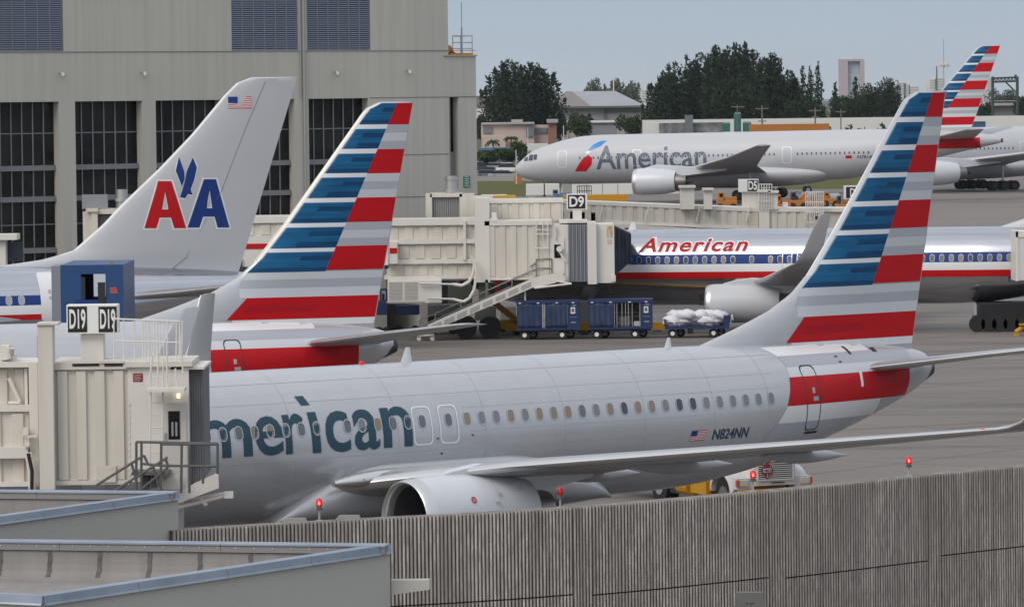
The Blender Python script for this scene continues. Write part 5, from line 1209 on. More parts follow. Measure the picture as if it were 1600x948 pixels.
# --- bridge seen through the far left, beyond the plain grey tail
Y = 232.0
b5 = empty('boarding_bridge', (P(165, 400, Y).x, Y, 0), 0, 'boarding bridge head with a round duct behind the plain grey tail', 'boarding bridge', 'boarding bridges')
mb = MB(); rbox(mb, 143, 329, 153, 420, Y - .1, 3); rbox(mb, 153, 327, 240, 334, Y, 3); rbox(mb, 134, 326, 153, 331, Y - .2, 3); rbox(mb, 130, 331, 144, 420, Y + .3, 3); rbox(mb, 153, 360, 240, 440, Y + .2, 3); rel(mb, 'head_frame', bridge, b5)
mb = MB(); rbox(mb, 155, 334, 240, 360, Y + .3, 2.5); rel(mb, 'head_curtain', canopy, b5)
mb = MB(); mb.tube(P(191, 326, Y + 1), P(191, 296, Y + 1), .27, 18); mb.tube(P(191, 315, Y + 1), P(191, 310, Y + 1), .36, 18); rel(mb, 'duct', gal, b5, smooth=True)
mb = MB(); rbox(mb, 128, 304, 168, 326, Y + .6, .3); rel(mb, 'wall_panel', mat('panel_blue_grey', (.22, .23, .25), .6), b5)
Y = 205.0
pl = empty('equipment_pillar', (P(8, 500, Y).x, Y, 0), 0, 'white capped pillar at the left edge above the lettered polished jet', 'pillar')
mb = MB(); rbox(mb, -14, 374, 10, 560, Y, .8); rel(mb, 'shaft', bridge2, pl); mb = MB(); rbox(mb, -16, 366, 26, 375, Y - .3, 1.4); rel(mb, 'cap', bridge2, pl)
mb = MB(); rbox(mb, 10, 378, 36, 408, Y + .8, .1); rel(mb, 'dark_screen', mat('screen_blue', (.03, .04, .06), .4), pl)

# --- farther bridge carrying the D5 sign
Y = 285.0
bf = empty('boarding_bridge', (P(1050, 340, Y).x, Y, 0), 0, 'long white boarding bridge beyond the polished jet, D5 sign rising from its roof', 'boarding bridge', 'boarding bridges')
def slant(mb, x0, yt0, yb0, x1, yt1, yb1, Y, dep, pitch=None):
    a, b = P(x0, yb0, Y), P(x1, yb1, Y); c, d = P(x0, yt0, Y), P(x1, yt1, Y); dv = Vector((0, dep, 0))
    mb.hexa([a, b, b + dv, a + dv, c, d, d + dv, c + dv])
    if pitch:
        n = round((b.x - a.x) / pitch); k = Vector((0, .06, 0))
        for i in range(n):
            t0, t1 = (i + .2) / n, (i + .78) / n; q = [a.lerp(b, t0), a.lerp(b, t1), c.lerp(d, t1), c.lerp(d, t0)]
            mb.hexa([q[0] - k, q[1] - k, q[1], q[0], q[3] - k, q[2] - k, q[2], q[3]])
mb = MB(); slant(mb, 878, 318, 348, 1188, 330, 356, Y, 3, .62); slant(mb, 1188, 330, 362, 1262, 329, 362, Y - .5, 3, .62); slant(mb, 1262, 330, 380, 1345, 330, 380, Y - .4, 3, None); rel(mb, 'tunnel', bridge, bf)
mb = MB(); slant(mb, 875, 313, 318, 1188, 325, 331, Y - .1, 3.2); slant(mb, 1188, 325, 331, 1345, 325, 331, Y - .6, 3.3); rel(mb, 'roof_rail', bridge2, bf); mb = MB(); slant(mb, 938, 344, 349, 1188, 355, 359, Y - .15, 3.2); rel(mb, 'lower_ledge', bridge2, bf)
mb = MB(); slant(mb, 960, 350, 385, 1090, 357, 390, Y - .5, 3); hp = rel(mb, 'poster_panel', bridge2, bf)
mb = MB()
for q in ([(975, 356), (992, 356), (983, 363)], [(986, 357), (993, 363), (986, 364)], [(1006, 362), (1030, 362.5), (1030, 365), (1006, 364.5)]): mb.face([P(x, y, Y - .53) for x, y in q])
q_ = rel(mb, 'poster_mark', oldred, bf); q_.parent = hp
for x in (938, 1010, 1090, 1168): mb = MB(); bar(mb, x + 4, 322, x - 2, 346, .05, Y - .3); rel(mb, 'strut', bridge2, bf)
for x0_, y0_, x1_, y1_ in ((1063, 292, 1085, 327), (1100, 296, 1113, 327), (1186, 299, 1202, 362), (1202, 300, 1215, 327)):
    mb = MB(); rbox(mb, x0_, y0_, x1_, y1_, Y - .7, .8); rbox(mb, x0_ - 2, y0_ - 2, x1_ + 2, y0_ + 1.5, Y - .9, 1.2); rel(mb, 'column', bridge2, bf)
mb = MB(); rbox(mb, 1160, 300, 1186, 328, Y + .5, .6); rel(mb, 'sign_post', bridge2, bf)
gsign(bf, 'D5', 1154, 280, 1185, 300, Y + .3, two=[(1168, 1184)])
mb = MB()
for i in range(6): bar(mb, 1186 + i * 4, 288, 1186 + i * 4, 328, .03, Y - .8)
for y in (288, 302, 315): bar(mb, 1186, y, 1206, y, .03, Y - .8)
rel(mb, 'ladder_cage', bridge2, bf); mb = MB()
for i in range(9): bar(mb, 1259 + i * 3.4, 300, 1259 + i * 3.4, 346 - (i % 2) * 10, .03, Y - 1.2)
for y in (300, 316, 332, 348): bar(mb, 1259, y, 1287, y, .03, Y - 1.2)
rel(mb, 'ladder_cage', bridge2, bf)
mb = MB(); rbox(mb, 1272, 338, 1280, 343, Y - .9, .05); rel(mb, 'notice', mat('notice_maroon', (.20, .02, .03), .5), bf)
mb = MB(); rbox(mb, 1223, 316, 1231, 324, Y - .2, .4); rbox(mb, 826, 308, 834, 318, Y - .1, .3); rel(mb, 'junction_box', signwht, bf)
mb = MB(); slant(mb, 880, 330, 345, 940, 333, 348, Y, 3); rel(mb, 'tunnel_end', bridge, bf)
for x in (900, 1130, 1300): mb = MB(); rbox(mb, x, 350, x + 12, 480, Y + 1, .7); rel(mb, 'support_leg', gal, bf)
Y = 300.
o = empty('gate_sign_post', (P(1334, 330, Y).x, Y, 0), 0, 'gate sign with a letter D, half hidden behind the nearest striped fin', 'sign')
x0_, x1_, za, zb = pw(1319, 290, 1345, 311, Y); ox = o.location.x
mb = MB(); mb.box(x0_ - ox, 0, za, x1_ - ox, .5, zb); fr = mb.build('sign_frame', signwht, o); mb = MB(); a_, b_, c_, d_ = pw(1322, 292, 1343, 309.5, Y); mb.box(a_ - ox, -.02, c_, b_ - ox, .02, d_); mb.build('sign_panel', signblk, o)
bm = text_bm('D3', a_ - ox + .25, c_ + .08, b_ - ox - .05, d_ - .08, bold=.02); bm_obj(bm, 'sign_text', signwht, o, lambda x, z: Vector((x, -.03, z)))
mb = MB(); mb.box(-.25, .1, 0, .25, .45, za); mb.build('post', bridge2, o)

# ------------------------------------------------------------------ blue catering lift box at the lettered jet
Y = 166.0
ct = empty('catering_truck', (P(140, 500, Y).x, Y, 0), 0, 'raised dark blue catering truck box with open doorway beside the lettered polished jet', 'truck', 'catering trucks')
x0_, x1_, za, zb = pw(95, 416, 193, 512, Y); ox = ct.location.x
dx0, dx1, dzb, dzt = pw(127, 428, 165, 472, Y)
mb = MB()
def fr4(mb, x0, x1, z0, z1, a0, a1, b0, b1, y0, y1):
    mb.box(x0, y0, z0, a0, y1, z1); mb.box(a1, y0, z0, x1, y1, z1); mb.box(a0, y0, b1, a1, y1, z1); mb.box(a0, y0, z0, a1, y1, b0)
fr4(mb, x0_ - ox, x1_ - ox, za, zb, dx0 - ox, dx1 - ox, dzb, dzt, 0, .06); fr4(mb, x0_ - ox, x1_ - ox, za, zb, dx0 - ox, dx1 - ox, dzb, dzt, 4.9, 4.96)
mb.box(x0_ - ox, .06, za, x0_ - ox + .05, 4.9, zb); mb.box(x1_ - ox - .05, .06, za, x1_ - ox, 4.9, zb); mb.box(x0_ - ox, .0, zb - .0, x1_ - ox, 4.96, zb + .05); mb.box(x0_ - ox, 0, za - .1, x1_ - ox, 4.96, za)
bx_ = mb.build('box_body', mat('catering_blue', (.01, .05, .16), .4, 0, .5, (1, (1, 1, 1), .4, (.015, .07, .19))), ct)
mb = MB(); mb.box(x0_ - ox - .32, .0, za, x0_ - ox - .003, 2.2, zb + .02); mb.build('side_platform', mat('faded_side_panel', (.20, .21, .24), .5), ct)
mb = MB(); d0, d1, c_, d_ = pw(153, 432, 166, 480, Y); mb.box(d0 - ox, -.05, c_, d1 - ox - .03, -.01, d_ - .2); mb.box(dx0 - ox, -.02, dzb - .5, dx0 - ox + .14, -.005, dzt - .1); mb.build('door_leaf', mat('curtain_black', (.015, .015, .02), .6), ct)
mb = MB(); d0, d1, c_, d_ = pw(118, 468, 165, 482, Y); mb.box(d0 - ox, -.04, c_, d1 - ox, -.005, d_); mb.build('sill_panel', oldblue, ct)
mb = MB(); a_, b_, c_, d_ = pw(172, 449, 184, 458, Y)
for i in range(3): mb.box(a_ - ox, -.012, c_ + i * .075, b_ - ox - .02 * i, -.002, c_ + .05 + i * .075)
mb.build('warning_text', mat('warning_orange', (.5, .10, .05), .6), ct)
mb = MB(); a_, b_, c_, d_ = pw(171, 410, 176, 415, Y); mb.box(a_ - ox, .2, c_, b_ - ox, .35, d_); mb.build('roof_beacon', orange, ct)
mb = MB()
for s_ in (-1, 1):
    for k in (0, 1): mb.tube(((x0_ + x1_) / 2 - ox + s_ * .9, .4 if k else 4.3, 1.2), ((x0_ + x1_) / 2 - ox + s_ * .9, 4.3 if k else .4, za - .1), .07, 6)
mb.build('scissor_lift', gal, ct); mb = MB(); mb.box(x0_ - ox, -.4, .8, x1_ - ox, 6.4, 1.15); mb.box(x0_ - ox + .1, 5.2, 1.15, x1_ - ox - .1, 6.4, 2.5); mb.build('chassis', truckw, ct)
for sx_ in (x0_ - ox + .2, x1_ - ox - .5):
    for yy in (.6, 5.4): mb = MB(); mb.tube((sx_, yy, .48), (sx_ + .3, yy, .48), .48, 20); mb.build('wheel', black, ct, smooth=True)

# catering truck at the right edge, under the polished jet's rear
Y = 247.0
ct = empty('catering_truck', (P(1560, 500, Y).x, Y, 0), 0, 'white lift truck box at the right edge above a black chassis, beside the polished jet', 'truck', 'catering trucks')
ox = ct.location.x
mb = MB(); x0_, x1_, za, zb = pw(1587.5, 362, 1700, 438, Y); mb.box(x0_ - ox, 0, za, x1_ - ox, 2.4, zb); mb.build('box_body', truckw, ct, bevel=.04)
mb = MB(); a_, b_, c_, d_ = pw(1587, 361, 1591, 439, Y); mb.box(a_ - ox, -.05, c_, b_ - ox, 2.45, d_); a_, b_, c_, d_ = pw(1587, 361, 1690, 370, Y); mb.box(a_ - ox, -.05, c_, b_ - ox, 2.45, d_); mb.build('box_frame', bridge2, ct)
Yc = 250.
mb = MB(); x0_, x1_, za, zb = pw(1524, 472, 1720, 500, Yc); mb.hexa([(x0_ - ox, 3, za), (x1_ - ox, 3, za), (x1_ - ox, 5.2, za), (x0_ - ox, 5.2, za), (x0_ - ox + .25, 3, zb), (x1_ - ox, 3, zb), (x1_ - ox, 5.2, zb), (x0_ - ox + .25, 5.2, zb)]); mb.build('chassis', blackp, ct, bevel=.05)
for i, x in enumerate((1527, 1545, 1562, 1580, 1598)):
    p = P(x, 500, Yc); mb = MB(); mb.tube((p.x - ox, 2.95, .42), (p.x - ox, 3.3, .42), .42, 22); mb.build('wheel', black, ct, smooth=True)
mb = MB(); mb.box(P(1521, 490, Yc).x - ox, 2.97, .9, P(1523, 490, Yc).x - ox + .1, 3.1, 1.5); mb.build('marker_lamp', gal, ct)
mb = MB(); mb.tube(P(1600, 510, 246) - Vector((ox, Y, 0)), P(1587, 519, 246) - Vector((ox, Y, 0)), .13, 8); mb.box(P(1583, 518, 246).x - ox, -1.2, .0, P(1592, 518, 246).x - ox, -.7, .12); mb.box(P(1592, 505, 246).x - ox, -1.3, .55, P(1640, 505, 246).x - ox, -.8, .62); mb.build('outrigger', yellow, ct)

# ------------------------------------------------------------------ baggage carts
def cart(px0, px1, Y, label, openside=False):
    a, b = P(px0, 520, Y), P(px1, 520, Y); w = b.x - a.x; o = empty('baggage_cart', (a.x, Y, 0), 0, label, 'baggage cart', 'covered blue baggage carts'); D = 1.5
    mb = MB(); mb.box(0, 0, .50, w, D, .62); mb.box(.1, .3, .40, w - .1, .5, .5); mb.box(.1, D - .5, .40, w - .1, D - .3, .5); mb.build('platform', navy, o)
    mb = MB(); mb.box(-.03, -.04, 1.98, w + .03, D + .04, 2.06); mb.box(-.04, -.05, 1.88, w + .04, -.01, 2.07); mb.box(-.04, D + .01, 1.88, w + .04, D + .05, 2.07); rf = mb.build('roof', navy, o, bevel=.02)
    mb = MB()
    for t in (.03, .32, .62, .88): mb.box(w * t, -.056, 1.90, w * t + .13, -.051, 1.95)
    mb.build('reflector', signwht, rf)
    pw_ = w * .19
    mb = MB(); mb.box(w - pw_, 0, .62, w, .04, 1.9); mb.box(w - .05, .04, .62, w, D, 1.9); ep = mb.build('end_panel', navy, o)
    mb = MB(); mb.box(w - pw_ * .72, -.008, 1.35, w - pw_ * .35, -.001, 1.68); s1 = mb.build('sticker', signwht, ep)
    mb = MB(); mb.box(w - pw_ * .66, -.012, 1.42, w - pw_ * .42, -.008, 1.62); mb.build('sticker_print', mat('print_grey', (.15, .13, .13), .6), ep)
    mb = MB(); mb.box(w - pw_ * .6, -.008, 1.76, w - pw_ * .25, -.001, 1.81); mb.box(w - pw_ * .8, -.008, 1.15, w - pw_ * .2, -.001, 1.17); mb.box(w - pw_ * .7, -.008, .86, w - pw_ * .3, -.001, .92); mb.build('marking', mat('dull_marking', (.25, .27, .32), .6), ep)
    mb = MB(); mb.box(0, .0, .62, .05, D, 1.9); mb.build('rear_panel', navy, o)
    def curtain(x0, x1):
        mb = MB(); n = 30; rng = random.Random(int(x0 * 100)); ph = rng.random() * 6
        for yy in (-.012,):
            g = []
            for j in range(9):
                z = .63 + (1.9 - .63) * j / 8
                g.append([mb.vv((x0 + (x1 - x0) * i / n, yy - .03 * math.sin(i * .9 + ph + j * .12) * (1.1 - j / 9) - .02 * math.sin(i * .33 + j * .5), z)) for i in range(n + 1)])
            for j in range(8):
                for i in range(n): mb.f.append([g[j][i], g[j][i + 1], g[j + 1][i + 1], g[j + 1][i]]); mb.m.append(0)
        c = mb.build('curtain', tarp, o, smooth=True); sd = c.modifiers.new('t', 'SOLIDIFY'); sd.thickness = .01
    if openside:
        curtain(.05, w * .38)
        mb = MB()
        for t in (.40, .44, .52, .575, .62, .68, .80): mb.tube((w * t, .02, .62), (w * t, .02, 1.9), .022, 6)
        for z in (1.1, 1.3): mb.tube((w * .39, D - .05, z), (w * .81, D - .05, z), .03, 6)
        mb.build('post', gal, o); mb = MB(); mb.box(w * .38, D - .03, .62, w * .82, D, 1.9); mb.build('back_mesh', mat('mesh_beige', (.22, .21, .18), .8, 0, .3, (9, (1, 1, 1), .9, (.05, .05, .045))), o)
    else:
        curtain(.05, w * .40); curtain(w * .455, w - pw_ - .02)
        mb = MB(); mb.box(w * .405, -.01, .62, w * .425, .03, 1.9); mb.build('post', gal, o); mb = MB(); mb.box(w * .435, -.01, .62, w * .45, .03, 1.9); mb.box(w * .41, -.015, 1.28, w * .445, .02, 1.33); mb.build('post', gal, o)
    for t in (.12, .26, .72, .86):
        front = t in (.12, .72); y0 = .12 if front else D - .25
        mb = MB(); mb.tube((w * t, y0, .24), (w * t, y0 + .15, .24), .24, 20); wh = mb.build('wheel', black, o, smooth=True)
        mb = MB(); mb.tube((w * t, y0 - .012, .24), (w * t, y0, .24), .115, 14); mb.build('hub', signwht if front else gal, wh)
    mb = MB(); mb.box(w * .1, .25, .22, w * .28, D - .25, .30); mb.box(w * .7, .25, .22, w * .88, D - .25, .30); mb.box(w * .17, .5, .3, w * .21, .6, .42); mb.box(w * .78, .5, .3, w * .82, .6, .42); mb.build('axle', darkmetal, o)
    mb = MB(); mb.tube((w, D / 2, .34), (w + .45, D / 2, .36), .03, 6); mb.build('tow_bar', darkmetal, o)
    return o
YC = 247.5
cart(808, 905.5, YC, 'dark blue baggage cart with both side curtains closed, next to the bridge wheels')
oc = cart(920.5, 1020, YC, 'dark blue baggage cart with half its side curtain open', True)
tag(MB().box(0, 0, 0, .42, .35, .26).build('box_item', mat('parcel_white', (.5, .5, .52), .7), bevel=.04), 'small white parcel inside the half open baggage cart', 'parcel').location = (oc.location.x + 2.35, YC + .25, .63)
tag(MB().box(0, 0, 0, .7, .5, .5).build('suitcase', mat('case_grey', (.16, .15, .14), .6), bevel=.08), 'grey suitcase inside the half open baggage cart', 'suitcase').location = (oc.location.x + 1.5, YC + .5, .63)
a, b = P(1040, 520, YC), P(1140, 520, YC); w = b.x - a.x
fb = empty('flatbed_cart', (a.x, YC, 0), 0, 'blue flatbed cart loaded with white linen bags', 'baggage cart')
mb = MB(); mb.box(0, 0, .46, w, 1.5, .62); mb.box(-.06, 0, .62, 0, 1.5, 1.0); mb.build('platform', navy, fb); mb = MB(); mb.box(w - .30, 0, .62, w, 1.5, 1.15); mb.build('head_board', navy, fb)
mb = MB(); mb.tube((.1, .0, .80), (w - .3, 0, .80), .02, 6)
for i in range(7): mb.tube((.12 + i * (w - .45) / 6, 0, .6), (.12 + i * (w - .45) / 6, 0, .80), .02, 6)
mb.build('side_rail', darkmetal, fb); mb = MB(); mb.tube((w + .02, .2, .5), (w + .15, .2, 1.2), .03, 6); mb.tube((w + .15, .2, 1.2), (w + .2, .2, .9), .03, 6); mb.build('handle', signwht, fb)
for t in (.11, .25, .75, .88):
    front = t in (.11, .75); y0 = .12 if front else 1.25
    mb = MB(); mb.tube((w * t, y0, .24), (w * t, y0 + .15, .24), .24, 20); wh = mb.build('wheel', black, fb, smooth=True); mb = MB(); mb.tube((w * t, y0 - .012, .24), (w * t, y0, .24), .115, 14); mb.build('hub', signwht, wh)
mb = MB(); mb.box(w * .1, .3, .22, w * .28, 1.2, .3); mb.box(w * .7, .3, .22, w * .9, 1.2, .3); mb.build('axle', darkmetal, fb)
rng = random.Random(3)
for i, (x, z, s_) in enumerate(((.35, .84, .42), (.95, .82, .42), (1.55, .83, .42), (2.15, .82, .42), (2.72, .84, .40), (.55, 1.10, .40), (1.1, 1.18, .44), (1.75, 1.10, .44), (2.3, 1.10, .42), (2.85, 1.12, .38))):
    bm = bmesh.new(); bmesh.ops.create_icosphere(bm, subdivisions=3, radius=1); q1, q2, q3 = [rng.random() * 6 for _ in range(3)]
    for v in bm.verts:
        c = v.co; f_ = 1 + .13 * math.sin(3.1 * c.x + q1 + 2 * c.z) + .10 * math.sin(4.3 * c.y + q2) + .08 * math.sin(6 * c.z + 5 * c.x + q3) + .035 * math.sin(11 * c.x + 9 * c.y + q1)
        v.co = Vector((c.x * s_ * 1.3 * f_, c.y * .55 * f_, c.z * .30 * f_))
    me = bpy.data.meshes.new('linen_bag'); bm.to_mesh(me); bm.free(); me.materials.append(cloth)
    for p in me.polygons: p.use_smooth = True
    o = new_obj('linen_bag', me); o.location = (a.x + x * w / 3.35, YC + .55 + .2 * (i % 3), z); o.rotation_euler = (0, rng.uniform(-.25, .25), rng.uniform(-.4, .4))
    tag(o, 'lumpy white linen bag piled on the blue flatbed cart', 'linen bag', 'linen bags on the flatbed cart')

# clutter under the D9 bridge
def smallbox(px0, py0, px1, py1, Y, m, name, label, cat, dep=1.2, extra=None):
    x0, x1, z0, z1 = pw(px0, py0, px1, py1, Y); z0 = max(0, z0); o = empty(name, ((x0 + x1) / 2, Y, 0), 0, label, cat); h = (x1 - x0) / 2
    mb = MB(); mb.box(-h, 0, max(.25, z0), h, dep, z1); mb.build('body', m, o, bevel=.04)
    for s_ in (-1, 1):
        for yy in (.1, dep - .3): mb = MB(); mb.tube((s_ * h * .65, yy, .26), (s_ * h * .65, yy + .2, .26), .26, 16); mb.build('wheel', black, o, smooth=True)
    if extra: extra(o, h, z1, dep)
    return o
def tugtop(m=navy):
    def f(o, h, z, dep):
        mb = MB(); mb.box(-h * .3, .1, z + .55, h * .8, dep - .1, z + .62)
        for x in (-h * .25, h * .75): mb.tube((x, .15, z), (x, .15, z + .56), .03, 6); mb.tube((x, dep - .15, z), (x, dep - .15, z + .56), .03, 6)
        mb.build('roof_frame', m, o); mb = MB(); mb.box(0, .3, z, h * .4, dep - .3, z + .35); mb.build('seat', black, o)
    return f
smallbox(588, 470, 606, 492, 252, navy, 'baggage_tug', 'blue tug half hidden behind the second striped tail', 'tug', extra=tugtop())
smallbox(616, 477, 655, 492, 253, navy, 'parts_cart', 'low blue cart under the white air conditioning unit', 'cart')
smallbox(668, 476, 716, 494, 254.5, mat('cart_grey', (.18, .18, .19), .6), 'tank_cart', 'low grey cart behind the inclined service ramp', 'cart')
smallbox(700, 445, 738, 492, 256.5, mat('loader_green', (.09, .11, .09), .6), 'belt_loader', 'dark grey loader parked behind the bridge drive column', 'loader', extra=tugtop(yellow))
smallbox(782, 480, 806, 512, 256, bridge2, 'supply_bin', 'white bin on wheels left of the closed baggage cart', 'bin')
mb = MB()
for k in range(9):
    mb.cur = 0; mb.hexa([P(760 + k * 6, 470 + k * 4.6, 253), P(767 + k * 6, 475 + k * 4.6, 253), P(767 + k * 6, 475 + k * 4.6, 254), P(760 + k * 6, 470 + k * 4.6, 254), P(760 + k * 6, 458 + k * 4.6, 253), P(767 + k * 6, 463 + k * 4.6, 253), P(767 + k * 6, 463 + k * 4.6, 254), P(760 + k * 6, 458 + k * 4.6, 254)])
bl = empty('yellow_belt_loader', (0, 0, 0), 0, 'yellow inclined belt loader between the bridge and the closed baggage cart', 'loader'); mb.build('belt_boom', yellow, bl)
mb = MB(); p = P(790, 500, 253); mb.box(p.x - 1.3, 253, .3, p.x + 1.3, 254.4, .75); mb.build('chassis', yellow, bl)
mb = MB(); p = P(777, 450, 255); mb.box(p.x - .12, 255, 1.6, p.x + .12, 255.3, 3.0); mb.build('hazard_post', mat('hazard_red', (.5, .03, .02), .5), bl)
for px_ in (770, 808): mb = MB(); p = P(px_, 500, 253); mb.tube((p.x, 252.9, .3), (p.x, 253.1, .3), .3, 16); mb.build('wheel', black, bl, smooth=True)
mb = MB(); p0, p1 = P(790, 514, 252), P(1120, 514, 252)
o = empty('tow_bar_rack', (p0.x, 252, 0), 0, 'long low yellow boom lying on the apron behind the baggage carts', 'boom'); mb.box(0, 0, .25, p1.x - p0.x, .35, .62); mb.build('beam', yellow, o)
for i in range(4): mb = MB(); x = (p1.x - p0.x) * (i + .5) / 4; mb.box(x - .15, .05, 0, x + .15, .3, .25); mb.build('foot', darkmetal, o)
smallbox(905, 470, 922, 508, 254, mat('panel_grey', (.30, .30, .30), .6), 'equipment_cabinet', 'grey cabinet seen between the two covered baggage carts', 'cabinet')

# ------------------------------------------------------------------ fuel truck behind the near jet
TY = 142.5; tp_ = P(1216, 760, TY)
tk = empty('fuel_truck', (tp_.x - .1, TY, 0), R(24), 'white fuel truck with slatted grille and yellow bumper behind the ribbed wall', 'truck'); tk.scale = (1.1,) * 3
# local: -y forward, x to its left as seen from the front
mb = MB()
def sect(y, w, z0, z1, r=.14): return [(-w, y, z0), (w, y, z0), (w, y, z1 - r), (w - r * .8, y, z1 - r * .2), (w - r * 1.8, y, z1), (-w + r * 1.8, y, z1), (-w + r * .8, y, z1 - r * .2), (-w, y, z1 - r)]
mb.loft([sect(0, .62, .80, 1.50), sect(.06, .66, .78, 1.60), sect(.5, .72, .78, 1.74), sect(1.5, .86, .78, 1.90), sect(1.75, .9, .78, 1.92)]); hd = mb.build('hood', truckw, tk, smooth=True, fixn=True)
for s_ in (-1, 1):
    mb = MB(); rings = []
    n = 14
    for i in range(n + 1):
        t = math.pi * i / n; yc = .95; ry, rz = .72, .60
        y = yc - ry * math.cos(t); z = .72 + rz * math.sin(t)
        yi = yc - (ry - .14) * math.cos(t); zi = .62 + (rz - .10) * math.sin(t)
        rings.append([(s_ * .60, y, z), (s_ * 1.16, y, z - .05), (s_ * 1.2, yi, zi - .03), (s_ * .60, yi, zi)])
    mb.loft(rings); mb.box(s_ * .62, .04, .72, s_ * 1.14, .35, 1.02); mb.build('fender', truckw, tk, smooth=True, fixn=True)
    mb = MB(); mb.box(s_ * .80, .0, .80, s_ * 1.10, .06, .98); hl = mb.build('headlight', mat('headlight_glass', (.55, .55, .5), .15), tk, bevel=.02)
    mb = MB(); mb.box(s_ * 1.08, -.005, .80, s_ * 1.16, .10, .98); mb.build('indicator', mat('indicator_orange', (.5, .10, .03), .3), hl)
    mb = MB(); mb.tube((s_ * .78, .95, .5), (s_ * 1.1, .95, .5), .5, 24); wh = mb.build('wheel', black, tk, smooth=True); mb = MB(); mb.tube((s_ * 1.09, .95, .5), (s_ * 1.12, .95, .5), .26, 18); mb.build('hub', mat('hub_dark', (.12, .12, .12), .6), wh)
    mb = MB(); mb.tube((s_ * .75, 4.9, .5), (s_ * 1.15, 4.9, .5), .5, 24); wh = mb.build('wheel', black, tk, smooth=True); mb = MB(); mb.tube((s_ * 1.14, 4.9, .5), (s_ * 1.17, 4.9, .5), .26, 18); mb.build('hub', gal, wh)
mb = MB(); mb.box(-.52, -.03, .98, .52, .02, 1.44); gl = mb.build('grille', blackp, tk); mb = MB()
for i in range(8): mb.box(-.50, -.055, 1.0 + i * .055, .50, -.03, 1.022 + i * .055)
mb.box(-.56, -.05, .94, .56, -.02, .975); mb.box(-.56, -.05, 1.445, .56, -.02, 1.48); mb.box(-.56, -.05, .96, -.52, -.02, 1.46); mb.box(.52, -.05, .96, .56, -.02, 1.46); mb.build('grille_bar', signwht, gl)
pcx, pcz = -.27, 1.22
mb = MB(); mb.face([(pcx, -.075, pcz - .25), (pcx + .2, -.075, pcz), (pcx, -.075, pcz + .25), (pcx - .2, -.075, pcz)]); mb.face([(pcx, -.07, pcz - .25), (pcx - .2, -.07, pcz), (pcx, -.07, pcz + .25), (pcx + .2, -.07, pcz)]); pc = mb.build('placard', mat('placard_maroon', (.28, .03, .05), .5), tk)
mb = MB(); mb.box(pcx - .125, -.082, pcz - .055, pcx + .125, -.077, pcz + .055); mb.build('placard_panel', signwht, pc)
bm = text_bm('1863', pcx - .11, pcz - .04, pcx + .11, pcz + .04, bold=.02); bm_obj(bm, 'placard_text', signblk, pc, lambda x, z: Vector((x, -.088, z)))
bm = text_bm('3', pcx - .02, pcz - .19, pcx + .02, pcz - .11, bold=.02); bm_obj(bm, 'placard_text', signwht, pc, lambda x, z: Vector((x, -.088, z)))
mb = MB(); mb.box(-1.2, -.28, .50, 1.25, -.08, .72); mb.build('bumper', yellow, tk, bevel=.02); mb = MB(); mb.box(-.12, -.03, .86, .28, -.018, .89); mb.build('hood_badge', darkmetal, tk)
mb = MB(); mb.box(-1.0, 1.75, .8, 1.0, 3.3, 2.5); cb = mb.build('cab', truckw, tk, bevel=.08); mb = MB(); mb.box(-.85, 1.73, 1.85, .85, 1.76, 2.4); mb.build('windscreen', panedark, cb)
mb = MB(); rg = [[(1.15 * math.cos(q * .2618) * k, y, 1.75 + .75 * math.sin(q * .2618) * k) for q in range(24)] for y, k in ((3.6, .9), (3.7, 1), (7.6, 1), (7.7, .9))]; mb.loft(rg); mb.build('tank', truckw, tk, smooth=True)
mb = MB(); mb.box(-.5, .3, .55, .5, 8, .8); mb.build('chassis', mat('chassis_yellow', (.36, .19, .02), .6), tk)
mb = MB(); mb.box(-1.16, 1.9, .45, -.55, 2.9, .85); mb.tube((-1.0, 3.0, .6), (-1.0, 3.7, .6), .26, 14); mb.tube((-.9, 1.85, .55), (-.9, 1.95, .95), .16, 10); mb.build('pump_unit', yellow, tk)
mb = MB(); mb.box(-1.1, 3.7, .35, -.5, 4.3, .9); mb.box(-1.1, 5.5, .55, -.5, 8.6, .70); mb.build('equipment_bay', darkmetal, tk); mb = MB(); mb.box(-1.16, 5.5, .70, -.5, 9.0, .78); mb.build('side_step', yellow, tk)
bm = text_bm('NO SMOKING', 0, 0, .8, .12, bold=.02); bm_obj(bm, 'warning_text', mat('text_maroon', (.3, .02, .04), .6), tk, lambda x, z: Vector((-.905, 2.9 - x, 1.25 + z)))

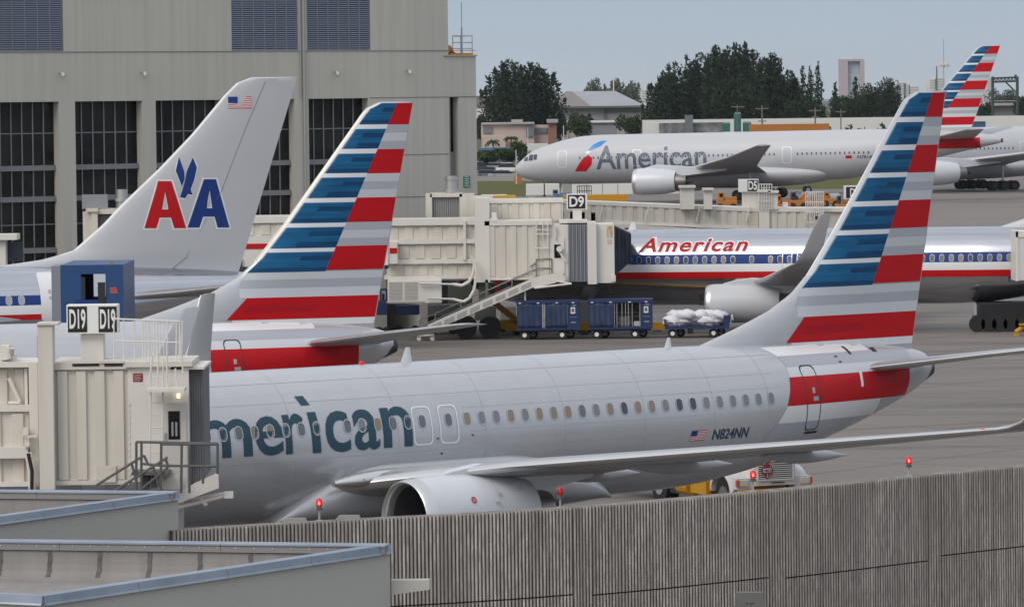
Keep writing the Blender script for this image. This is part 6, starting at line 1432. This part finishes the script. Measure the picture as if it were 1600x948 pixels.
# ------------------------------------------------------------------ far apron, beyond the bridges
rng = random.Random(11)
def gse(px0, px1, py0, py1, Y, m, label, kind):
    x0, x1, z0, z1 = pw(px0, py0, px1, py1, Y); w = x1 - x0; h = max(.8, z1)
    o = empty('ground_vehicle', ((x0 + x1) / 2, Y, 0), 0, label, 'service vehicle', 'service vehicles on the far apron')
    mb = MB(); mb.box(-w / 2, 0, .4, w / 2, 1.9, .4 + h * .35); mb.build('chassis', m, o, bevel=.06)
    mb = MB(); mb.box(-w / 2 + .2, .1, .4 + h * .35, -w / 2 + w * .35, 1.8, h); mb.build('cab', m if kind != 'boom' else darkmetal, o, bevel=.08)
    mb = MB(); mb.box(-w / 2 + .3, .07, .4 + h * .55, -w / 2 + w * .3, .1, h * .92); mb.build('cab_window', glassd, o)
    if kind == 'boom': mb = MB(); mb.tube((-w * .1, .9, h * .4), (w * .5, .9, h), .16, 8); mb.box(w * .2, .3, h * .4, w * .42, 1.6, h * .7); mb.build('boom', m, o)
    elif kind == 'tank': mb = MB(); mb.tube((-w * .1, .95, h * .62), (w * .5, .95, h * .62), h * .3, 18); mb.build('tank', tank, o, smooth=True)
    else: mb = MB(); mb.box(-w * .1, .1, .4 + h * .35, w * .48, 1.8, .4 + h * .55); mb.build('deck', m, o)
    for t in (-.35, .3):
        for yy in (-.02, 1.6): mb = MB(); mb.tube((w * t, yy, .42), (w * t, yy + .3, .42), .42, 16); mb.build('wheel', black, o, smooth=True)
for a in ((1212, 1236, 304, 323, 500, orange, 'orange tractor left of a white box on the far apron', 'deck'), (1234, 1262, 300, 324, 520, orange, 'orange lift vehicle with raised boom on the far apron', 'boom'), (1262, 1290, 306, 326, 510, orange, 'orange flat loader behind the ladder cage on the far apron', 'deck'), (1286, 1312, 300, 327, 530, orange, 'orange vehicle carrying a grey tank on the far apron', 'tank'), (1306, 1330, 306, 327, 500, orange, 'orange tractor nearest the striped fin on the far apron', 'boom'), (1236, 1275, 298, 312, 560, tank, 'grey tank trailer behind the orange vehicles', 'tank'), (861, 893, 296, 309, 560, mat('tug_blue', (.12, .17, .27), .5), 'blue grey towing tractor under the nose of the taxiing jet', 'deck'), (1120, 1152, 300, 318, 520, orange, 'orange loader low behind the white bridge roof', 'deck')): gse(*a)
for i in range(9):
    x = 822 + i * 27 if i < 2 else 846 + i * 24; Yq = 610; x0, x1, z0, z1 = pw(x, 289, x + (23 if i > 1 else 30), 305, Yq)
    o = empty('cargo_container', ((x0 + x1) / 2, Yq, 0), 0, 'white cargo container standing in the row under the taxiing jet', 'container', 'cargo containers under the taxiing jet'); w = (x1 - x0) / 2
    mb = MB(); mb.hexa([(-w, 0, .15), (w, 0, .15), (w, 1.8, .15), (-w, 1.8, .15), (-w, 0, 1.6), (w, 0, 1.6), (w, 1.8, 1.6), (-w, 1.8, 1.6)]); mb.build('shell', farwhite, o, bevel=.05); mb = MB(); mb.box(-w - .05, -.05, 0, w + .05, 1.85, .15); mb.build('base', gal, o)
for x0_, x1_, y0_, y1_, Yq, m_, lb in ((752, 792, 304, 314, 520, bridge2, 'low white barrier left of the far apron markers'), (770, 806, 305, 314, 510, mat('marker_yellow', (.5, .30, .03), .6), 'yellow panelled barrier beside the terminal corner'), (880, 980, 304, 310, 540, yellow, 'long low yellow dolly behind the D9 sign')):
    x0, x1, z0, z1 = pw(x0_, y0_, x1_, y1_, Yq); mb = MB(); mb.box(x0, Yq, 0, x1, Yq + .6, max(.5, z1)); mb.box(x0 - .1, Yq - .1, 0, x1 + .1, Yq + .7, .12); tag(mb.build('barrier', m_, bevel=.05), lb, 'barrier')
Yq = 545; x0, x1, z0, z1 = pw(902, 290, 924, 308, Yq); o = empty('stair_truck', ((x0 + x1) / 2, Yq, 0), 0, 'dark latticed boarding stair standing behind the D9 sign', 'stair truck'); w = (x1 - x0) / 2
mb = MB()
for i in range(7): mb.tube((-w + i * w / 3, 0, .4), (-w + i * w / 3, 0, 2.5), .05, 6)
for z in (.5, 1.2, 1.9, 2.5): mb.tube((-w, 0, z), (w, 0, z), .05, 6)
mb.build('lattice', railm, o); mb = MB(); mb.box(-w, .2, .3, w, 1.4, .6); mb.build('chassis', railm, o)
# low wall band behind the bridges
mb = MB(); x0, x1, z0, z1 = pw(748, 312, 900, 318, 480); mb.box(x0, 480, 0, x1, 480.4, 1.3)
tag(mb.build('blast_wall', mat('low_wall', (.38, .36, .33), .8)), 'low concrete wall running behind the bridge roof toward the terminal corner', 'wall')

# ------------------------------------------------------------------ parked cars, far roadside
def car(px, py, Y, m, label, L=4.5, suv=False):
    p = P(px, py, Y); o = empty('parked_car', (p.x, Y, .03), 0, label, 'car', 'cars parked beyond the grass')
    H1, H2 = (.95, 1.75) if suv else (.85, 1.42)
    mb = MB(); pr = [(-L / 2, .35), (L / 2, .35), (L / 2, .8), (L * .42, H1), (L * .2, H1 + .03), (-L * .45, H1 + .05), (-L / 2, .85)]
    mb.loft([[(x, y, z) for x, z in pr] for y in (0, 1.75)]); mb.build('body', m, o, fixn=True, bevel=.06)
    pc = [(L * .22, H1), (L * .08, H2), (-L * .34, H2), (-L * (.44 if suv else .40), H1)]
    mb = MB(); mb.loft([[(x, .12 + k * 1.5, z) for x, z in pc] for k in (0, 1)]); mb.build('cabin', panedark, o, fixn=True)
    mb = MB(); mb.box(-L * .33, .1, H2 - .04, L * .09, 1.64, H2 + .02); mb.build('roof', m, o)
    for t in (-.31, .31):
        for yy in (-.02, 1.55): mb = MB(); mb.tube((L * t, yy, .33), (L * t, yy + .22, .33), .33, 16); mb.build('wheel', black, o, smooth=True)
cw_, cs_, cd_ = mat('car_white', (.65, .65, .65), .3), mat('car_silver', (.35, .36, .38), .3, .4), mat('car_dark', (.04, .045, .05), .3)
for a in ((797, 268, 800, cw_, 'white sport utility car just left of the taxiing jet nose', 4.8, True), (776, 268, 830, cs_, 'silver car parked left of the white sport utility car', 4.5, False), (752, 268, 815, cd_, 'dark car parked against the terminal corner', 4.6, True), (790, 276, 740, cs_, 'low silver car on the road in front of the other parked cars', 5.5, False), (765, 277, 745, mat('car_grey', (.12, .13, .14), .3), 'grey car on the near side of the far road', 4.6, False)): car(*a)
mb = MB(); x0, x1, z0, z1 = pw(560, 279, 870, 284, 730); mb.box(x0, 728, 0, x1, 728.3, .8); tag(mb.build('road_barrier', mat('barrier_grey', (.30, .30, .30), .7)), 'long low grey barrier behind the grass left of the taxiing jet', 'barrier')
mb = MB(); x0, x1, z0, z1 = pw(818, 276, 826, 283, 700); p = P(812, 276, 700); mb.face([(p.x - .7, 700, 1.1), (p.x + .4, 700, 1.1), (p.x - .7, 700, 2.4)]); mb.box(p.x - .8, 700, 0, p.x + .3, 700.3, 1.1); tag(mb.build('wind_marker', orange), 'orange marker board under the chin of the taxiing jet', 'marker')

# ------------------------------------------------------------------ far buildings
def bldg(name, label, parts, cat='building', group=None):
    root = None
    for nm, m, rects in parts:
        mb = MB()
        for (x0, y0, x1, y1, Y, dep) in rects:
            a, b, c, d = pw(x0, y0, x1, y1, Y)
            if root is None: root = empty(name, (a, Y, 0), 0, label, cat, group)
            mb.box(a, Y, c, b, Y + dep, d)
        rel(mb, nm, m, root)
    return root
bldg('pink_building', 'low pink building with a brown corner block seen above the taxiing jet nose', [('wall', pink, [(752, 194, 835, 262, 1080, 20), (754, 212, 790, 262, 1070, 9), (835, 196, 857, 262, 1082, 18)]), ('corner_block', brick, [(857, 190, 870, 262, 1078, 20)]), ('window_band', mat('window_grey', (.16, .17, .19), .3), [(755, 199, 769, 208, 1079.6, 1), (822, 197, 833, 214, 1079.6, 1), (836, 200, 855, 208, 1081.6, 1)]), ('roof_unit', fargrey, [(799, 187, 817, 195, 1085, 6), (855, 187, 872, 192, 1077, 22)]), ('roof', fargrey, [(752, 192, 835, 194.5, 1079, 22)])])
bldg('pink_building', 'low pink building with a grey shutter behind the taxiing jet titles', [('wall', pink, [(889, 191, 966, 262, 1090, 20)]), ('shutter', mat('shutter_grey', (.22, .22, .24), .6), [(917, 193, 962, 213, 1089.6, 1)]), ('roof', farwhite, [(887, 189.5, 967, 192, 1089, 22)])])
bldg('blue_shed', 'long blue sided shed beside the terminal corner, behind the palms', [('wall', bluewall, [(748, 234, 812, 262, 960, 12)]), ('wall_end', farwhite, [(806, 225, 856, 236, 955, 6), (806, 236, 809, 262, 955, 1)]), ('roof', mat('blue_roof', (.08, .13, .24), .5), [(748, 231, 812, 235, 959, 14)])])
hx = MB(); A = [P(868, 166, 1300), P(1004, 166, 1300)]
hg = empty('hangar', (A[0].x, 1300, 0), 0, 'wide hangar with pale metal hipped roof between the dark trees', 'hangar'); mb = MB()
rbox(mb, 866, 166, 1003, 240, 1300, 60); rel(mb, 'wall', mat('hangar_wall', (.36, .35, .35), .8, 0, .3, (.15, (1, 1, 1), .5, (.22, .21, .22))), hg)
mb = MB(); e = [P(862, 167, 1298), P(1008, 165, 1298)]; r_ = [P(884, 143, 1335), P(962, 142.5, 1335)]; bk = [P(868, 163, 1372), P(1000, 163, 1372)]
k1, k2 = e[0].lerp(e[1], .42), r_[0].lerp(r_[1], .12); mb.cur = 0; mb.face([k1, e[1], r_[1], k2]); mb.cur = 1; mb.face([e[0], k1, k2, r_[0]]); mb.cur = 0; mb.face([e[1], bk[1], r_[1]]); mb.face([bk[1], bk[0], r_[0], r_[1]]); mb.face([bk[0], e[0], r_[0]])
mb.v = [(v[0] - hg.location.x, v[1] - hg.location.y - (.0), v[2]) for v in mb.v]; mb.build('roof', [greyroof, brownroof], hg)
mb = MB(); rbox(mb, 862, 166.5, 1006, 169, 1297.5, 1); rbox(mb, 944, 170, 946, 185, 1299, 1); rbox(mb, 946, 173, 1001, 175, 1299.2, .8); rel(mb, 'eave', mat('eave_dark', (.12, .12, .12), .8), hg)
bldg('white_warehouse', 'white warehouse with brown gable roof at the far left of the sky gap', [('wall', farwhite, [(744, 170, 778, 200, 1250, 20)]), ('roof', brownroof, [(744, 150, 782, 171, 1255, 20)])])
bldg('tower_block', 'tall pink apartment tower with a glazed centre on the skyline', [('wall', farpink, [(1312.5, 92.5, 1325, 165, 4200, 20), (1344, 92.5, 1351, 165, 4200, 20), (1325, 92.5, 1344, 96, 4200, 20)]), ('glazing', farglass, [(1325, 96, 1344, 165, 4205, 12)]), ('roof_plant', farwhite, [(1318, 90, 1331, 93, 4203, 8)])])
tw = [(1391, 133, 1408, 170), (1402, 128, 1416, 170), (1412, 131, 1422, 170), (1420, 134, 1436, 170), (1452, 123, 1463, 170), (1461, 121, 1476, 170), (1541, 121, 1552, 170), (1002, 140, 1015, 170), (1010, 138, 1034, 170)]
lbs = ['first white block left in the distant pale cluster', 'tallest white block in the distant pale cluster left of the far fin', 'white block just right of the tallest in the distant cluster', 'lowest white block right in the distant pale cluster', 'pale slab tower left of the two by the radio mast', 'pale slab tower right of the two by the radio mast', 'pale slab tower right of the far striped fin', 'white roof block peeping left of the great dark trees', 'wide white roof block against the great dark trees']
for (x0, y0, x1, y1), lb in zip(tw, lbs):
    Yq = 3800; bl_ = bldg('distant_block', lb, [('wall', farwhite, [(x0, y0, x1, y1, Yq, 30)]), ('window_band', mat('far_window', (.40, .41, .43), .6), [(x0 + 1, y0 + 2 + 4 * k, x1 - 1, y0 + 3.2 + 4 * k, Yq - .5, 1) for k in range(5)])], group='distant blocks on the skyline')
bldg('elevated_road', 'long pale elevated road deck crossing behind the striped fins', [('deck', fargrey, [(1366, 162, 1640, 166, 1500, 12), (1366, 158, 1640, 159.2, 1500, .5)]), ('retaining_face', mat('embankment_grey', (.25, .245, .24), .85), [(1366, 166, 1640, 188, 1503, 6)])], 'road bridge')
bldg('roadside_wall', 'long white boundary wall with dark posts above the taxiing jet', [('wall', farwhite, [(1004, 184, 1640, 215, 950, 1)])], 'wall')
bldg('orange_trailer', 'long orange trailer roof line above the taxiing jet', [('body', orange, [(1172, 194, 1296, 206, 900, 4)]), ('trim', farwhite, [(1172, 206, 1296, 215, 900.5, 3)])], 'trailer')
bldg('grey_shelter', 'grey shelter with dark louvers left of the green containers', [('wall', mat('shelter_dark', (.10, .105, .11), .7, 0, .3, (.6, (1, 1, 1), .9, (.28, .28, .28))), [(1030, 192, 1130, 208, 930, 4)]), ('tower_unit', mat('unit_grey', (.14, .15, .16), .7), [(1071, 180, 1083, 208, 928, 3)]), ('end_wall', farwhite, [(1010, 192, 1030, 208, 931, 4)])])
gp = mat('green_container_paint', (.02, .13, .10), .6)
for (x0, y0, x1, y1, lb) in ((1148, 178, 1158, 206, 'tall green container tower above the taxiing jet'), (1130, 193, 1141, 206, 'small green container left of the tall green one'), (1162, 192, 1174, 206, 'small green container right of the tall green one')):
    bldg('green_container', lb, [('body', gp, [(x0, y0, x1, y1, 915, 3)]), ('lid', mat('lid_grey', (.3, .32, .32), .6), [(x0 + 1, y0 - 2, x1 - 1, y0, 915.5, 2)])], 'container', 'green containers')
bldg('blue_trailer', 'low blue roofed trailer right of the far striped fin', [('body', bluewall, [(1518, 190, 1540, 215, 880, 3)]), ('roof', farwhite, [(1516, 188, 1542, 190, 879.8, 4)])], 'trailer')
# poles, masts, gantry
def pole(px, py0, py1, Y, label, r=.12, cross=None, name='utility_pole', cat='pole', m=None):
    p = P(px, py1, Y); t = P(px, py0, Y); o = empty(name, (p.x, Y, 0), 0, label, cat); mb = MB(); mb.tube((0, 0, 0), (0, 0, t.z), r, 8, r * .7); mb.build('shaft', m or mat('pole_grey', (.14, .13, .12), .8), o)
    if cross:
        mb = MB()
        for dz, w in cross: mb.box(-w, -.08, t.z - dz - .1, w, .08, t.z - dz + .1)
        mb.build('cross_arm', m or mat('pole_grey', (.14, .13, .12), .8), o)
    return o, t
pole(1191, 165, 205, 905, 'wooden utility pole with cross arm in front of the dark trees', .2, [(.6, 1.3), (3, .8)])
pole(1152, 163, 180, 905, 'short pole with cross arm rising from the tall green container', .12, [(.5, 1.3)])
pole(1274, 168, 205, 905, 'utility pole with cross arm before the pointed trees', .2, [(.6, 1.2), (1.8, .7)])
pole(1314, 170, 205, 905, 'leaning utility pole among small trees right of the pointed trees', .15, [(.6, 1.0)])
pole(959, 118, 150, 1350, 'thin pale flag pole above the hangar roof', .22, m=farwhite)
pole(881, 196, 240, 860, 'slim white lamp pole before the low pink building', .10, m=farwhite)
pole(825, 200, 232, 900, 'slim pale pole beside the pink building window', .08, m=farwhite)
pole(807, 234, 290, 700, 'pale post rising just left of the taxiing jet nose', .08, m=farwhite)
pole(1464, 104, 160, 1500, 'dark wooden pole left of the radio mast', .3)
o, t = pole(1475, 62, 165, 2200, 'slender radio mast with a ring of antennas above the far striped fin', .22, m=gal, name='radio_mast', cat='mast')
mb = MB()
for i in range(10): q = 2 * math.pi * i / 10; zc = P(1475, 101, 2200).z; mb.box(2.3 * math.cos(q) - .25, 2.3 * math.sin(q) - .2, zc - 1.2, 2.3 * math.cos(q) + .25, 2.3 * math.sin(q) + .2, zc + 1.2)
mb.tube((0, 0, P(1475, 102, 2200).z), (0, 0, P(1475, 101, 2200).z), 2.4, 16); mb.build('antenna_ring', farwhite, o)
Yg = 1100; gt = empty('gantry', (P(1575, 180, Yg).x, Yg, 0), 0, 'dark green steel lattice gantry at the right edge of the skyline', 'gantry'); mb = MB(); gx = gt.location
for x in (1551, 1589.5): mb.tube(P(x, 120, Yg), Vector((P(x, 180, Yg).x, Yg, 0)), .35, 8)
for y in (122.5, 128.5): mb.tube(P(1551, y, Yg), P(1589, y - 1.5, Yg), .22, 6)
for i in range(7): mb.tube(P(1551 + i * 5.5, 128, Yg), P(1553.7 + i * 5.5, 122.5, Yg), .12, 5); mb.tube(P(1553.7 + i * 5.5, 122.5, Yg), P(1556.5 + i * 5.5, 128, Yg), .12, 5)
mb.tube(P(1571, 128, Yg), P(1589, 146, Yg), .18, 6); mb.tube(P(1587, 117, Yg), P(1587, 124, Yg), .3, 6); rel(mb, 'frame', mat('gantry_green', (.035, .055, .045), .6), gt)

# ------------------------------------------------------------------ trees
def leaves(mb, c, rx, ry, rz, n, s, rng, up=.0, shell=.35):
    for _ in range(n):
        while True:
            v = Vector((rng.uniform(-1, 1), rng.uniform(-1, 1), rng.uniform(-1, 1)))
            if shell < v.length < 1: break
        p = Vector((c[0] + v.x * rx, c[1] + v.y * ry, c[2] + v.z * rz)); k = s * rng.uniform(.55, 1.35)
        a = Vector((rng.gauss(0, 1), rng.gauss(0, 1), rng.gauss(0, 1) + up)).normalized() * k; b = a.orthogonal().normalized() * k * rng.uniform(.35, .6)
        b = Matrix.Rotation(rng.uniform(0, 6.28), 3, a.normalized()) @ b
        mb.cur = rng.choices((0, 1, 2), (5, 3, 1))[0]
        mb.face([p - b * .6, p + b * .6, p + a * .7 + b * .45, p + a * 1.2, p + a * .6 - b * .5])
def tree(px, pyt, Y, wpx, label, kind='pine', seed=0, n=1, base=None, group='trees beyond the airfield', mats=None, name=None, cat='tree', dens=1.):
    rng = random.Random(seed); p = P(px, pyt, Y); m_px = F / Y; Wd = wpx / m_px; H = p.z
    o = empty(name or {'pine': 'pine_tree', 'cone': 'pointed_pine_tree', 'broad': 'broadleaf_tree', 'palm': 'palm_tree', 'bush': 'shrub'}[kind], (p.x, Y, 0), 0, label, cat, group)
    tr = MB(); cr_ = MB(); M3 = mats or [pine, pine2, pine3]
    tr.tube((0, 0, 0), (0, 0, H * .55), .03 * H, 8, .012 * H)
    if kind == 'pine':
        k = int(22 * n * dens); s = .62
        for i in range(k):
            t = (i + .5) / k; ang = rng.uniform(0, 6.28); rad = Wd / 2 * (.10 + .85 * rng.random() ** .8) * (1 - .15 * t)
            x, y = rad * math.cos(ang), rad * math.sin(ang) * .7
            ztop = H * (1 - .42 * (abs(x) / (Wd / 2)) ** 2.2) * rng.uniform(.80, .99); z0 = H * .12
            zm = rng.uniform(.3, .8) * ztop
            tr.tube((0, 0, H * rng.uniform(.1, .3)), (x * .8, y * .8, ztop * .8), .012 * H * .6, 5, .03)
            # plume: stacked tufts narrowing to the tip, leaning outward
            L_ = ztop - z0; m_ = 9
            for q in range(m_):
                u = q / (m_ - 1); w_ = Wd * .15 * (1 - u) ** .34 + .45
                leaves(cr_, (x * (.55 + .5 * u), y * (.55 + .5 * u), z0 + L_ * (u * .97)), w_, w_, L_ / m_ * .8, int(34 * dens * (1.5 - u * .6)), s, rng, .8, .1)
            leaves(cr_, (x * 1.07, y * 1.07, ztop), .5, .5, L_ * .05, 12, s, rng, 1.5, 0)
        leaves(cr_, (0, 0, H * .42), Wd * .42, Wd * .3, H * .36, int(1500 * n * dens), s * 1.1, rng, .8, .2)
        tr.tube((0, 0, H * .5), (0, 0, H * .9), .012 * H, 6, .05)
        for q in range(8): u = q / 8; leaves(cr_, (0, 0, H * (.2 + .75 * u)), Wd * .2 * (1 - u) + .3, Wd * .2 * (1 - u) + .3, H * .08, int(60 * dens), s, rng, 1.2, .1)
    elif kind == 'cone':
        for q in range(26):
            u = q / 25; w_ = Wd / 2 * (1 - u) ** .8 * rng.uniform(.65, 1.1) + .12
            leaves(cr_, (rng.uniform(-.2, .2), 0, H * (.1 + .88 * u)), w_, w_, H * .035, int(90 * dens * (1.15 - u)), .5, rng, 1.0, .1)
            if q % 3 == 0 and u < .9:
                s_ = rng.choice((-1, 1)); leaves(cr_, (s_ * w_ * 1.0, 0, H * (.14 + .88 * u)), .35, .35, H * .03, 14, .34, rng, 2.2, 0)
        tr.tube((0, 0, H * .5), (0, 0, H * .97), .01 * H, 6, .04)
    elif kind in ('broad', 'bush'):
        k = 9 if kind == 'broad' else 6
        for i in range(k):
            ang = rng.uniform(0, 6.28); r_ = Wd * .32 * rng.random() ** .5; x, y = r_ * math.cos(ang), r_ * math.sin(ang); z = H * rng.uniform(.5, .82)
            if kind == 'bush': z = H * rng.uniform(.25, .7)
            tr.tube((0, 0, H * .2), (x, y, z), .012 * H, 5, .03); rr = Wd * rng.uniform(.16, .26)
            leaves(cr_, (x, y, z), rr, rr, H * .2, int(260 * dens), .46, rng, .3, .2)
    elif kind == 'palm':
        tr = MB(); tr.tube((0, 0, 0), (.1, 0, H * .78), .16, 8, .12)
        for i in range(15):
            a = 2 * math.pi * i / 15 + rng.uniform(-.2, .2); L_ = Wd / 2 * rng.uniform(.85, 1.1); el_ = rng.uniform(.0, 1.1); pts_ = []
            for q in range(6): u = q / 5; pts_.append(Vector((math.cos(a) * L_ * u * math.cos(el_ * (1 - u * .6)), math.sin(a) * L_ * u, H * .78 + L_ * (math.sin(el_) * u - .75 * u * u))))
            for q in range(5):
                d = (pts_[q + 1] - pts_[q]); sd = Vector((-math.sin(a), math.cos(a), 0)) * .22 * (1 - q / 6); cr_.cur = rng.randrange(3)
                dn = Vector((0, 0, -.28)); cr_.face([pts_[q], pts_[q + 1], pts_[q + 1] + sd + dn, pts_[q] + sd + dn]); cr_.face([pts_[q], pts_[q] - sd + dn, pts_[q + 1] - sd + dn, pts_[q + 1]])
    tr.build('trunk', bark, o); cr_.build('crown', M3, o); return o
tree(794, 96, 1150, 104, 'dark feathery pine left of the sky gap, the left one of its pair', 'pine', 1, 1.25)
tree(838, 97, 1160, 94, 'dark feathery pine left of the hangar, the right one of its pair', 'pine', 2, 1.15)
tree(1042, 116, 1150, 84, 'lower dark pine at the left foot of the great tree mass', 'pine', 3)
tree(1078, 88, 1160, 116, 'dark pine forming the left shoulder of the great tree mass', 'pine', 4, 1.4)
tree(1124, 74, 1170, 130, 'tall dark pine in the middle of the great tree mass', 'pine', 5, 1.7)
tree(1165, 67, 1170, 124, 'tallest dark pine of the great tree mass', 'pine', 6, 1.7)
tree(1204, 86, 1150, 90, 'dark pine forming the right shoulder of the great tree mass', 'pine', 7, 1.3)
tree(1145, 120, 1120, 120, 'broad dark pine filling the foot of the great tree mass', 'pine', 8, 1.4)
tree(1234, 120, 1150, 54, 'small dark pine right of the great tree mass', 'pine', 9, .7)
tree(1254, 104, 1140, 34, 'slim pointed pine, leftmost of the row', 'cone', 10)
tree(1266, 106, 1150, 26, 'slim pointed pine second from left in the row', 'cone', 11)
tree(1278, 98, 1140, 36, 'slim pointed pine, tallest of the row', 'cone', 12)
tree(1305, 132, 1140, 34, 'short pointed pine left of the apartment tower', 'cone', 13)
tree(1336, 122, 1150, 40, 'pointed pine directly before the apartment tower', 'cone', 14)
tree(1356, 124, 1180, 60, 'rounded dark tree right of the apartment tower', 'broad', 15, dens=1.6, mats=[pine, pine2, leafg])
tree(1382, 122, 1250, 60, 'rounded dark tree at the right end of the tree line', 'broad', 16, dens=1.6, mats=[pine, pine2, pine3])
tree(1395, 142, 1250, 50, 'low dark tree beneath the distant white blocks', 'broad', 17, dens=1.4, mats=[pine, pine2, pine3])
tree(1320, 150, 1130, 80, 'wide low tree beneath the pointed pines', 'broad', 18, dens=2, mats=[pine, leafg, pine2])
tree(1250, 150, 1130, 80, 'wide low tree right of the great tree mass', 'broad', 19, dens=2, mats=[pine, leafg, pine2])
tree(930, 123, 1700, 50, 'pale feathery tree left behind the hangar roof', 'pine', 20, .9, mats=[farleaf, farleaf, farleaf2])
tree(962, 123, 1700, 60, 'pale feathery tree in the middle behind the hangar roof', 'pine', 21, .9, mats=[farleaf, farleaf, farleaf2])
tree(988, 128, 1720, 44, 'pale feathery tree right behind the hangar roof', 'pine', 22, .7, mats=[farleaf, farleaf, farleaf2])
tree(1565, 138, 1600, 60, 'grey green tree under the lattice gantry', 'broad', 23, dens=1.3, mats=[mat('grey_green_leaf', (.05, .062, .04), .9), pine3, pine2])
tree(1450, 148, 1650, 70, 'grey green tree left of the far striped fin', 'broad', 24, dens=1.3, mats=[MATS['grey_green_leaf'], pine3, pine2])
tree(1600, 150, 1400, 40, 'dark tree at the right edge below the gantry', 'broad', 25, mats=[pine, pine2, pine3])
tree(1538, 160, 1350, 34, 'small round tree beside the far striped fin', 'broad', 26, mats=[leafg, pine2, pine3])
LG = [leafg, leafg2, pine2]
tree(905, 205 - 30, 1040, 50, 'bushy green tree between the two pink buildings', 'broad', 27, mats=LG)
tree(985, 177, 1040, 50, 'rounded green tree right of the shuttered pink building', 'broad', 28, mats=LG, dens=1.4)
tree(915, 178, 1200, 26, 'small round green tree before the hangar wall', 'broad', 29, mats=LG)
tree(873, 178, 1180, 30, 'small round green tree at the hangar left corner', 'broad', 30, mats=LG)
tree(752, 178, 1120, 26, 'green tree at the terminal corner', 'broad', 31, mats=LG)
tree(770, 212, 960, 24, 'palm with drooping fronds near the terminal corner', 'palm', 32, mats=[leafg, leafg2, leafg])
tree(798, 206, 970, 24, 'palm with drooping fronds before the pink wall', 'palm', 33, mats=[leafg, leafg2, leafg])
tree(818, 214, 950, 44, 'yellow green shrub behind the white shed end', 'bush', 34, mats=[leafg2, leafg, mat('yellow_green_leaf', (.08, .10, .03), .9)])
tree(760, 236, 850, 40, 'broad green street tree nearest the terminal corner', 'broad', 35, mats=LG)
tree(788, 234, 850, 48, 'broad green street tree left of the taxiing jet nose', 'broad', 36, mats=LG, dens=1.3)
tree(822, 240, 840, 26, 'small dark tree behind the taxiing jet nose', 'broad', 37, mats=LG)
for i, (x, yt) in enumerate(((1290, 188), (1330, 186), (1352, 187), (1372, 184), (1408, 186))): tree(x, yt, 920, 26, ('scrubby small tree before the white boundary wall, left of the cluster', 'scrubby small tree before the white wall under the apartment tower', 'scrubby small tree before the white wall, middle of the cluster', 'scrubby small tree before the white wall below the elevated road', 'scrubby small tree touching the nearest striped fin edge')[i], 'bush', 40 + i, mats=[leafg, pine2, bark], dens=.35)
# far tree belt, one unbroken mass
mb = MB(); rng = random.Random(99)
for i in range(150):
    x = -420 + i * 9 + rng.uniform(-3, 3); h = rng.uniform(4, 9); leaves(mb, (x, 1900 + rng.uniform(-30, 30), h * .5), 8, 5, h * .5, 90, 1.6, rng, .3, .2)
tag(mb.build('far_woodland', [MATS['grey_green_leaf'], pine3, pine2]), kind='stuff', label='low far band of woodland along the horizon', cat='woodland')

# ------------------------------------------------------------------ thin sea haze
hm = bpy.data.materials.new('haze'); hm.use_nodes = True; n_ = hm.node_tree; n_.nodes.clear()
ho = n_.nodes.new('ShaderNodeOutputMaterial'); pv = n_.nodes.new('ShaderNodeVolumePrincipled'); pv.inputs['Color'].default_value = (.80, .87, .95, 1); pv.inputs['Density'].default_value = .00003; pv.inputs['Anisotropy'].default_value = .2
n_.links.new(pv.outputs[0], ho.inputs['Volume'])
tag(MB().box(-6100, -100, -1.5, 6100, 14100, 75).build('haze', hm), kind='stuff')
